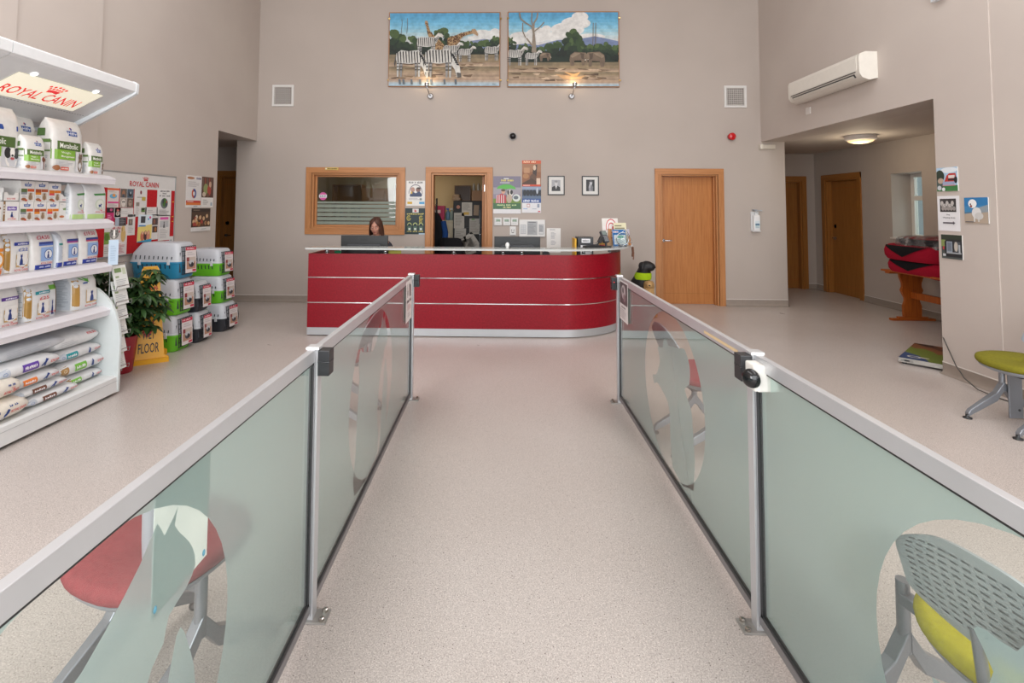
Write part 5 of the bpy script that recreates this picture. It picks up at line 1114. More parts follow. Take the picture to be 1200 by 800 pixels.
# cable down the wall end
g = G(); cp = [(4.236,5.04,.34),(4.225,4.97,.24),(4.19,4.86,.13),(4.14,4.72,.06),(4.10,4.55,.02),(4.12,4.4,.008),(4.16,4.2,.006),(4.2,3.7,.006),(4.22,3.3,.006)]
g.tube([tuple(q) for q in cp], .005, '#4b4844', 'plastic', 8); mk('power_cable', g, None, 'thin dark cable drooping from the wall corner to the floor', 'cable')
# wall pictures and notice by the hallway corner
def wallpic(label, y0, y1, z0, z1, draw, cat='picture'):
    flat('wall_picture', label, cat, y0-y1, z1-z0, (4.2435 if y1 > 4.4 else 4.2435, (y0+y1)/2, z0), RW, draw, 'pictures by the hallway corner', thick=.006)
def tractor(p):
    p.rect(0,0,100,100,'#a9c6de'); p.ell(60,12,40,12,'#dfe6ec'); p.rect(0,76,100,100,'#3e7a45'); p.ell(16,36,22,26,'#2c3a30'); p.rect(0,52,30,90,'#4c5b58'); p.ell(20,56,14,12,'#b9a391'); p.poly([(38,60),(50,34),(62,26),(92,26),(96,60)],'#b8342f'); p.rect(58,34,88,46,'#d9d4d2'); p.rect(56,48,90,56,'#2c2c30'); p.ell(92,54,8,14,'#27272b'); p.rect(30,60,86,74,'#9aa5c2'); p.rect(30,74,90,78,'#c98f96'); p.ell(14,86,10,10,'#c7cbd0'); p.ell(34,92,8,8,'#e0e2e4')
wallpic('colour picture of a red tractor and dog, topmost beside the hallway corner', 5.045, 4.82, 1.73, 1.955, tractor)
def whiteb(p):
    p.rect(0,0,100,100,'#3f83b4'); p.poly([(0,0),(100,0),(100,30),(0,34)],'#2f78b0'); p.rect(0,56,100,62,'#4c7590'); p.poly([(0,64),(100,52),(100,100),(0,100)],'#b0a08f'); p.poly([(60,40),(100,28),(100,56),(60,60)],'#8f9aa2'); p.ell(52,60,20,22,'#d9d9d8'); p.ell(36,24,18,17,'#eceded'); p.ell(62,72,18,14,'#c9c8c5'); p.ell(30,34,5,5,'#8f4a48'); p.ell(28,26,3,3,'#333'); p.rect(40,70,46,94,'#d8d7d5'); p.rect(58,76,64,94,'#cfcdca'); p.lines(4,92,60,98,1,'#3b4756')
wallpic('blue picture of a white fluffy dog on a beach', 4.762, 4.535, 1.435, 1.665, whiteb)
def jeep(p):
    p.rect(0,0,100,100,'#4a5150'); p.rect(0,0,100,22,'#2f3a30'); p.rect(0,22,20,50,'#7e8f55'); p.poly([(16,30),(26,20),(96,18),(100,26),(100,92),(18,92)],'#26282c'); p.rect(26,28,54,72,'#8f99a6'); p.rect(30,32,50,68,'#6d7783'); p.rect(62,28,92,70,'#4d5258'); p.ell(72,48,9,20,'#b9b2a8'); p.rect(84,40,92,74,'#aeb4ba'); p.rect(26,72,96,78,'#9ea3a8'); p.ell(12,56,4,8,'#b5363f'); p.rect(8,80,22,90,'#c5c8cb')
wallpic('dark picture of a car boot with dog crates, lowest beside the hallway corner', 5.02, 4.80, 1.095, 1.32, jeep)
def pups(p):
    p.rect(0,0,100,100,'#e3e3e6'); p.rect(12,8,86,46,'#3c3a3b'); [p.ell(22+12*i, 22+8*(i % 2), 7, 8, '#bdb9b6') for i in range(5)]; [p.ell(26+13*i, 36, 7, 6, '#97928f') for i in range(5)]; [p.ell(24+13*i, 26, 1.5, 1.5, '#222') for i in range(5)]
    p.text('Dog', 44, 52, 58, 56, '#4b484c'); p.text('Waiting Area', 26, 60, 82, 65, '#4b484c'); p.rect(26,75,74,79,'#55525a'); p.poly([(72,72),(82,77),(72,82)],'#55525a')
flat('direction_notice', 'white waiting area notice with a puppy photo and an arrow', 'notice', .235, .33, (4.2435, 4.935, 1.355), RW, pups, thick=.002, curl=0.0)
# ------------------------------------------------------------------ things on the back wall
BW = 8.36
def wallsheet(name, label, cat, x0, x1, z0, z1, draw, group=None, **kw):
    return flat(name, label, cat, x1-x0, z1-z0, ((x0+x1)/2, BW, z0), 0, draw, group, **kw)
rp = random.Random(21)
def bush(p, x, y, rx, ry, cols, n=26):
    for k in range(n):
        a, r = rp.uniform(0, 2*PI), math.sqrt(rp.random()); q = rp.uniform(.16, .32)
        p.ell(x+rx*r*math.cos(a)*.8, y+ry*r*math.sin(a)*.8, rx*q, ry*q*1.1, cols[min(len(cols)-1, int((1-(math.sin(a)*r+1)/2)*len(cols)))], 9, rp.uniform(0,3))
GREENS = ['#131f18','#1a2a1f','#233524','#324729','#4a5f36']
def scene_base(p, x0, y0, x1, y1, hor):
    p.clip = True; p.rect(x0, hor, x1, y0+(y1-y0)*.72, '#1b2a20')
    w, h = x1-x0, y1-y0; n = 10
    sky = [(88,160,202),(94,166,206),(104,174,210),(116,182,214),(132,190,216),(150,198,216),(170,202,212),(188,206,210),(202,206,206),(206,204,202)]
    for i in range(n): p.rect(x0, y0+(hor-y0)*i/n, x1, y0+(hor-y0)*(i+1)/n+.5, sky[i])
def ground(p, x0, x1, y0, y1, y2):
    cols = ['#7e7058','#8f7d62','#9d8970','#a8917a','#9b8570','#b09880']
    for i in range(12): p.rect(x0, y0+(y1-y0)*i/12, x1, y0+(y1-y0)*(i+1)/12+.5, cols[i % 6] if i > 3 else cols[0 if i < 2 else 1])
    for k in range(34):
        x, y = rp.uniform(x0+4, x1-70), rp.uniform(y0+25, y1-4); p.poly([(x, y), (x+rp.uniform(30,64), y-rp.uniform(-3,5)), (x+rp.uniform(20,60), y+rp.uniform(4,9)), (x+8, y+5)], rp.choice(['#6b5642','#5a4636','#c4ac92','#80684f']))
    wc = ['#a9907c','#b0a498','#a9b6bd','#a2bccb']
    for i in range(4): p.rect(x0, y1+(y2-y1)*i/4, x1, y1+(y2-y1)*(i+1)/4+.2, wc[i])
def zebra(p, x, y, k, face=1, drink=False, simple=False):
    def q(a, b): return (x+face*k*a, y+k*b)
    body = [q(-48,-30),(q(-30,-42)),(q(0,-38)),(q(28,-42)),(q(46,-34)),(q(48,-8)),(q(30,6)),(q(0,10)),(q(-34,6)),(q(-50,-4))]
    leg = '#b9b9b6'
    for a in (-42,-30,26,38): p.poly([q(a-5,-4),q(a+6,-4),q(a+3,58),q(a-3,58)], leg if a in (-42,38) else '#8c8b8a')
    p.poly(body, '#c6c4bf')
    if drink: p.poly([q(34,-34),q(52,-24),q(72,22),q(76,54),q(62,56),q(54,30),q(36,4)], '#cfcdc7'); p.poly([q(60,40),q(76,42),q(77,56),q(64,58)], '#55524f'); p.poly([q(54,6),q(62,-4),q(60,10)],'#3a3836')
    else: p.poly([q(34,-36),q(58,-62),q(76,-58),q(88,-44),q(84,-38),q(66,-42),q(50,-12)], '#cfcdc7'); p.poly([q(80,-46),q(90,-44),q(85,-36)], '#4c4a48'); p.poly([q(58,-62),q(60,-72),q(65,-62)],'#3a3836')
    for i in range(9): a = -46+i*10.5; p.poly([q(a,-38+2*abs(i-4)*.6),q(a+4.6,-39),q(a+7,6-abs(i-4)*.8),q(a+4,6)], '#2b2a2b')
    for a in (-42,-30,26,38):
        for b in (6,18,30): p.rect(min(q(a-4,b)[0],q(a+4,b)[0]), y+k*b, max(q(a-4,b)[0],q(a+4,b)[0]), y+k*(b+4), '#3a393a')
    if drink:
        for i in range(6): t = i/6; p.poly([q(38+26*t,-30+46*t),q(52+20*t,-22+40*t),q(52+20*t,-17+40*t),q(38+26*t,-24+46*t)], '#2b2a2b')
    else:
        for i in range(5): t = i/5; p.poly([q(38+24*t,-30-24*t),q(52+16*t,-20-24*t),q(52+16*t,-16-24*t),q(38+24*t,-25-24*t)], '#2b2a2b')
    p.poly([q(-50,-26),q(-56,10),q(-53,22),q(-49,-6)], '#4a4846')
def giraffe(p, pts_neck, body, head, col='#a98a62'):
    p.poly(body, col); p.poly(pts_neck, col); p.poly(head, '#b09270')
    xs = [a for a, b in body+pts_neck]; 
    def inside(pt, poly):
        c = False; j = len(poly)-1
        for i in range(len(poly)):
            if (poly[i][1] > pt[1]) != (poly[j][1] > pt[1]) and pt[0] < (poly[j][0]-poly[i][0])*(pt[1]-poly[i][1])/(poly[j][1]-poly[i][1])+poly[i][0]: c = not c
            j = i
        return c
    for poly in (body, pts_neck):
        x0, x1 = min(a for a, b in poly), max(a for a, b in poly); y0, y1 = min(b for a, b in poly), max(b for a, b in poly)
        for k in range(90):
            pt = (rp.uniform(x0, x1), rp.uniform(y0, y1))
            if inside(pt, poly): p.ell(pt[0], pt[1], rp.uniform(2.2,3.8), rp.uniform(2.2,3.8), '#5d3c22', 6, rp.uniform(0,2))
def paint_zebras(p):
    scene_base(p, 62,60,582,405, 215)
    for x,y,rx,ry in ((500,160,44,20),(540,168,44,24),(500,180,70,14),(560,150,22,16)): p.ell(x,y,rx,ry,'#d9dad8')
    p.poly([(410,218),(450,192),(510,184),(560,190),(582,186),(582,230),(410,230)], '#7d89a8')
    for x,y,rx,ry in ((90,195,50,62),(150,215,60,50),(300,180,62,48),(360,215,60,40),(440,225,60,32),(530,225,60,38),(565,205,30,40),(230,225,80,40)): bush(p,x,y,rx,ry,GREENS,30)
    p.line([(118,160),(122,110),(120,90)], 2, '#6a5d52'); p.line([(144,160),(148,118),(146,86)], 2, '#6a5d52')
    ground(p, 62,582,258,372,405)
    giraffe(p, [(232,112),(243,110),(256,150),(290,186),(296,206),(262,200),(246,170)], [(252,182),(296,186),(322,214),(316,240),(262,236)], [(230,100),(240,98),(246,112),(240,122),(230,116)])
    giraffe(p, [(372,170),(400,158),(452,146),(462,158),(414,172),(390,196),(372,200)], [(336,182),(378,168),(396,188),(392,220),(340,220)], [(450,140),(468,138),(482,164),(478,172),(464,162),(452,158)])
    zebra(p, 240,215,.92,1); zebra(p, 352,246,.72,1); zebra(p, 420,258,.62,1); zebra(p, 545,250,.66,1)
    zebra(p, 158,292,1.25,1,True); zebra(p, 300,290,1.35,1,True)
    for x0 in (110,128,166,206,240,256,320,372): p.poly([(x0,376),(x0+9,376),(x0+12,400),(x0+2,400)], '#5f6870')
    p.lines(548,396,572,400,1,'#555')
def elephant(p, x, y, k, face=1):
    def q(a, b): return (x+face*k*a, y+k*b)
    p.poly([q(-34,-20),q(-14,-34),q(18,-32),q(30,-26),q(36,0),q(34,30),q(22,30),q(18,6),q(-14,8),q(-18,32),(q(-32,32)),q(-38,4)], '#6f5f50')
    p.poly([q(18,-32),q(40,-30),q(48,-12),q(48,14),q(44,26),q(40,12),q(38,-2),q(26,-4)], '#7b6a59'); p.poly([q(14,-28),q(32,-26),q(30,2),q(18,-4)], '#57493d'); p.poly([q(44,-2),q(54,2),q(46,4)], '#ddd6c8')
    p.poly([q(-34,-14),q(-14,-30),q(14,-28),q(0,-18),q(-24,-6)], '#8d7c68')
def paint_elephants(p):
    scene_base(p, 618,58,1142,408, 215)
    for x,y,rx,ry in ((940,110,70,30),(900,140,80,34),(960,80,40,24),(850,172,90,22),(760,165,60,34),(680,180,60,30),(800,140,24,20),(1010,175,70,16)): p.ell(x,y,rx,ry,'#dcdbd8')
    p.poly([(618,216),(700,206),(760,214),(850,190),(960,184),(1030,172),(1090,184),(1142,196),(1142,240),(618,240)], '#7483a6')
    for x,y,rx,ry in ((630,215,26,44),(700,240,60,28),(780,250,60,30),(840,232,56,38),(925,195,48,60),(915,230,95,40),(1000,245,60,34),(1070,240,60,42),(1125,250,40,36)): bush(p,x,y,rx,ry,GREENS,32)
    T = '#8e8274'
    p.poly([(728,250),(734,150),(742,148),(746,180),(752,250)], T); p.line([(738,160),(730,128),(700,110),(676,90),(670,62)], 7, T); p.line([(738,150),(740,110),(754,88),(758,62)], 7, T); p.line([(736,130),(728,100),(730,60)], 5, T); p.line([(742,150),(770,128),(788,106)], 5, T); p.line([(700,180),(686,150),(686,110)], 5, T); p.line([(730,215),(704,182)], 7, T)
    for x in (1020,1032): p.line([(x,215),(x+2,110)], 3, '#7a7068')
    ground(p, 618,1142,296,388,408)
    zebra(p, 648,268,.75,1); zebra(p, 728,276,.6,1); elephant(p, 790,272,.62,1); elephant(p, 946,282,1.0,1); elephant(p, 1036,284,1.08,-1)
    p.poly([(880,340),(930,352),(960,342),(945,360),(920,362)], '#d3a46e'); p.poly([(840,352),(950,364),(990,356),(960,376),(880,376)], '#c09a70')
def painting(label, x0, x1, z0, z1, draw, view, lampx):
    t = thing('painting', label, 'painting', ((x0+x1)/2, BW, z0), 0, 'paired wildlife paintings'); w, h = x1-x0, z1-z0
    g = G(); g.box(-w/2+.012, w/2-.012, -.03, -.002, .012, h-.012, '#c9c3bb', 'paint'); draw(P(g, w-.024, h-.024, view, y=-.03, mat='paint', z0=.012, step=.00006)); mk('canvas', g, t)
    g = G()
    for a in ((-w/2,w/2,0,.014),(-w/2,w/2,h-.014,h),(-w/2,-w/2+.014,.014,h-.014),(w/2-.014,w/2,.014,h-.014)): g.box(a[0],a[1],-.036,0,a[2],a[3],'#a67650','matte')
    mk('thin_frame', g, t, bev=0.002)
    for sx in (-1,1):
        for zz in (.10, h-.12):
            g = G(); g.box(sx*w/2-.012, sx*w/2+.022, -.04, 0, zz, zz+.022, '#d0b478', 'chrome'); mk('corner_clip', g, t, label='small brass clip')
    return t
painting('wildlife painting of zebras drinking with giraffes behind', -1.842, .008, 3.535, 4.785, paint_zebras, (62,60,582,405), -1.15)
painting('wildlife painting of elephants and a bare tree under cloudy sky', .13, 1.96, 3.53, 4.79, paint_elephants, (618,58,1142,408), 1.2)
def piclamp(label, x, dx):
    t = thing('picture_light', label, 'picture light', (x, BW, 3.36), 0, 'picture lights under the paintings')
    g = G(); g.lathe([(.05,0),(.05,-.02),(.035,-.04)], (0,0,.02), '#b9b9bb', 'chrome', 18, 'y'); mk('wall_rose', g, t)
    g = G(); g.tube([(0,-.03,.02),(dx*.3,-.12,.05),(dx*.7,-.17,.11),(dx,-.17,.15)], .008, '#b9b9bb', 'chrome'); mk('arm', g, t)
    g = G(); g.lathe([(.02,0),(.032,.03),(.038,.07),(.036,.075),(.03,.06)], (dx,-.17,.13), '#a9a9ab', 'chrome', 16); h = mk('spot_head', g, t)
    g = G(); g.lathe([(.0005,.062),(.03,.062)], (dx,-.17,.13), '#ffd9a0', 'lamp', 14, caps=False); mk('bulb', g, h)
    l = bpy.data.lights.new('picture_spot', 'POINT'); l.energy = 1.6; l.color = (1,.78,.5); l.shadow_soft_size = .03; o = bpy.data.objects.new('picture_spot', l); COL.objects.link(o); o.location = (x+dx, BW-.17, 3.36+.25)
piclamp('small chrome picture light under the zebra painting', -1.14, -.04); piclamp('small chrome picture light under the elephant painting', 1.18, .03)
def vent(label, x, z):
    t = thing('wall_vent', label, 'vent', (x, BW, z), 0, 'square wall vents'); s_ = .18
    g = G()
    for a in ((-s_,s_,-s_,-s_+.035),(-s_,s_,s_-.035,s_),(-s_,-s_+.035,-s_+.035,s_-.035),(s_-.035,s_,-s_+.035,s_-.035)): g.box(a[0],a[1],-.022,0,a[2],a[3],'#d8d6d3','plastic')
    mk('frame', g, t, bev=0.003)
    g = G(); g.box(-s_+.03,s_-.03,-.004,-.001,-s_+.03,s_-.03,'#4d4744','matte')
    for k in range(9): x_ = -s_+.045+k*.03375; g.box(x_, x_+.011, -.014, -.005, -s_+.035, s_-.035, '#bdb7b1','plastic'); g.box(-s_+.035, s_-.035, -.0155, -.006, x_, x_+.011, '#c2bcb6', 'plastic')
    mk('grille', g, t)
vent('white square wall vent nearer the notice board end of the back wall', -3.596, 3.39); vent('white square wall vent nearer the air conditioner', 3.84, 3.378)
t = thing('dome_camera', 'small black dome camera on the back wall above the counter', 'camera', (.22, BW, 2.72))
g = G(); g.lathe([(.07,0),(.068,-.025),(.05,-.03)], (0,0,0), '#a9a7a6', 'plastic', 20, 'y'); mk('base', g, t)
g = G(); g.lathe([(.054,-.03),(.05,-.05),(.036,-.07),(.016,-.08),(.001,-.082)], (0,0,0), '#15161a', 'gloss', 20, 'y'); mk('dome', g, t)
t = thing('alarm_sounder', 'red round alarm sounder high on the back wall', 'alarm', (3.755, BW, 2.72))
g = G(); g.lathe([(.05,0),(.05,-.03),(.045,-.035)], (0,0,0), '#8f1a1c', 'plastic', 20, 'y'); mk('base', g, t)
g = G(); g.lathe([(.045,-.035),(.06,-.045),(.06,-.07),(.045,-.085),(.001,-.09)], (.0,0,0), '#c01d22', 'gloss', 20, 'y'); mk('horn', g, t)
t = thing('sensor_unit', 'cream rectangular sensor above the hallway entrance', 'sensor', (4.33, BW, 2.555))
g = G(); g.box(-.09,.12,-.05,0,-.035,.035,'#c9c1b4','plastic'); mk('housing', g, t, bev=0.008)
g = G(); g.box(-.13,-.085,-.075,-.0,-.04,.04,'#d3ccbf','plastic'); mk('lens', g, t, bev=0.008)
t = thing('soap_dispenser', 'white hand sanitiser bottle holder on the back wall by the hallway', 'dispenser', (4.115, BW, 1.19))
g = G(); g.box(-.07,.055,-.03,0,.02,.32,'#cfcfcf','plastic'); g.box(-.07,.055,-.09,0,.0,.02,'#d6d6d6','plastic'); mk('bracket', g, t, bev=0.004)
g = G(); g.loft([[(a,b-.055,z) for a,b,_ in rrect(.10*k,.075*k,5,20)] for z,k in ((.02,.97),(.03,1),(.24,1),(.265,.85),(.27,.4),(.29,.38))], '#e0e1e2', 'plastic'); p = P(g,.08,.15,y=-.094,z0=.05); p.rect(5,20,95,96,'#cfdbe0'); p.rect(10,46,90,62,'#49698a'); p.rect(10,64,90,70,'#6aa3a8'); p.lines(14,74,86,92,3,'#8fa3ad'); mk('bottle', g, t)
g = G(); g.tube([(0,-.05,.29),(0,-.05,.335)], .01, '#d0d3d4','plastic'); g.box(-.04,.09,-.075,-.03,.33,.345,'#aab0b5','plastic'); g.box(-.055,.0,-.1,-.03,.345,.355,'#9aa0a6','plastic'); mk('pump_lever', g, t)
for i, x in enumerate((-.015, .125, .252)):
    lab = ('first from the office door', 'middle one', 'next to the alarm panel')[i]
    t = thing('thermostat', f'white thermostat with a green screen, {lab} of the three', 'thermostat', (x, BW, 1.265), 0, 'row of three thermostats')
    g = G(); g.box(-.06,.06,-.025,0,0,.125,'#d5d4d2','plastic'); mk('case', g, t, bev=0.004); g = G(); g.box(-.035,.035,-.0265,-.0245,.06,.10,'#5f7a5c','gloss'); mk('screen', g, t); g = G(); [g.box(a-.006,a+.006,-.027,-.024,.025,.035,'#b5b4b2','plastic') for a in (-.02,.0,.02)]; mk('button', g, t)
t = thing('door_intercom', 'small white intercom with dark speaker dots under the thermostats', 'intercom', (.225, BW, 1.10)); g = G(); g.box(-.05,.05,-.02,0,0,.15,'#dcdbd9','plastic'); mk('case', g, t, bev=0.004)
g = G(); p = P(g,.1,.15,y=-.02); p.ell(32,40,8,6,'#3b3d42'); p.ell(68,40,8,6,'#3b3d42'); p.ring(50,46,20,27,'#3b3d42',30,150,8); p.rect(6,90,94,97,'#9ea0a4'); mk('speaker', g, t)
t = thing('alarm_keypad', 'white alarm panel with grey keypad blocks beside the thermostats', 'control panel', (.535, BW, 1.085)); g = G(); g.box(-.21,.21,-.05,0,0,.275,'#dedddb','plastic'); mk('case', g, t, bev=0.006)
g = G(); p = P(g,.42,.275,y=-.05); p.rect(5,28,27,84,'#b9bbbd'); p.rect(31,10,70,90,'#a9abad'); p.rect(75,26,95,86,'#b4b6b8'); p.lines(34,24,66,82,9,'#85878b'); p.rect(36,12,64,18,'#76787c'); [p.rect(8+9*a,34+12*b,15+9*a,41+12*b,'#d0d1d2') for a in range(2) for b in range(4)]; p.lines(77,32,93,70,6,'#8c8e92'); p.rect(77,74,93,80,'#e0e0e0'); mk('keypad', g, t)
wallsheet('paper_notice', 'plain white printed notice on the wall beside the alarm panel', 'notice', .775, 1.0, .83, 1.225, lambda p: (p.lines(22,4,80,9,1,'#8f8f94'), p.lines(30,16,66,44,6,'#a9a9ae'), p.lines(30,50,70,70,4,'#b3b3b8'), p.lines(26,78,80,84,1,'#c77a80'), p.lines(20,88,82,94,1,'#b9b9bd')))
def umbrella(p):
    p.rect(0,0,100,100,'#8a8494'); p.rect(0,0,100,30,'#7b7688'); p.rect(0,30,100,48,'#9d98a2'); p.lines(38,4,66,9,1,'#ddd'); p.text('Farm Cover', 28, 8, 74, 14, '#d9cf66'); p.lines(24,16,78,19,1,'#e0dfe4'); p.poly([(12,34),(18,27),(34,22.5),(46,21.5),(62,23),(78,29),(82,35),(64,33),(46,35),(28,33)],'#58b04c'); p.rect(46,33,47.5,60,'#6b6660')
    p.rect(0,60,100,72,'#6d8a3e'); p.poly([(8,72),(12,52),(30,46),(46,52),(48,72)],'#b5434a'); [p.rect(12+8*i,50,14.5+8*i,72,'#e6dcdc') for i in range(4)]; p.ell(36,41,7,6,'#cf9f86'); p.ell(36,37.5,8,3.4,'#5d4a3a'); p.ell(60,46,12,9,'#d9d4cf'); p.ell(54,44,4,7,'#4b4340'); p.ell(58,60,10,12,'#b7a592'); p.ell(66,43,5,6,'#2c2a2b'); p.ell(84,58,14,10,'#d5dbd8'); p.ell(82,57,9,5,'#5f6b72')
    p.rect(0,72,100,88,'#3f6a48'); p.text('PROTECT YOUR HERD', 14, 75, 84, 79, '#cfe0a6'); p.text('ASK TODAY', 36, 81, 64, 85, '#e6e0a0'); p.rect(0,88,100,100,'#dcdbdd')
wallsheet('poster', 'green and mauve poster with an umbrella, farmer and cow', 'poster', -.095, .355, 1.455, 2.065, umbrella, 'posters above the alarm panel')
def orangecal(p):
    p.rect(0,0,100,50,'#8a5a3c'); p.rect(0,0,100,6,'#c5552f'); p.text('HORSE CARE', 8, 1.2, 74, 4.6, '#f0d9b8'); p.rect(0,6,100,22,'#9b6f52'); p.poly([(60,10),(80,8),(76,30),(66,36),(56,24)],'#3a2b26'); p.ell(66,14,8,5,'#d0b9a2'); p.ell(58,34,18,8,'#5f4434'); p.rect(10,14,40,24,'#b58a66'); p.ell(20,30,16,5,'#a9794f'); p.poly([(0,44),(50,34),(100,46),(100,50),(0,50)],'#4b3426'); p.rect(76,34,96,46,'#d9c2ae'); p.rect(2,46,98,49.6,'#c94a30'); p.lines(6,46.5,60,49,1,'#f0d4c8')
    p.rect(0,50,100,73,'#46536a'); p.rect(0,50,100,56,'#8f9db4'); [p.ell(14+17*i, 62, 9, 6, '#23262e') for i in range(6)]; p.ell(80,58,5,6,'#b9c0cc'); p.rect(0,68,100,73,'#5c6f8a'); p.rect(0,73,100,81,'#34528f'); p.text('DAIRY UPDATE', 6, 74.5, 90, 79.5, '#dfe6f2'); p.rect(0,81,100,100,'#dddde0'); p.rect(26,83,42,89,'#b5505a'); p.rect(28,84,40,88,'#e3e1e3'); p.poly([(80,83),(92,83),(92,90),(80,90)],'#8a95a8'); p.lines(6,91,42,94,1,'#7fa0d0'); p.lines(54,91,88,94,1,'#a0a8b8'); p.rect(84,96,96,98.5,'#c0505a')
wallsheet('poster', 'tall brown and blue two-picture poster above the alarm panel', 'poster', .373, .682, 1.47, 2.325, orangecal, 'posters above the alarm panel')
def thinkp(p): p.text('TIME 2 THINK', 12, 2, 90, 11, '#4d4a4e'); p.ring(50,52,34,38,'#8f8a90',180,360); p.ell(34,36,12,10,'#b98f80'); p.ell(64,36,13,10,'#8a6a64'); p.poly([(18,58),(30,42),(50,50),(70,42),(86,56),(80,64),(20,64)],'#3f4c6a'); p.ell(28,48,5,5,'#d8b545'); p.ell(66,30,11,4,'#423634'); p.lines(14,68,86,78,2,'#b5b2b6'); p.rect(72,70,84,78,'#7e8a86'); p.rect(6,84,32,93,'#d0a628'); p.rect(70,84,98,93,'#4f9fce')
wallsheet('poster', 'white poster with two faces, upper of the pair between window and office door', 'poster', -1.52, -1.215, 1.575, 1.985, thinkp, 'posters between window and office door')
def darkp(p):
    p.rect(0,0,100,100,'#1d3034'); p.rect(36,2,66,17,'#d6d2d0'); p.text('G', 44, 4, 58, 15, '#b8484c'); p.text('FIREWORKS', 8, 19, 92, 25, '#c8bd6a')
    for x,y,r in ((18,38,14),(78,38,13),(76,50,10)): p.ring(x,y,r*.5,r*.75,'#b7a94e',0,320); p.ell(x,y,r*.35,r*.3,'#8f8a3c')
    [ (p.ring(x,66,8,11,'#b9c27a',180,360), p.rect(x-9,70,x+9,84,'#4d6b58'), p.rect(x-5,76,x+5,84,'#cdd3cc')) for x in (22,50,78)]; p.text('KEEP PETS SAFE', 10, 86, 90, 91, '#c8bd6a'); p.rect(68,96,98,100,'#b9d3e6')
wallsheet('poster', 'dark teal poster with yellow print, lower of the pair by the office door', 'poster', -1.535, -1.20, 1.11, 1.535, darkp, 'posters between window and office door')
def framed(label, x0, x1, z0, z1, draw):
    t = thing('framed_photo', label, 'framed photo', ((x0+x1)/2, BW, z0), 0, 'framed black and white portraits'); w, h = x1-x0, z1-z0
    g = G()
    for a in ((-w/2,w/2,0,.016),(-w/2,w/2,h-.016,h),(-w/2,-w/2+.016,.016,h-.016),(w/2-.016,w/2,.016,h-.016)): g.box(a[0],a[1],-.02,0,a[2],a[3],'#1b1b1d','plastic')
    mk('frame', g, t, bev=0.002); g = G(); g.box(-w/2+.015,w/2-.015,-.008,-.001,.015,h-.015,'#d4d2ce','print'); draw(P(g, w-.03, h-.03, y=-.008, z0=.015)); mk('mounted_print', g, t)
framed('framed black and white portrait of a man in a dark suit', .79, 1.065, 1.76, 2.075, lambda p: (p.rect(20,18,78,82,'#a2a2a6'), p.poly([(20,82),(22,60),(40,52),(60,52),(76,60),(78,82)],'#2b2b2e'), p.poly([(43,52),(57,52),(50,72)],'#d9d9da'), p.poly([(49,56),(52,56),(51,72)],'#3a3a3d'), p.ell(50,38,10,14,'#c6c5c6'), p.ell(50,28,10,6,'#8a898b'), p.ell(46,37,1.5,1.2,'#444'), p.ell(54,37,1.5,1.2,'#444')))
framed('framed dark black and white portrait with a pale figure', 1.345, 1.62, 1.76, 2.075, lambda p: (p.rect(22,16,78,82,'#2d2d31'), p.poly([(40,82),(38,56),(46,46),(60,46),(68,58),(66,82)],'#8b8b90'), p.ell(54,34,9,13,'#b9b9bd'), p.ell(54,25,9,6,'#55555a'), p.ell(46,52,5,12,'#aaaab0'), p.ell(60,64,7,16,'#6d6d73')))

# ------------------------------------------------------------------ air conditioner, switch plate, ceiling lamp, corner box
ac = thing('air_conditioner', 'white wall-mounted air conditioner on the right upper wall', 'air conditioner', (4.245, 6.48, 3.03))
pr = [(0,0),(0,.30),(-.13,.305),(-.19,.28),(-.205,.24),(-.20,.06),(-.17,.01),(-.10,-.02)]
g = G(); g.prism(pr, 'y', -.70, .70, '#d9d4cb', 'plastic', True); mk('body', g, ac, bev=0.004)
g = G(); g.prism([(-.196,.275),(-.209,.24),(-.205,.09),(-.199,.09),(-.203,.24),(-.19,.272)], 'y', -.66, .66, '#dfdad1', 'plastic'); mk('front_cover', g, ac, bev=0.002)
g = G(); g.box(-.2085,-.2,-.64,.64,.075,.085,'#57524d','matte'); g.prism([(-.2025,.062),(-.1995,.052),(-.178,.022),(-.180,.03)], 'y', -.62, .62, '#4a4642', 'matte'); mk('air_slot', g, ac)
g = G(); g.prism([(-.200,.046),(-.203,.040),(-.185,.014),(-.183,.02)], 'y', -.6, .6, '#cdc8bf', 'plastic'); mk('louver', g, ac)
g = G(); g.add([(-.04,-.7012,.18),(-.04,-.7012,.26),(-.12,-.7012,.26),(-.12,-.7012,.18)], [(0,1,2,3),(3,2,1,0)], '#9aa3b4', 'print'); mk('rating_sticker', g, ac, label='grey-blue sticker')
for y in (-.702, .70):
    g = G(); g.prism([(x*1.01, z) for x, z in pr], 'y', y if y > 0 else -.70-.004, y+.004 if y > 0 else -.70, '#dcd7ce', 'plastic'); mk('end_cap', g, ac)
g = G(); g.box(-.012, 0, -.05, .05, -.05, .05, '#d2ccc7', 'plastic'); mk('wall_plate', g, None, 'small pale blank plate below the air conditioner', 'wall plate', loc=(4.245, 7.07, 2.90), bev=0.003)
t = thing('ceiling_light', 'round ceiling light with a warm glow in the hallway', 'ceiling light', (5.32, 7.62, 2.64))
g = G(); g.lathe([(.20,0),(.205,-.04),(.19,-.065),(.16,-.075)], (0,0,0), '#d6d0ca', 'plastic', 32); mk('rim', g, t)
g = G(); g.lathe([(.165,-.072),(.15,-.09),(.10,-.108),(.04,-.116),(.001,-.117)], (0,0,0), '#ffe2b0', 'lit', 32, caps=False); mk('diffuser', g, t, label='warm glowing diffuser')
l = bpy.data.lights.new('hall_lamp', 'POINT'); l.energy = 10; l.color = (1,.85,.62); l.shadow_soft_size = .15; o = bpy.data.objects.new('hall_lamp', l); COL.objects.link(o); o.location = (5.32, 7.62, 2.40)
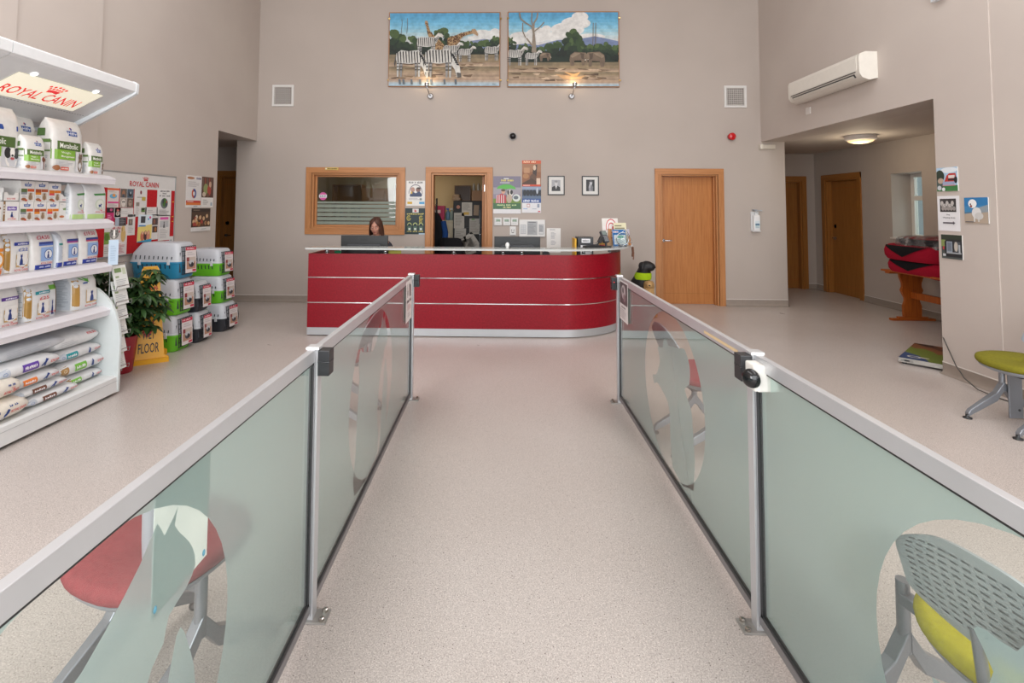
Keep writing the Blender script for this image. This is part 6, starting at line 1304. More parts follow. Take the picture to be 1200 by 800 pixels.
g = G(); g.box(-.05,.0,-.07,.07,0,.10,'#dfe3e6','plastic'); g.box(-.055,-.05,-.06,.06,.01,.09,'#cfd6dc','plastic'); mk('detector_box', g, None, 'white detector box high on the wall above the hallway corner', 'detector', loc=(4.245, 4.92, 3.57), bev=0.006)
# ------------------------------------------------------------------ things on and behind the counter
def monitor(label, x, y, w, rz=0.0, extra=False):
    t = thing('computer_monitor', label, 'monitor', (x, y, .73), rz); DK = '#0b0c0e'
    g = G(); g.box(-w/2,w/2,-.012,.018,.09,.445,DK,'plastic'); g.box(-w*.33,w*.33,-.035,-.012,.14,.34,'#101114','plastic'); g.prism([(-w*.36,.315),(w*.36,.315),(w*.34,.335),(-w*.34,.335)], 'y', -.037, -.034, '#34363b', 'plastic')
    p = P(g,.12,.03,y=-.0125,z0=.375); p.text('mark',10,10,90,90,'#020203'); mk('screen_case', g, t, bev=0.004)
    g = G(); g.box(-w/2+.012,w/2-.012,.018,.0195,.105,.43,'#6b8196','gloss'); mk('screen', g, t)
    g = G(); g.box(-.03,.03,-.05,-.03,.01,.22,DK,'plastic'); mk('stand', g, t); g = G(); g.box(-.12,.12,-.10,.08,0,.012,DK,'plastic'); mk('base', g, t, bev=0.004)
    return t
monitor('black computer monitor in front of the receptionist, seen from behind', -1.77, 6.74, .62)
monitor('black computer monitor near the alarm panel, seen from behind', .24, 6.74, .60)
g = G(); g.prism([(-.05,.0),(.05,.0),(.05,.2),(.03,.25),(-.02,.26),(-.05,.25)], 'y', -.08, .08, '#26282b', 'plastic'); mk('desk_printer', g, None, 'small black machine beside the monitor near the alarm panel', 'machine', loc=(.62, 6.78, .73), bev=0.01)
g = G(); g.lathe([(.035,0),(.042,.10),(.038,.10),(.033,.01),(.001,.01)], (0,0,0), '#1f8a5e', 'plastic', 18, caps=False); mk('desk_cup', g, None, 'green cup on the worktop behind the counter', 'cup', loc=(-2.03, 6.45, .895))
g = G(); g.box(-.12,.12,-.10,.10,0,.165,'#8f8b86','matte'); mk('desk_box', g, None, 'grey box on the worktop under the green cup', 'box', loc=(-2.03, 6.45, .73), bev=0.004)
g = G(); g.box(-.08,.08,-.002,.0,0,.11,'#b9b03e','print'); mk('sticky_pad', g, None, 'yellow-green note standing behind the counter front', 'note', loc=(-1.29, 6.36, .905))
g = G(); g.box(-.1,.1,-.03,.03,0,.175,'#b5aea6','matte'); mk('letter_box', g, None, 'pale box file holding up the yellow-green note', 'box file', loc=(-1.29, 6.395, .73), bev=0.003)
t = thing('desk_phone', 'white handset with a dark cord standing at the back of the glass shelf', 'phone', (.105, 6.33, 1.058))
g = G(); g.ell((0,0,.035),(.026,.022,.034),'#e6e6e4','plastic',14,10); g.lathe([(.022,0),(.02,.008)],(0,0,0),'#d0d0ce','plastic',14); mk('handset', g, t)
g = G(); g.tube([(.01,.03,.02),(.03,.07,.005),(.035,.12,-.04),(.05,.13,-.12),(.08,.14,-.2),(.10,.16,-.30)], .006, '#26272a','plastic'); mk('cord', g, t)
g = G(); g.box(-.012,.012,-.12,.12,0,.30,'#d9a520','print'); mk('ring_binder', g, None, 'yellow folder standing on the worktop beside the black box file', 'folder', loc=(.995, 6.82, .855), bev=0.002)
g = G(); g.box(-.25,.25,-.14,.14,0,.124,'#8c8680','matte'); mk('storage_block', g, None, 'low grey drawer block under the box file on the worktop', 'drawers', loc=(1.12, 6.82, .73), bev=0.004)
g = G(); g.box(-.10,.10,-.12,.12,0,.32,'#1f2024','plastic'); p = P(g,.2,.32,y=-.12); p.rect(24,6,80,22,'#dcdcde'); p.text('RECORDS',30,10,74,18,'#33343a'); p.rect(18,32,90,98,'#d5d5d8'); p.lines(24,40,84,60,3,'#77787e'); mk('box_file', g, None, 'black box file with white labels on the worktop', 'box file', loc=(1.125, 6.82, .854), bev=0.003)
# on the raised glass shelf, rounded end
SZ = 1.0585
t = thing('pen_tray', 'flat black tray on the glass shelf beside the card reader', 'tray', (1.19, 6.50, SZ), .35)
g = G(); g.prism([(-.13,0),(.13,0),(.12,.02),(.05,.03),(-.12,.022)], 'y', -.05, .05, '#1e1f22', 'plastic'); mk('tray_body', g, t, bev=0.004); g = G(); g.tube([(-.1,-.01,.03),(.06,.01,.035)], .005, '#3b3d44', 'plastic'); mk('pen', g, t)
t = thing('card_reader', 'dark card payment terminal tilted on a stand on the glass shelf', 'card terminal', (1.37, 6.60, SZ), .5)
g = G(); g.box(-.04,.04,-.05,.05,0,.012,'#26272b','plastic'); g.tube([(0,.0,.01),(0,.02,.09)], .013, '#26272b','plastic'); mk('stand', g, t)
g = G(); M_ = Matrix.Translation((0,.02,.10)) @ Matrix.Rotation(math.radians(-30),4,'X'); g.box(-.042,.042,-.02,.02,-.05,.11,'#3f4146','plastic',M_); mk('terminal', g, t, bev=0.006)
g = G(); g.box(-.034,.034,-.0215,-.02,.05,.10,'#7c8a86','gloss',M_); [g.box(-.03+.022*a,-.014+.022*a,-.023,-.02,-.04+.02*b,-.026+.02*b,'#8a8d92','plastic',M_) for a in range(3) for b in range(4)]; mk('keypad', g, t)
t = thing('card_reader', 'smaller black card terminal on a bent arm on the glass shelf', 'card terminal', (1.26, 6.56, SZ), .2)
g = G(); g.tube([(-.03,.02,.005),(.0,.02,.03),(.02,.01,.07)], .007, '#1c1d20','plastic'); mk('arm', g, t); g = G(); M_ = Matrix.Translation((.03,.0,.09)) @ Matrix.Rotation(.5,4,'Y'); g.box(-.02,.02,-.03,.03,-.04,.05,'#1c1d20','plastic',M_); mk('terminal', g, t, bev=0.004)
g = G(); g.box(-.035,.035,-.03,.03,0,.045,'#b98c3a','print'); g.box(-.036,.036,-.031,-.03,0,.02,'#a32f35','print'); mk('mint_box', g, None, 'small red and yellow box beside the card terminal', 'box', loc=(1.345, 6.75, SZ))
def standcard(name, label, x, y, w, h, rz, draw, z=SZ, lean=-8, cat='leaflet'):
    g = G(); g.box(-w/2,w/2,0,.004,0,h,'#dedbd6','print'); draw(P(g,w,h)); return mk(name, g, None, label, cat, None, loc=(x,y,z), rot=(math.radians(lean),0,rz))
def redsign(p): p.rect(0,30,100,100,'#e3dfdd'); p.ell(56,36,34,36,'#e6e2e0'); p.ring(56,36,30,34,'#c7454a',150,390); p.ring(56,36,16,20,'#c7454a',0,360); p.poly([(62,30),(72,30),(70,44),(60,42)],'#c7454a'); p.poly([(8,90),(12,66),(22,52),(30,70),(34,90)],'#b5292f'); p.text('DONATE',40,70,92,80,'#b04a4c'); p.rect(2,94,98,100,'#4c4648')
standcard('charity_sign', 'white card with a red figure and red ring, tallest on the glass shelf', 1.52, 6.98, .235, .36, .25, redsign, cat='card')
t = thing('leaflet_holder', 'brown and clear leaflet holder with pale flyers behind the card terminal', 'leaflet holder', (1.45, 6.86, SZ), .25)
g = G(); g.box(-.07,.07,.0,.05,0,.07,'#a98a6c','plastic'); g.box(-.07,-.02,-.006,.0,0,.17,'#4b4044','plastic'); mk('holder', g, t); g = G(); g.box(-.06,.0,.01,.03,.02,.20,'#d8d4cf','print'); g.box(.005,.055,.01,.03,.02,.22,'#b4835a','print'); mk('flyers', g, t)
standcard('leaflet', 'cream printed card behind the blue leaflet on the glass shelf', 1.64, 6.93, .19, .30, .3, lambda p: (p.rect(0,0,100,100,'#dbd6b6'), p.lines(8,8,92,30,2,'#7a7660'), p.lines(12,36,88,60,4,'#a5a184')))
standcard('leaflet', 'bright blue leaflet behind the glass globe on the shelf', 1.60, 6.83, .20, .215, .3, lambda p: (p.rect(0,0,100,100,'#2f6aa8'), p.rect(6,10,44,20,'#d8dce4'), p.text('PET PLAN',10,11,40,18,'#b03a44'), p.rect(10,34,96,92,'#cfd6da'), p.ell(60,46,26,9,'#5fa39a'), p.lines(14,60,90,88,4,'#8fa5b5')))
standcard('leaflet', 'white and lilac leaflet at the very end of the glass shelf', 1.73, 6.98, .12, .215, .45, lambda p: (p.rect(0,0,100,40,'#bdb6c2'), p.lines(10,50,90,90,5,'#b8b6ba')))
standcard('leaflet', 'small orange-brown card at the end of the glass shelf', 1.745, 6.90, .05, .13, .6, lambda p: p.rect(0,0,100,100,'#b3743e'))
t = thing('glass_globe', 'clear glass globe in a wire cradle on the glass shelf', 'globe', (1.60, 6.69, SZ))
g = G(); g.ell((0,0,.10),(.078,.078,.078),'#fff','glass',22,14); mk('bowl', g, t, label='clear glass ball')
g = G(); ci = lambda r, z, ax: [(r*math.cos(2*PI*k/20), r*math.sin(2*PI*k/20), z) if ax == 'z' else ((r*math.cos(2*PI*k/20), 0, z+r*math.sin(2*PI*k/20)) if ax == 'y' else (0, r*math.cos(2*PI*k/20), z+r*math.sin(2*PI*k/20))) for k in range(21)]
g.tube(ci(.082,.10,'y'), .005, '#a9adb0','chrome',6); g.tube(ci(.05,.01,'z'), .007, '#8f9396','chrome',6); g.tube([(.05,0,.01),(.078,0,.08)], .004, '#a9adb0','chrome',6); g.tube([(-.05,0,.01),(-.078,0,.08)], .004, '#a9adb0','chrome',6); g.tube([(.075,0,.06),(.12,0,.05),(.125,0,.01),(.09,0,.004)], .006, '#a9adb0','chrome',6); g.tube([(0,0,.182),(.02,0,.21),(.05,0,.20),(.09,.01,.14),(.12,.01,.07)], .004, '#a9adb0','chrome',6)
mk('wire_cradle', g, t)
g = G(); g.tube([(0,0,0),(.005,-.002,-.07),(.0,0,-.13)], .012, '#6b4a3c','fabric'); g.tube([(.012,0,0),(.02,.002,-.08),(.014,.0,-.17)], .008, '#7b5a4a','fabric'); mk('dog_lead', g, None, 'brown dog lead hanging off the end of the glass shelf', 'dog lead', loc=(1.79, 6.95, 1.035))

# ------------------------------------------------------------------ office chairs, receptionist
def office_chair(label, x, y, rz):
    t = thing('office_chair', label, 'chair', (x, y, 0), rz, 'black office chairs'); K = '#1b1b1e'
    g = G(); g.loft([[(a,b,z) for a,b,_ in rrect(.48*k,.47*k,4,28)] for z,k in ((.42,.85),(.44,1),(.475,1),(.495,.9),(.50,.5))], K, 'fabric'); mk('seat', g, t)
    g = G(); g.loft([[(a,.25+.05*abs((z-.75))+b*.5-.06*(abs(a)/.22)**2,z) for a,b,_ in rrect(.44*k,.12,4,28)] for z,k in ((.56,.7),(.60,.9),(.75,1),(.92,.98),(1.0,.85),(1.02,.6))], K, 'fabric'); b = mk('backrest', g, t)
    g = G(); g.tube([(0,.12,.42),(0,.24,.44),(0,.29,.60)], .022, K, 'plastic'); mk('back_bracket', g, t)
    g = G(); g.tube([(0,0,.42),(0,0,.10)], .028, '#3a3b3f', 'plastic', 12); mk('gas_column', g, t)
    for k in range(5):
        a = 2*PI*k/5; c, s_ = math.cos(a), math.sin(a); g = G(); g.tube([(0,0,.11),(.28*c,.28*s_,.075)], [.03,.018], K, 'plastic'); f = mk('leg', g, t)
        g = G(); g.lathe([(.001,-.02),(.027,-.02),(.027,.02),(.001,.02)], (.28*c,.28*s_,.028), K, 'plastic', 14, 'x' if abs(s_) > .5 else 'y', caps=False); mk('caster', g, f)
    return t
office_chair('black office chair under the receptionist behind the counter', -1.74, 7.38, PI)
office_chair('black office chair standing inside the office doorway', -.80, 9.25, PI*.93)
def remesh(g, vox):
    me = bpy.data.meshes.new('r'); me.from_pydata(g.v, [], g.f); ob = bpy.data.objects.new('r', me); COL.objects.link(ob)
    m = ob.modifiers.new('r', 'REMESH'); m.mode = 'VOXEL'; m.voxel_size = vox; m.use_smooth_shade = True
    s_ = ob.modifiers.new('s', 'SMOOTH'); s_.factor = .5; s_.iterations = 4
    bpy.context.view_layer.update(); m2 = bpy.data.meshes.new_from_object(ob.evaluated_get(bpy.context.evaluated_depsgraph_get()))
    vs = [tuple(v.co) for v in m2.vertices]; fs = [tuple(p.vertices) for p in m2.polygons]
    bpy.data.objects.remove(ob); bpy.data.meshes.remove(me); bpy.data.meshes.remove(m2); return vs, fs
pe = thing('person', 'woman with shoulder-length brown hair looking down at her monitor behind the counter', 'person', (-1.74, 7.30, 0))
SK = '#b98470'
HM = Matrix.Translation((0.0, -.075, 1.275)) @ Matrix.Rotation(math.radians(-3),4,'Z') @ Matrix.Rotation(math.radians(16),4,'X')
g = G()
J = {'pel':(0,.0,.53),'wai':(0,.01,.70),'che':(0,.0,.92),'nb':(0,-.005,1.10),'nt':(0,-.05,1.19),
     'sl':(-.165,.0,1.04),'sr':(.165,.0,1.04),'el':(-.24,-.10,.80),'er':(.24,-.10,.80),'wl':(-.13,-.33,.80),'wr':(.13,-.33,.80),'hl':(-.11,-.40,.795),'hr':(.11,-.40,.795),
     'pl':(-.10,-.02,.53),'pr':(.10,-.02,.53),'kl':(-.12,-.42,.53),'kr':(.12,-.42,.53),'al':(-.12,-.40,.10),'ar':(.12,-.40,.10),'tl':(-.12,-.54,.04),'tr':(.12,-.54,.04)}
RAD = {'pel':.15,'wai':.125,'che':.14,'nb':.075,'nt':.05,'sl':.062,'sr':.062,'el':.043,'er':.043,'wl':.028,'wr':.028,'hl':.026,'hr':.026,'pl':.095,'pr':.095,'kl':.062,'kr':.062,'al':.042,'ar':.042,'tl':.032,'tr':.032}
ED = [('pel','wai'),('wai','che'),('che','nb'),('nb','nt'),('che','sl'),('che','sr'),('sl','el'),('sr','er'),('el','wl'),('er','wr'),('wl','hl'),('wr','hr'),('pel','pl'),('pel','pr'),('pl','kl'),('pr','kr'),('kl','al'),('kr','ar'),('al','tl'),('ar','tr')]
ks = list(J)
vs, fs = skin_mesh([J[k] for k in ks], [(ks.index(a), ks.index(b)) for a, b in ED], [(RAD[k]*(1.15 if k in ('che','wai','pel') else 1), RAD[k]*(.8 if k in ('che','wai','pel') else 1)) for k in ks])
g.add(vs, fs, SK, 'skin', True)
for s_ in (-1, 1):      # hands resting on the keyboard: four fingers and a thumb
    b = Vector((s_*.11, -.40, .795))
    for k, (dx, ln) in enumerate(((-.026,.062),(-.009,.072),(.009,.068),(.025,.052))):
        g.tube([b+Vector((dx*.8,.01,0)), b+Vector((dx,-.03,.008)), b+Vector((dx*1.1,-.03-ln*.55,.0)), b+Vector((dx*1.1,-.03-ln*.8,-.022))], [.010,.0095,.0085,.007], SK, 'skin', 8)
    g.tube([b+Vector((-s_*.018,.015,-.002)), b+Vector((-s_*.040,-.015,-.006)), b+Vector((-s_*.042,-.045,-.012))], [.012,.010,.008], SK, 'skin', 8)
def hp(x, y, z): return tuple(HM @ Vector((x, y, z)))
def hell(c, r, M=None): g.ell((0,0,0),(1,1,1),SK,'skin',18,12, HM @ Matrix.Translation(c) @ (M or Matrix()) @ Matrix.Diagonal((*r,1)))
class _E: pass
def hadd(c, r):
    t = G(); t.ell((0,0,0), r, SK, 'skin', 20, 14); g.add([tuple(HM @ (Vector(c)+Vector(v))) for v in t.v], t.f, SK, 'skin', True)
hadd((0,.012,.03),(.073,.09,.088)); hadd((0,-.03,-.02),(.062,.06,.075)); hadd((0,-.052,-.078),(.034,.03,.026)); hadd((0,-.02,-.055),(.052,.055,.045))
hadd((0,-.098,-.018),(.0125,.016,.013)); hadd((0,-.088,.006),(.009,.012,.026)); hadd((0,-.072,.034),(.05,.016,.012)); hadd((.036,-.066,-.02),(.022,.018,.018)); hadd((-.036,-.066,-.02),(.022,.018,.018))
hadd((0,-.083,-.05),(.024,.010,.006)); hadd((0,-.081,-.06),(.021,.010,.007))
for s_ in (-1,1): hadd((s_*.073,.01,-.005),(.012,.02,.032))
g.tube([hp(0,.01,-.13), hp(0,.01,-.05)], [.048,.05], SK, 'skin', 14)
vs, fs = remesh(g, .0065)
g2 = G(); HI = HM.inverted(); lip, brow, skin_f = [], [], []
for f in fs:
    c = HI @ (sum((Vector(vs[i]) for i in f), Vector())/len(f))
    if c.y < -.07 and abs(c.x) < .022 and -.065 < c.z < -.046: lip.append(f)
    elif c.y < -.055 and .012 < abs(c.x) < .046 and .028 < c.z < .036: brow.append(f)
    else: skin_f.append(f)
g2.add(vs, skin_f, SK, 'skin', True); n0 = 0
for fl, cc in ((lip,'#96534d'),(brow,'#4d342a')):
    c_ = lin(cc)
    for f in fl: g2.f.append(f); g2.c.append(c_); g2.m.append('skin'); g2.s.append(True)
body = mk('body', g2, pe)
for s_ in (-1,1):
    g = G(); t_ = G(); t_.ell((s_*.03,-.078,.010),(.013,.008,.007),'#e6e0dc','gloss',12,8); t_.ell((s_*.03,-.0835,.006),(.006,.004,.006),'#3a2a22','gloss',10,8); t_.ell((s_*.03,-.081,.016),(.016,.008,.007),SK,'skin',12,8)
    g.v = [tuple(HM @ Vector(v)) for v in t_.v]; g.f, g.c, g.m, g.s = t_.f, t_.c, t_.m, t_.s; mk('eye', g, pe)
# hair: parted bob falling to the shoulders
g = G(); nu, nv = 44, 16; vs = []
for j in range(nv+1):
    v = j/nv
    for i in range(nu+1):
        am = PI*interp([0,.30,.50,.60,1],[.99,.97,.80,.72,.70],v); a = -am + 2*am*i/nu     # 0 = back of the head, ends frame the face
        edge = abs(a)/am; ph = v*PI*.52
        if v < .55: q = v/.55; r = math.sin(q*PI/2); z = .03+.108*math.cos(q*PI/2)
        else: q = (v-.55)/.45; r = 1.0+.10*math.sin(q*PI*.8)+.05*q; z = .03-.165*q-.02*q*(1-edge)
        wv = 1+.025*math.sin(a*9+v*3)+.012*math.sin(a*23)
        x = math.sin(a)*.092*r*wv; y = .012+math.cos(a)*.108*r*wv
        if v < .55 and edge > .8: x *= 1-.0*(edge-.8)
        vs.append(hp(x+.006*(v < .3), y, z))
idx = lambda i, j: j*(nu+1)+i
fs = [(idx(i,j), idx(i,j+1), idx(i+1,j+1), idx(i+1,j)) for j in range(nv) for i in range(nu)]
g.add(vs, [f[::-1] for f in fs], '#4a2a1d', 'hair', True)
hr_ = mk('hair', g, pe, label='brown shoulder-length hair'); so = hr_.modifiers.new('thick', 'SOLIDIFY'); so.thickness = .012; so.offset = -1
# dark grey top and trousers follow the body
def cloth(name, keys, edges, grow, col, lab):
    vs, fs = skin_mesh([J[k] for k in keys], [(keys.index(a), keys.index(b)) for a, b in edges], [((RAD[k]*(1.15 if k in ('che','wai','pel') else 1))+grow, (RAD[k]*(.8 if k in ('che','wai','pel') else 1))+grow) for k in keys])
    g = G(); g.add(vs, fs, col, 'fabric', True); mk(name, g, pe, label=lab)
J['nb'] = (0,-.005,1.085)
cloth('jumper', ['che','wai','pel','nb','sl','sr','el','er','wl','wr'], [('pel','wai'),('wai','che'),('che','nb'),('che','sl'),('che','sr'),('sl','el'),('sr','er'),('el','wl'),('er','wr')], .014, '#3a3a41', 'dark grey jumper')
cloth('trousers', ['pel','pl','pr','kl','kr','al','ar'], [('pel','pl'),('pel','pr'),('pl','kl'),('pr','kr'),('kl','al'),('kr','ar')], .012, '#26262c', 'dark trousers')
for s_ in (-1,1):
    g = G(); g.loft([[(s_*.12+a, -.47+b-.0*z, z) for a,b,_ in rrect(.095*k,.26*k2,3,20)] for z,k,k2 in ((0,.95,.97),(.02,1,1),(.06,.9,.9),(.085,.7,.6))], '#1b1b1d', 'plastic'); mk('shoe', g, pe)
g = G(); g.box(-.22,.22,-.07,.07,0,.02,'#202226','plastic'); p = P(g,.43,.13,fn=lambda u,v,n:(u,v-.065,.0205+n)); [p.rect(3+7.9*i,6+24*j,9.6+7.9*i,26+24*j,'#3a3c42') for j in range(4) for i in range(12)]
mk('keyboard', g, None, 'black keyboard under the receptionist\'s hands', 'keyboard', loc=(-1.74, 6.87, .731), bev=0.003)

# ------------------------------------------------------------------ charity collection dogs beside the counter end
def sitdog(name, label, loc, rz, k, col, muz, ear, group=None):
    t = thing(name, label, 'dog figure', loc, rz, group)
    Q = {'pel':(0,.13,.15),'bel':(0,.05,.30),'che':(0,-.06,.43),'nek':(0,-.10,.58),'hd':(0,-.13,.70),'mz':(0,-.215,.675),'ns':(0,-.26,.665),
         'sl':(-.075,-.10,.38),'sr':(.075,-.10,.38),'fl':(-.07,-.13,.18),'fr':(.07,-.13,.18),'gl':(-.07,-.14,.04),'gr':(.07,-.14,.04),'pl':(-.07,-.20,.022),'pr':(.07,-.20,.022),
         'hl':(-.10,.10,.16),'hr':(.10,.10,.16),'kl':(-.15,-.05,.20),'kr':(.15,-.05,.20),'ol':(-.14,.12,.05),'or':(.14,.12,.05),'tl':(-.14,-.06,.025),'tr':(.14,-.06,.025),'t1':(0,.25,.06),'t2':(.05,.40,.03)}
    R_ = {'pel':.16,'bel':.165,'che':.155,'nek':.115,'hd':.115,'mz':.068,'ns':.048,'sl':.06,'sr':.06,'fl':.04,'fr':.04,'gl':.033,'gr':.033,'pl':.032,'pr':.032,'hl':.085,'hr':.085,'kl':.06,'kr':.06,'ol':.035,'or':.035,'tl':.032,'tr':.032,'t1':.04,'t2':.02}
    E_ = [('pel','bel'),('bel','che'),('che','nek'),('nek','hd'),('hd','mz'),('mz','ns'),('che','sl'),('che','sr'),('sl','fl'),('sr','fr'),('fl','gl'),('fr','gr'),('gl','pl'),('gr','pr'),('pel','hl'),('pel','hr'),('hl','kl'),('hr','kr'),('kl','ol'),('kr','or'),('ol','tl'),('or','tr'),('pel','t1'),('t1','t2')]
    kk = list(Q); vs, fs = skin_mesh([tuple(c*k for c in Q[a]) for a in kk], [(kk.index(a), kk.index(b)) for a, b in E_], [R_[a]*k for a in kk])
    g = G(); g.add(vs, fs, col, 'fur', True)
    for s_ in (-1,1):
        prf = []
        for z, w_, o_ in ((.745,.02,.05),(.73,.045,.075),(.69,.05,.094),(.64,.04,.098),(.60,.012,.094)): prf.append([(s_*(o_-.012)*k, (-.10-w_)*k, z*k), (s_*(o_+.008)*k, (-.10-w_*.6)*k, z*k), (s_*(o_+.008)*k, (-.10+w_*.6)*k, z*k), (s_*(o_-.012)*k, (-.10+w_)*k, z*k)])
        g.loft(prf if s_ < 0 else [r[::-1] for r in prf], ear, 'fur')
    mk('body', g, t)
    g = G(); g.ell((0,-.262*k,.676*k),(.02*k,.014*k,.014*k),'#141313','gloss',12,8); mk('nose', g, t)
    for s_ in (-1,1):
        g = G(); g.ell((s_*.042*k,-.198*k,.725*k),(.011*k,.009*k,.011*k),'#120f0e','gloss',10,8); mk('eye', g, t)
    return t, k
dg, k_ = sitdog('collection_dog', 'black labrador collection figure with a lime high-visibility band beside the counter end', (2.09, 7.80, 0), math.radians(48), 1.02, '#161517', '#161517', '#1b1a1c')
g = G(); ring = []
for z, rx, ry, cyy in ((.50,.118,.128,-.07),(.525,.121,.13,-.075),(.575,.113,.122,-.085),(.60,.105,.112,-.09)): ring.append([(rx*math.cos(2*PI*i/28), cyy+ry*math.sin(2*PI*i/28), z) for i in range(28)])
g.loft(ring, '#a5c81e', 'fabric', True, False); g.loft([[(x*.96, y, z) for x, y, z in r] for r in ring][::-1], '#a5c81e', 'fabric', True, False); mk('high_visibility_band', g, dg, label='lime high-visibility band')
sitdog('collection_dog', 'golden puppy collection figure in front of the black labrador figure', (2.15, 7.46, 0), math.radians(-12), .70, '#b8935f', '#b8935f', '#a27c48')

# ------------------------------------------------------------------ office seen through the doorway and window
OF = 10.54
fr = thing('refrigerator', 'dark upright fridge covered in papers inside the office', 'fridge', (-.60, 10.22, 0)); FD = '#2f3032'
g = G(); g.box(-.29,.29,-.28,.30,.03,1.68,FD,'plastic'); mk('cabinet', g, fr, bev=0.006)
g = G(); g.box(-.287,.287,-.32,-.285,1.18,1.675,'#2c2d2f','matte'); d = mk('upper_door', g, fr, bev=0.006); g = G(); g.box(.22,.245,-.35,-.32,1.24,1.5,'#3b3c3e','plastic'); mk('handle', g, d)
g = G(); g.box(-.287,.287,-.32,-.285,.06,1.165,'#1d1e20','matte'); d2 = mk('lower_door', g, fr, bev=0.006); g = G(); g.box(.22,.245,-.35,-.32,.7,1.1,'#3b3c3e','plastic'); mk('handle', g, d2)
for x in (-.22,.22):
    g = G(); g.lathe([(.02,0),(.02,.03)], (x,-.2,0), '#1b1b1c','plastic',10); mk('foot', g, fr)
def fpaper(label, x, z, w, h, ang, col='#b9b3a8', kind=0):
    g = G(); g.box(-w/2,w/2,-.0006,0,-h/2,h/2,col,'print'); p = P(g,w,h,y=-.0006,z0=-h/2)
    if kind == 0: p.lines(12,14,86,84,9,'#8f8a82', int(x*100))
    elif kind == 1: p.rect(20,72,70,92,'#c9a23a'); p.lines(10,8,90,60,8,'#8a857d', 3)
    elif kind == 2: p.lines(10,16,90,90,9,'#8f8a82', 4); p.rect(20,2,50,9,'#4d8a3c')
    mk('fridge_paper', g, None, label, 'paper', 'papers on the office fridge', loc=(-.60+x, 10.22-.3215, z), rot=(0, ang, 0))
fpaper('white sheet with a yellow block on the upper fridge door', -.02, 1.52, .20, .26, 0, '#c5beb2', 1)
fpaper('tan photo card at the handle side of the upper fridge door', .16, 1.50, .10, .20, .05, '#8f775c', 3)
fpaper('dull white sheet at the lower hinge side of the upper fridge door', -.17, 1.30, .20, .30, 0, '#b5afa5', 0)
fpaper('sheet held by a green magnet across the fridge doors', .13, 1.19, .20, .30, 0, '#a9a49b', 2)
fpaper('large pale sheet on the lower fridge door', -.15, .95, .22, .40, .03, '#aaa59d', 0)
fpaper('tilted white sheet on the lower fridge door, upper of two', .08, .90, .20, .32, -.6, '#c0bbb2', 0)
fpaper('tilted white sheet on the lower fridge door, lower of two', .02, .80, .20, .30, -.35, '#b7b2a9', 0)
g = G(); g.lathe([(.035,0),(.036,.004)], (0,0,0), '#a65f3e', 'plastic', 14, 'y'); mk('fridge_magnet', g, None, 'round brown magnet on the upper fridge door', 'magnet', loc=(-.79, 9.8965, 1.56))
wc = thing('office_cabinet', 'pale metal cabinet with notices inside the office', 'cabinet', (-1.10, 10.25, 0)); CB = '#a89e88'
g = G(); g.box(-.22,.22,-.27,.28,.04,1.30,CB,'plastic'); mk('carcass', g, wc, bev=0.004); g = G(); g.box(-.215,.215,-.285,-.271,.06,1.24,'#b0a690','plastic'); dd = mk('door', g, wc, bev=0.003)
g = G(); p = P(g,.4,1.1,y=-.286,z0=.1); p.rect(24,14,86,46,'#bdb6a6'); p.lines(30,18,80,44,9,'#948c7c'); p.rect(20,4,36,9,'#c08a3a'); p.rect(20,52,80,84,'#b5ad9c'); p.lines(26,56,74,80,8,'#948c7c'); mk('notices', g, dd)
g = G(); g.box(-.22,.22,-.26,.2,0,.02,'#26241f','plastic'); mk('foot_rail', g, wc, loc=(0,0,.02))
t = thing('folder_box', 'magenta plastic folder box on the office cabinet', 'folder box', (-1.20, 10.14, 1.302)); g = G(); g.prism([(-.14,0),(.12,0),(.135,.28),(-.145,.285)], 'y', -.08, .08, '#a3164a', 'plastic'); mk('box_body', g, t, bev=0.004); g = G(); g.box(-.09,.05,-.083,-.08,.14,.20,'#c9b9b4','print'); mk('paper_label', g, t)
for i, (x, c1, c2, lab) in enumerate(((-1.01,'#4b6f8a','#2b4aa0','blue-topped spray bottle on the office cabinet'),(-.93,'#7b8a86','#c9c7c0','pale pump bottle beside the blue-topped bottle in the office'))):
    t = thing('spray_bottle', lab, 'bottle', (x, 10.12, 1.302)); g = G(); g.lathe([(.045,0),(.048,.02),(.048,.13),(.03,.17),(.016,.18),(.016,.20)], (0,0,0), c1, 'plastic', 16); mk('bottle', g, t); g = G(); g.box(-.035,.02,-.012,.012,.20,.235,c2,'plastic'); mk('spray_head', g, t, bev=0.004)
g = G(); t = thing('cardboard_box', 'open brown cardboard box lying on the fridge', 'box', (-.72, 10.2, 1.685)); g.box(-.16,.16,-.14,.16,0,.30,'#5f4128','print'); g.box(-.145,.145,-.142,-.139,.015,.285,'#3a2718','print'); mk('carton', g, t)
g = G(); t = thing('cardboard_box', 'tan cardboard box holding white bottles on the fridge', 'box', (-.41, 10.2, 1.685)); g.box(-.13,.13,-.14,.14,0,.20,'#8f6438','print'); g.box(-.12,.12,-.13,.13,.19,.202,'#5b3f24','print'); mk('carton', g, t)
for i, x in enumerate((-.50,-.41,-.32)):
    g = G(); g.lathe([(.03,0),(.03,.09),(.014,.12),(.014,.14)], (0,0,0), '#a9a59c', 'plastic', 12); mk('small_bottle', g, None, 'white bottle standing in the tan box, '+('hinge side','middle','handle side')[i], 'bottle', 'white bottles in the tan box', loc=(x, 10.12, 1.888))
rr = random.Random(2)
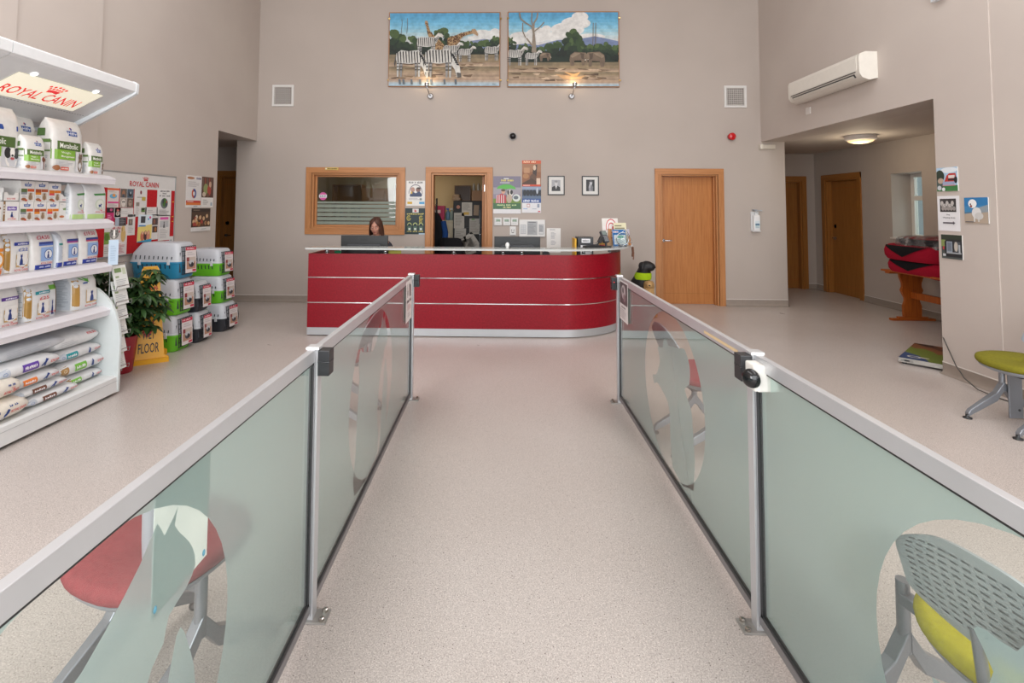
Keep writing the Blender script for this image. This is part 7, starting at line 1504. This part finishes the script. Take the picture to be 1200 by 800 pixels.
g = G(); t = thing('paper_bag', 'crumpled cream and brown paper bag at the fridge edge', 'bag', (-.83, 10.0, 1.685)); g.loft([[(a+rr.uniform(-.015,.015), b+rr.uniform(-.01,.01), z) for a,b,_ in rrect(.16*k,.12*k,4,18)] for z,k in ((0,1),(.03,1.1),(.07,.9),(.10,.95),(.12,.6))], '#8f775f', 'print'); mk('bag_body', g, t)
t = thing('hanging_coat', 'dark coat hanging just inside the office doorway', 'coat', (-1.16, 9.35, 0)); g = G(); g.loft([[(a+.015*math.sin(9*a+z*7), b+.03*math.sin(14*a+3*z), z) for a,b,_ in rrect(w_,.16,4,36)] for z,w_ in ((.55,.34),(.8,.36),(1.1,.33),(1.3,.28),(1.42,.18),(1.46,.08))], '#1d1e22', 'fabric'); mk('coat_body', g, t)
g = G(); g.tube([(.15,-.07,1.30),(.19,-.09,1.10),(.18,-.08,.72)], [.05,.055,.045], '#21447c', 'fabric'); mk('blue_sleeve', g, t, label='bright blue sleeve'); g = G(); g.tube([(-.08,-.1,1.32),(-.10,-.11,1.05),(-.08,-.1,.7)], [.045,.055,.05], '#4d3a20', 'fabric'); mk('brown_sleeve', g, t, label='brown sleeve')
g = G(); g.tube([(0,0,1.46),(0,0,1.55),(0,.05,1.6),(0,.05,1.55)], .005, '#777', 'chrome'); mk('hanger_hook', g, t)
cs = thing('coat_stand', 'slim dark coat stand holding the dark coat inside the office', 'coat stand', (-1.16, 9.52, 0)); g = G(); g.tube([(0,0,.03),(0,0,1.72)], .016, '#2b2119','plastic'); g.tube([(0,0,1.6),(0,-.12,1.6)], .01, '#2b2119','plastic'); mk('pole', g, cs); g = G(); g.lathe([(.16,0),(.16,.015),(.03,.03)], (0,0,0), '#2b2119','plastic',20); mk('base', g, cs)
# shelving and wardrobes behind the office window
wd = thing('wardrobe', 'brown wooden wardrobe dimly seen through the office window', 'wardrobe', (-2.25, 10.27, 0)); g = G(); g.box(-.45,.45,-.25,.26,.0,1.92,'#6b4d2e','oak_deep'); mk('carcass', g, wd)
for s_ in (-1,1):
    g = G(); a, b = sorted((s_*.008, s_*.44)); g.box(a,b,-.272,-.251,.06,1.88,'#7a5a36','oak_deep'); q = mk('door', g, wd); g = G(); g.ell((s_*.05,-.285,1.0),(.014,.014,.014),'#b9a67c','chrome',10,8); mk('knob', g, q)
bk_ = thing('bookcase', 'dark bookcase with files at the back of the office, behind the window', 'bookcase', (-3.05, 10.35, 0)); g = G(); g.box(-.3,-.28,-.15,.15,0,2.0,mat='oak_deep'); g.box(.28,.3,-.15,.15,0,2.0,mat='oak_deep'); g.box(-.28,.28,.13,.15,0,2.0,mat='oak_deep'); mk('carcass', g, bk_)
for z in (.1,.5,.9,1.3,1.65,1.98):
    g = G(); g.box(-.28,.28,-.15,.13,z,z+.02,mat='oak_deep'); mk('shelf', g, bk_)
for i in range(6):
    c = ('#8a8377','#3b4a5a','#7a3a36','#a49a86','#4a5a46','#6b6258')[i]; n_ = ('grey','slate blue','dull red','cream','dark green','brown')[i]
    g = G(); g.box(-.035,.035,-.12,.1,0,.28,c,'print'); mk('lever_file', g, None, f'{n_} file on the office bookcase shelf behind the window', 'file', 'files on the office bookcase', loc=(-3.24+.075*i, 10.35, 1.32))
t = thing('hanging_coat', 'black and grey striped coat hanging by the wardrobe, seen through the office window', 'coat', (-1.72, 9.9, 0)); g = G(); g.loft([[(a+.01*math.sin(11*a+z*5), b+.02*math.sin(17*a+z), z) for a,b,_ in rrect(w_,.15,4,36)] for z,w_ in ((1.0,.36),(1.3,.40),(1.6,.40),(1.78,.34),(1.86,.18),(1.9,.06))], '#2a2c31', 'fabric'); mk('coat_body', g, t)
g = G(); [g.tube([(-.13+.065*k,-.085,1.75),(-.14+.07*k,-.095,1.3)], .008, '#8f9298', 'fabric') for k in range(5)]; mk('pale_stripes', g, t)
g = G(); g.tube([(0,0,1.9),(0,0,2.0)], .006, '#777','chrome'); mk('hanger_hook', g, t)
cr = thing('clothes_rail', 'thin metal clothes rail behind the office window', 'rail', (-1.72, 9.9, 0)); g = G(); g.tube([(-.3,0,.02),(-.3,0,2.0),(.3,0,2.0),(.3,0,.02)], .012, '#7d7f83','chrome'); mk('rail', g, cr); g = G(); g.box(-.34,-.26,-.2,.2,0,.025,'#55575b','plastic'); g.box(.26,.34,-.2,.2,0,.025,'#55575b','plastic'); mk('foot', g, cr)
ds = thing('office_desk', 'wooden desk below the office window', 'desk', (-2.4, 8.95, 0)); g = G(); g.box(-.8,.8,-.3,.3,.70,.73,mat='oak_across'); mk('desk_top', g, ds)
for x in (-.75,.75):
    for y in (-.25,.25):
        g = G(); g.box(x-.025,x+.025,y-.025,y+.025,0,.70,'#8a8c90','alum'); mk('leg', g, ds)
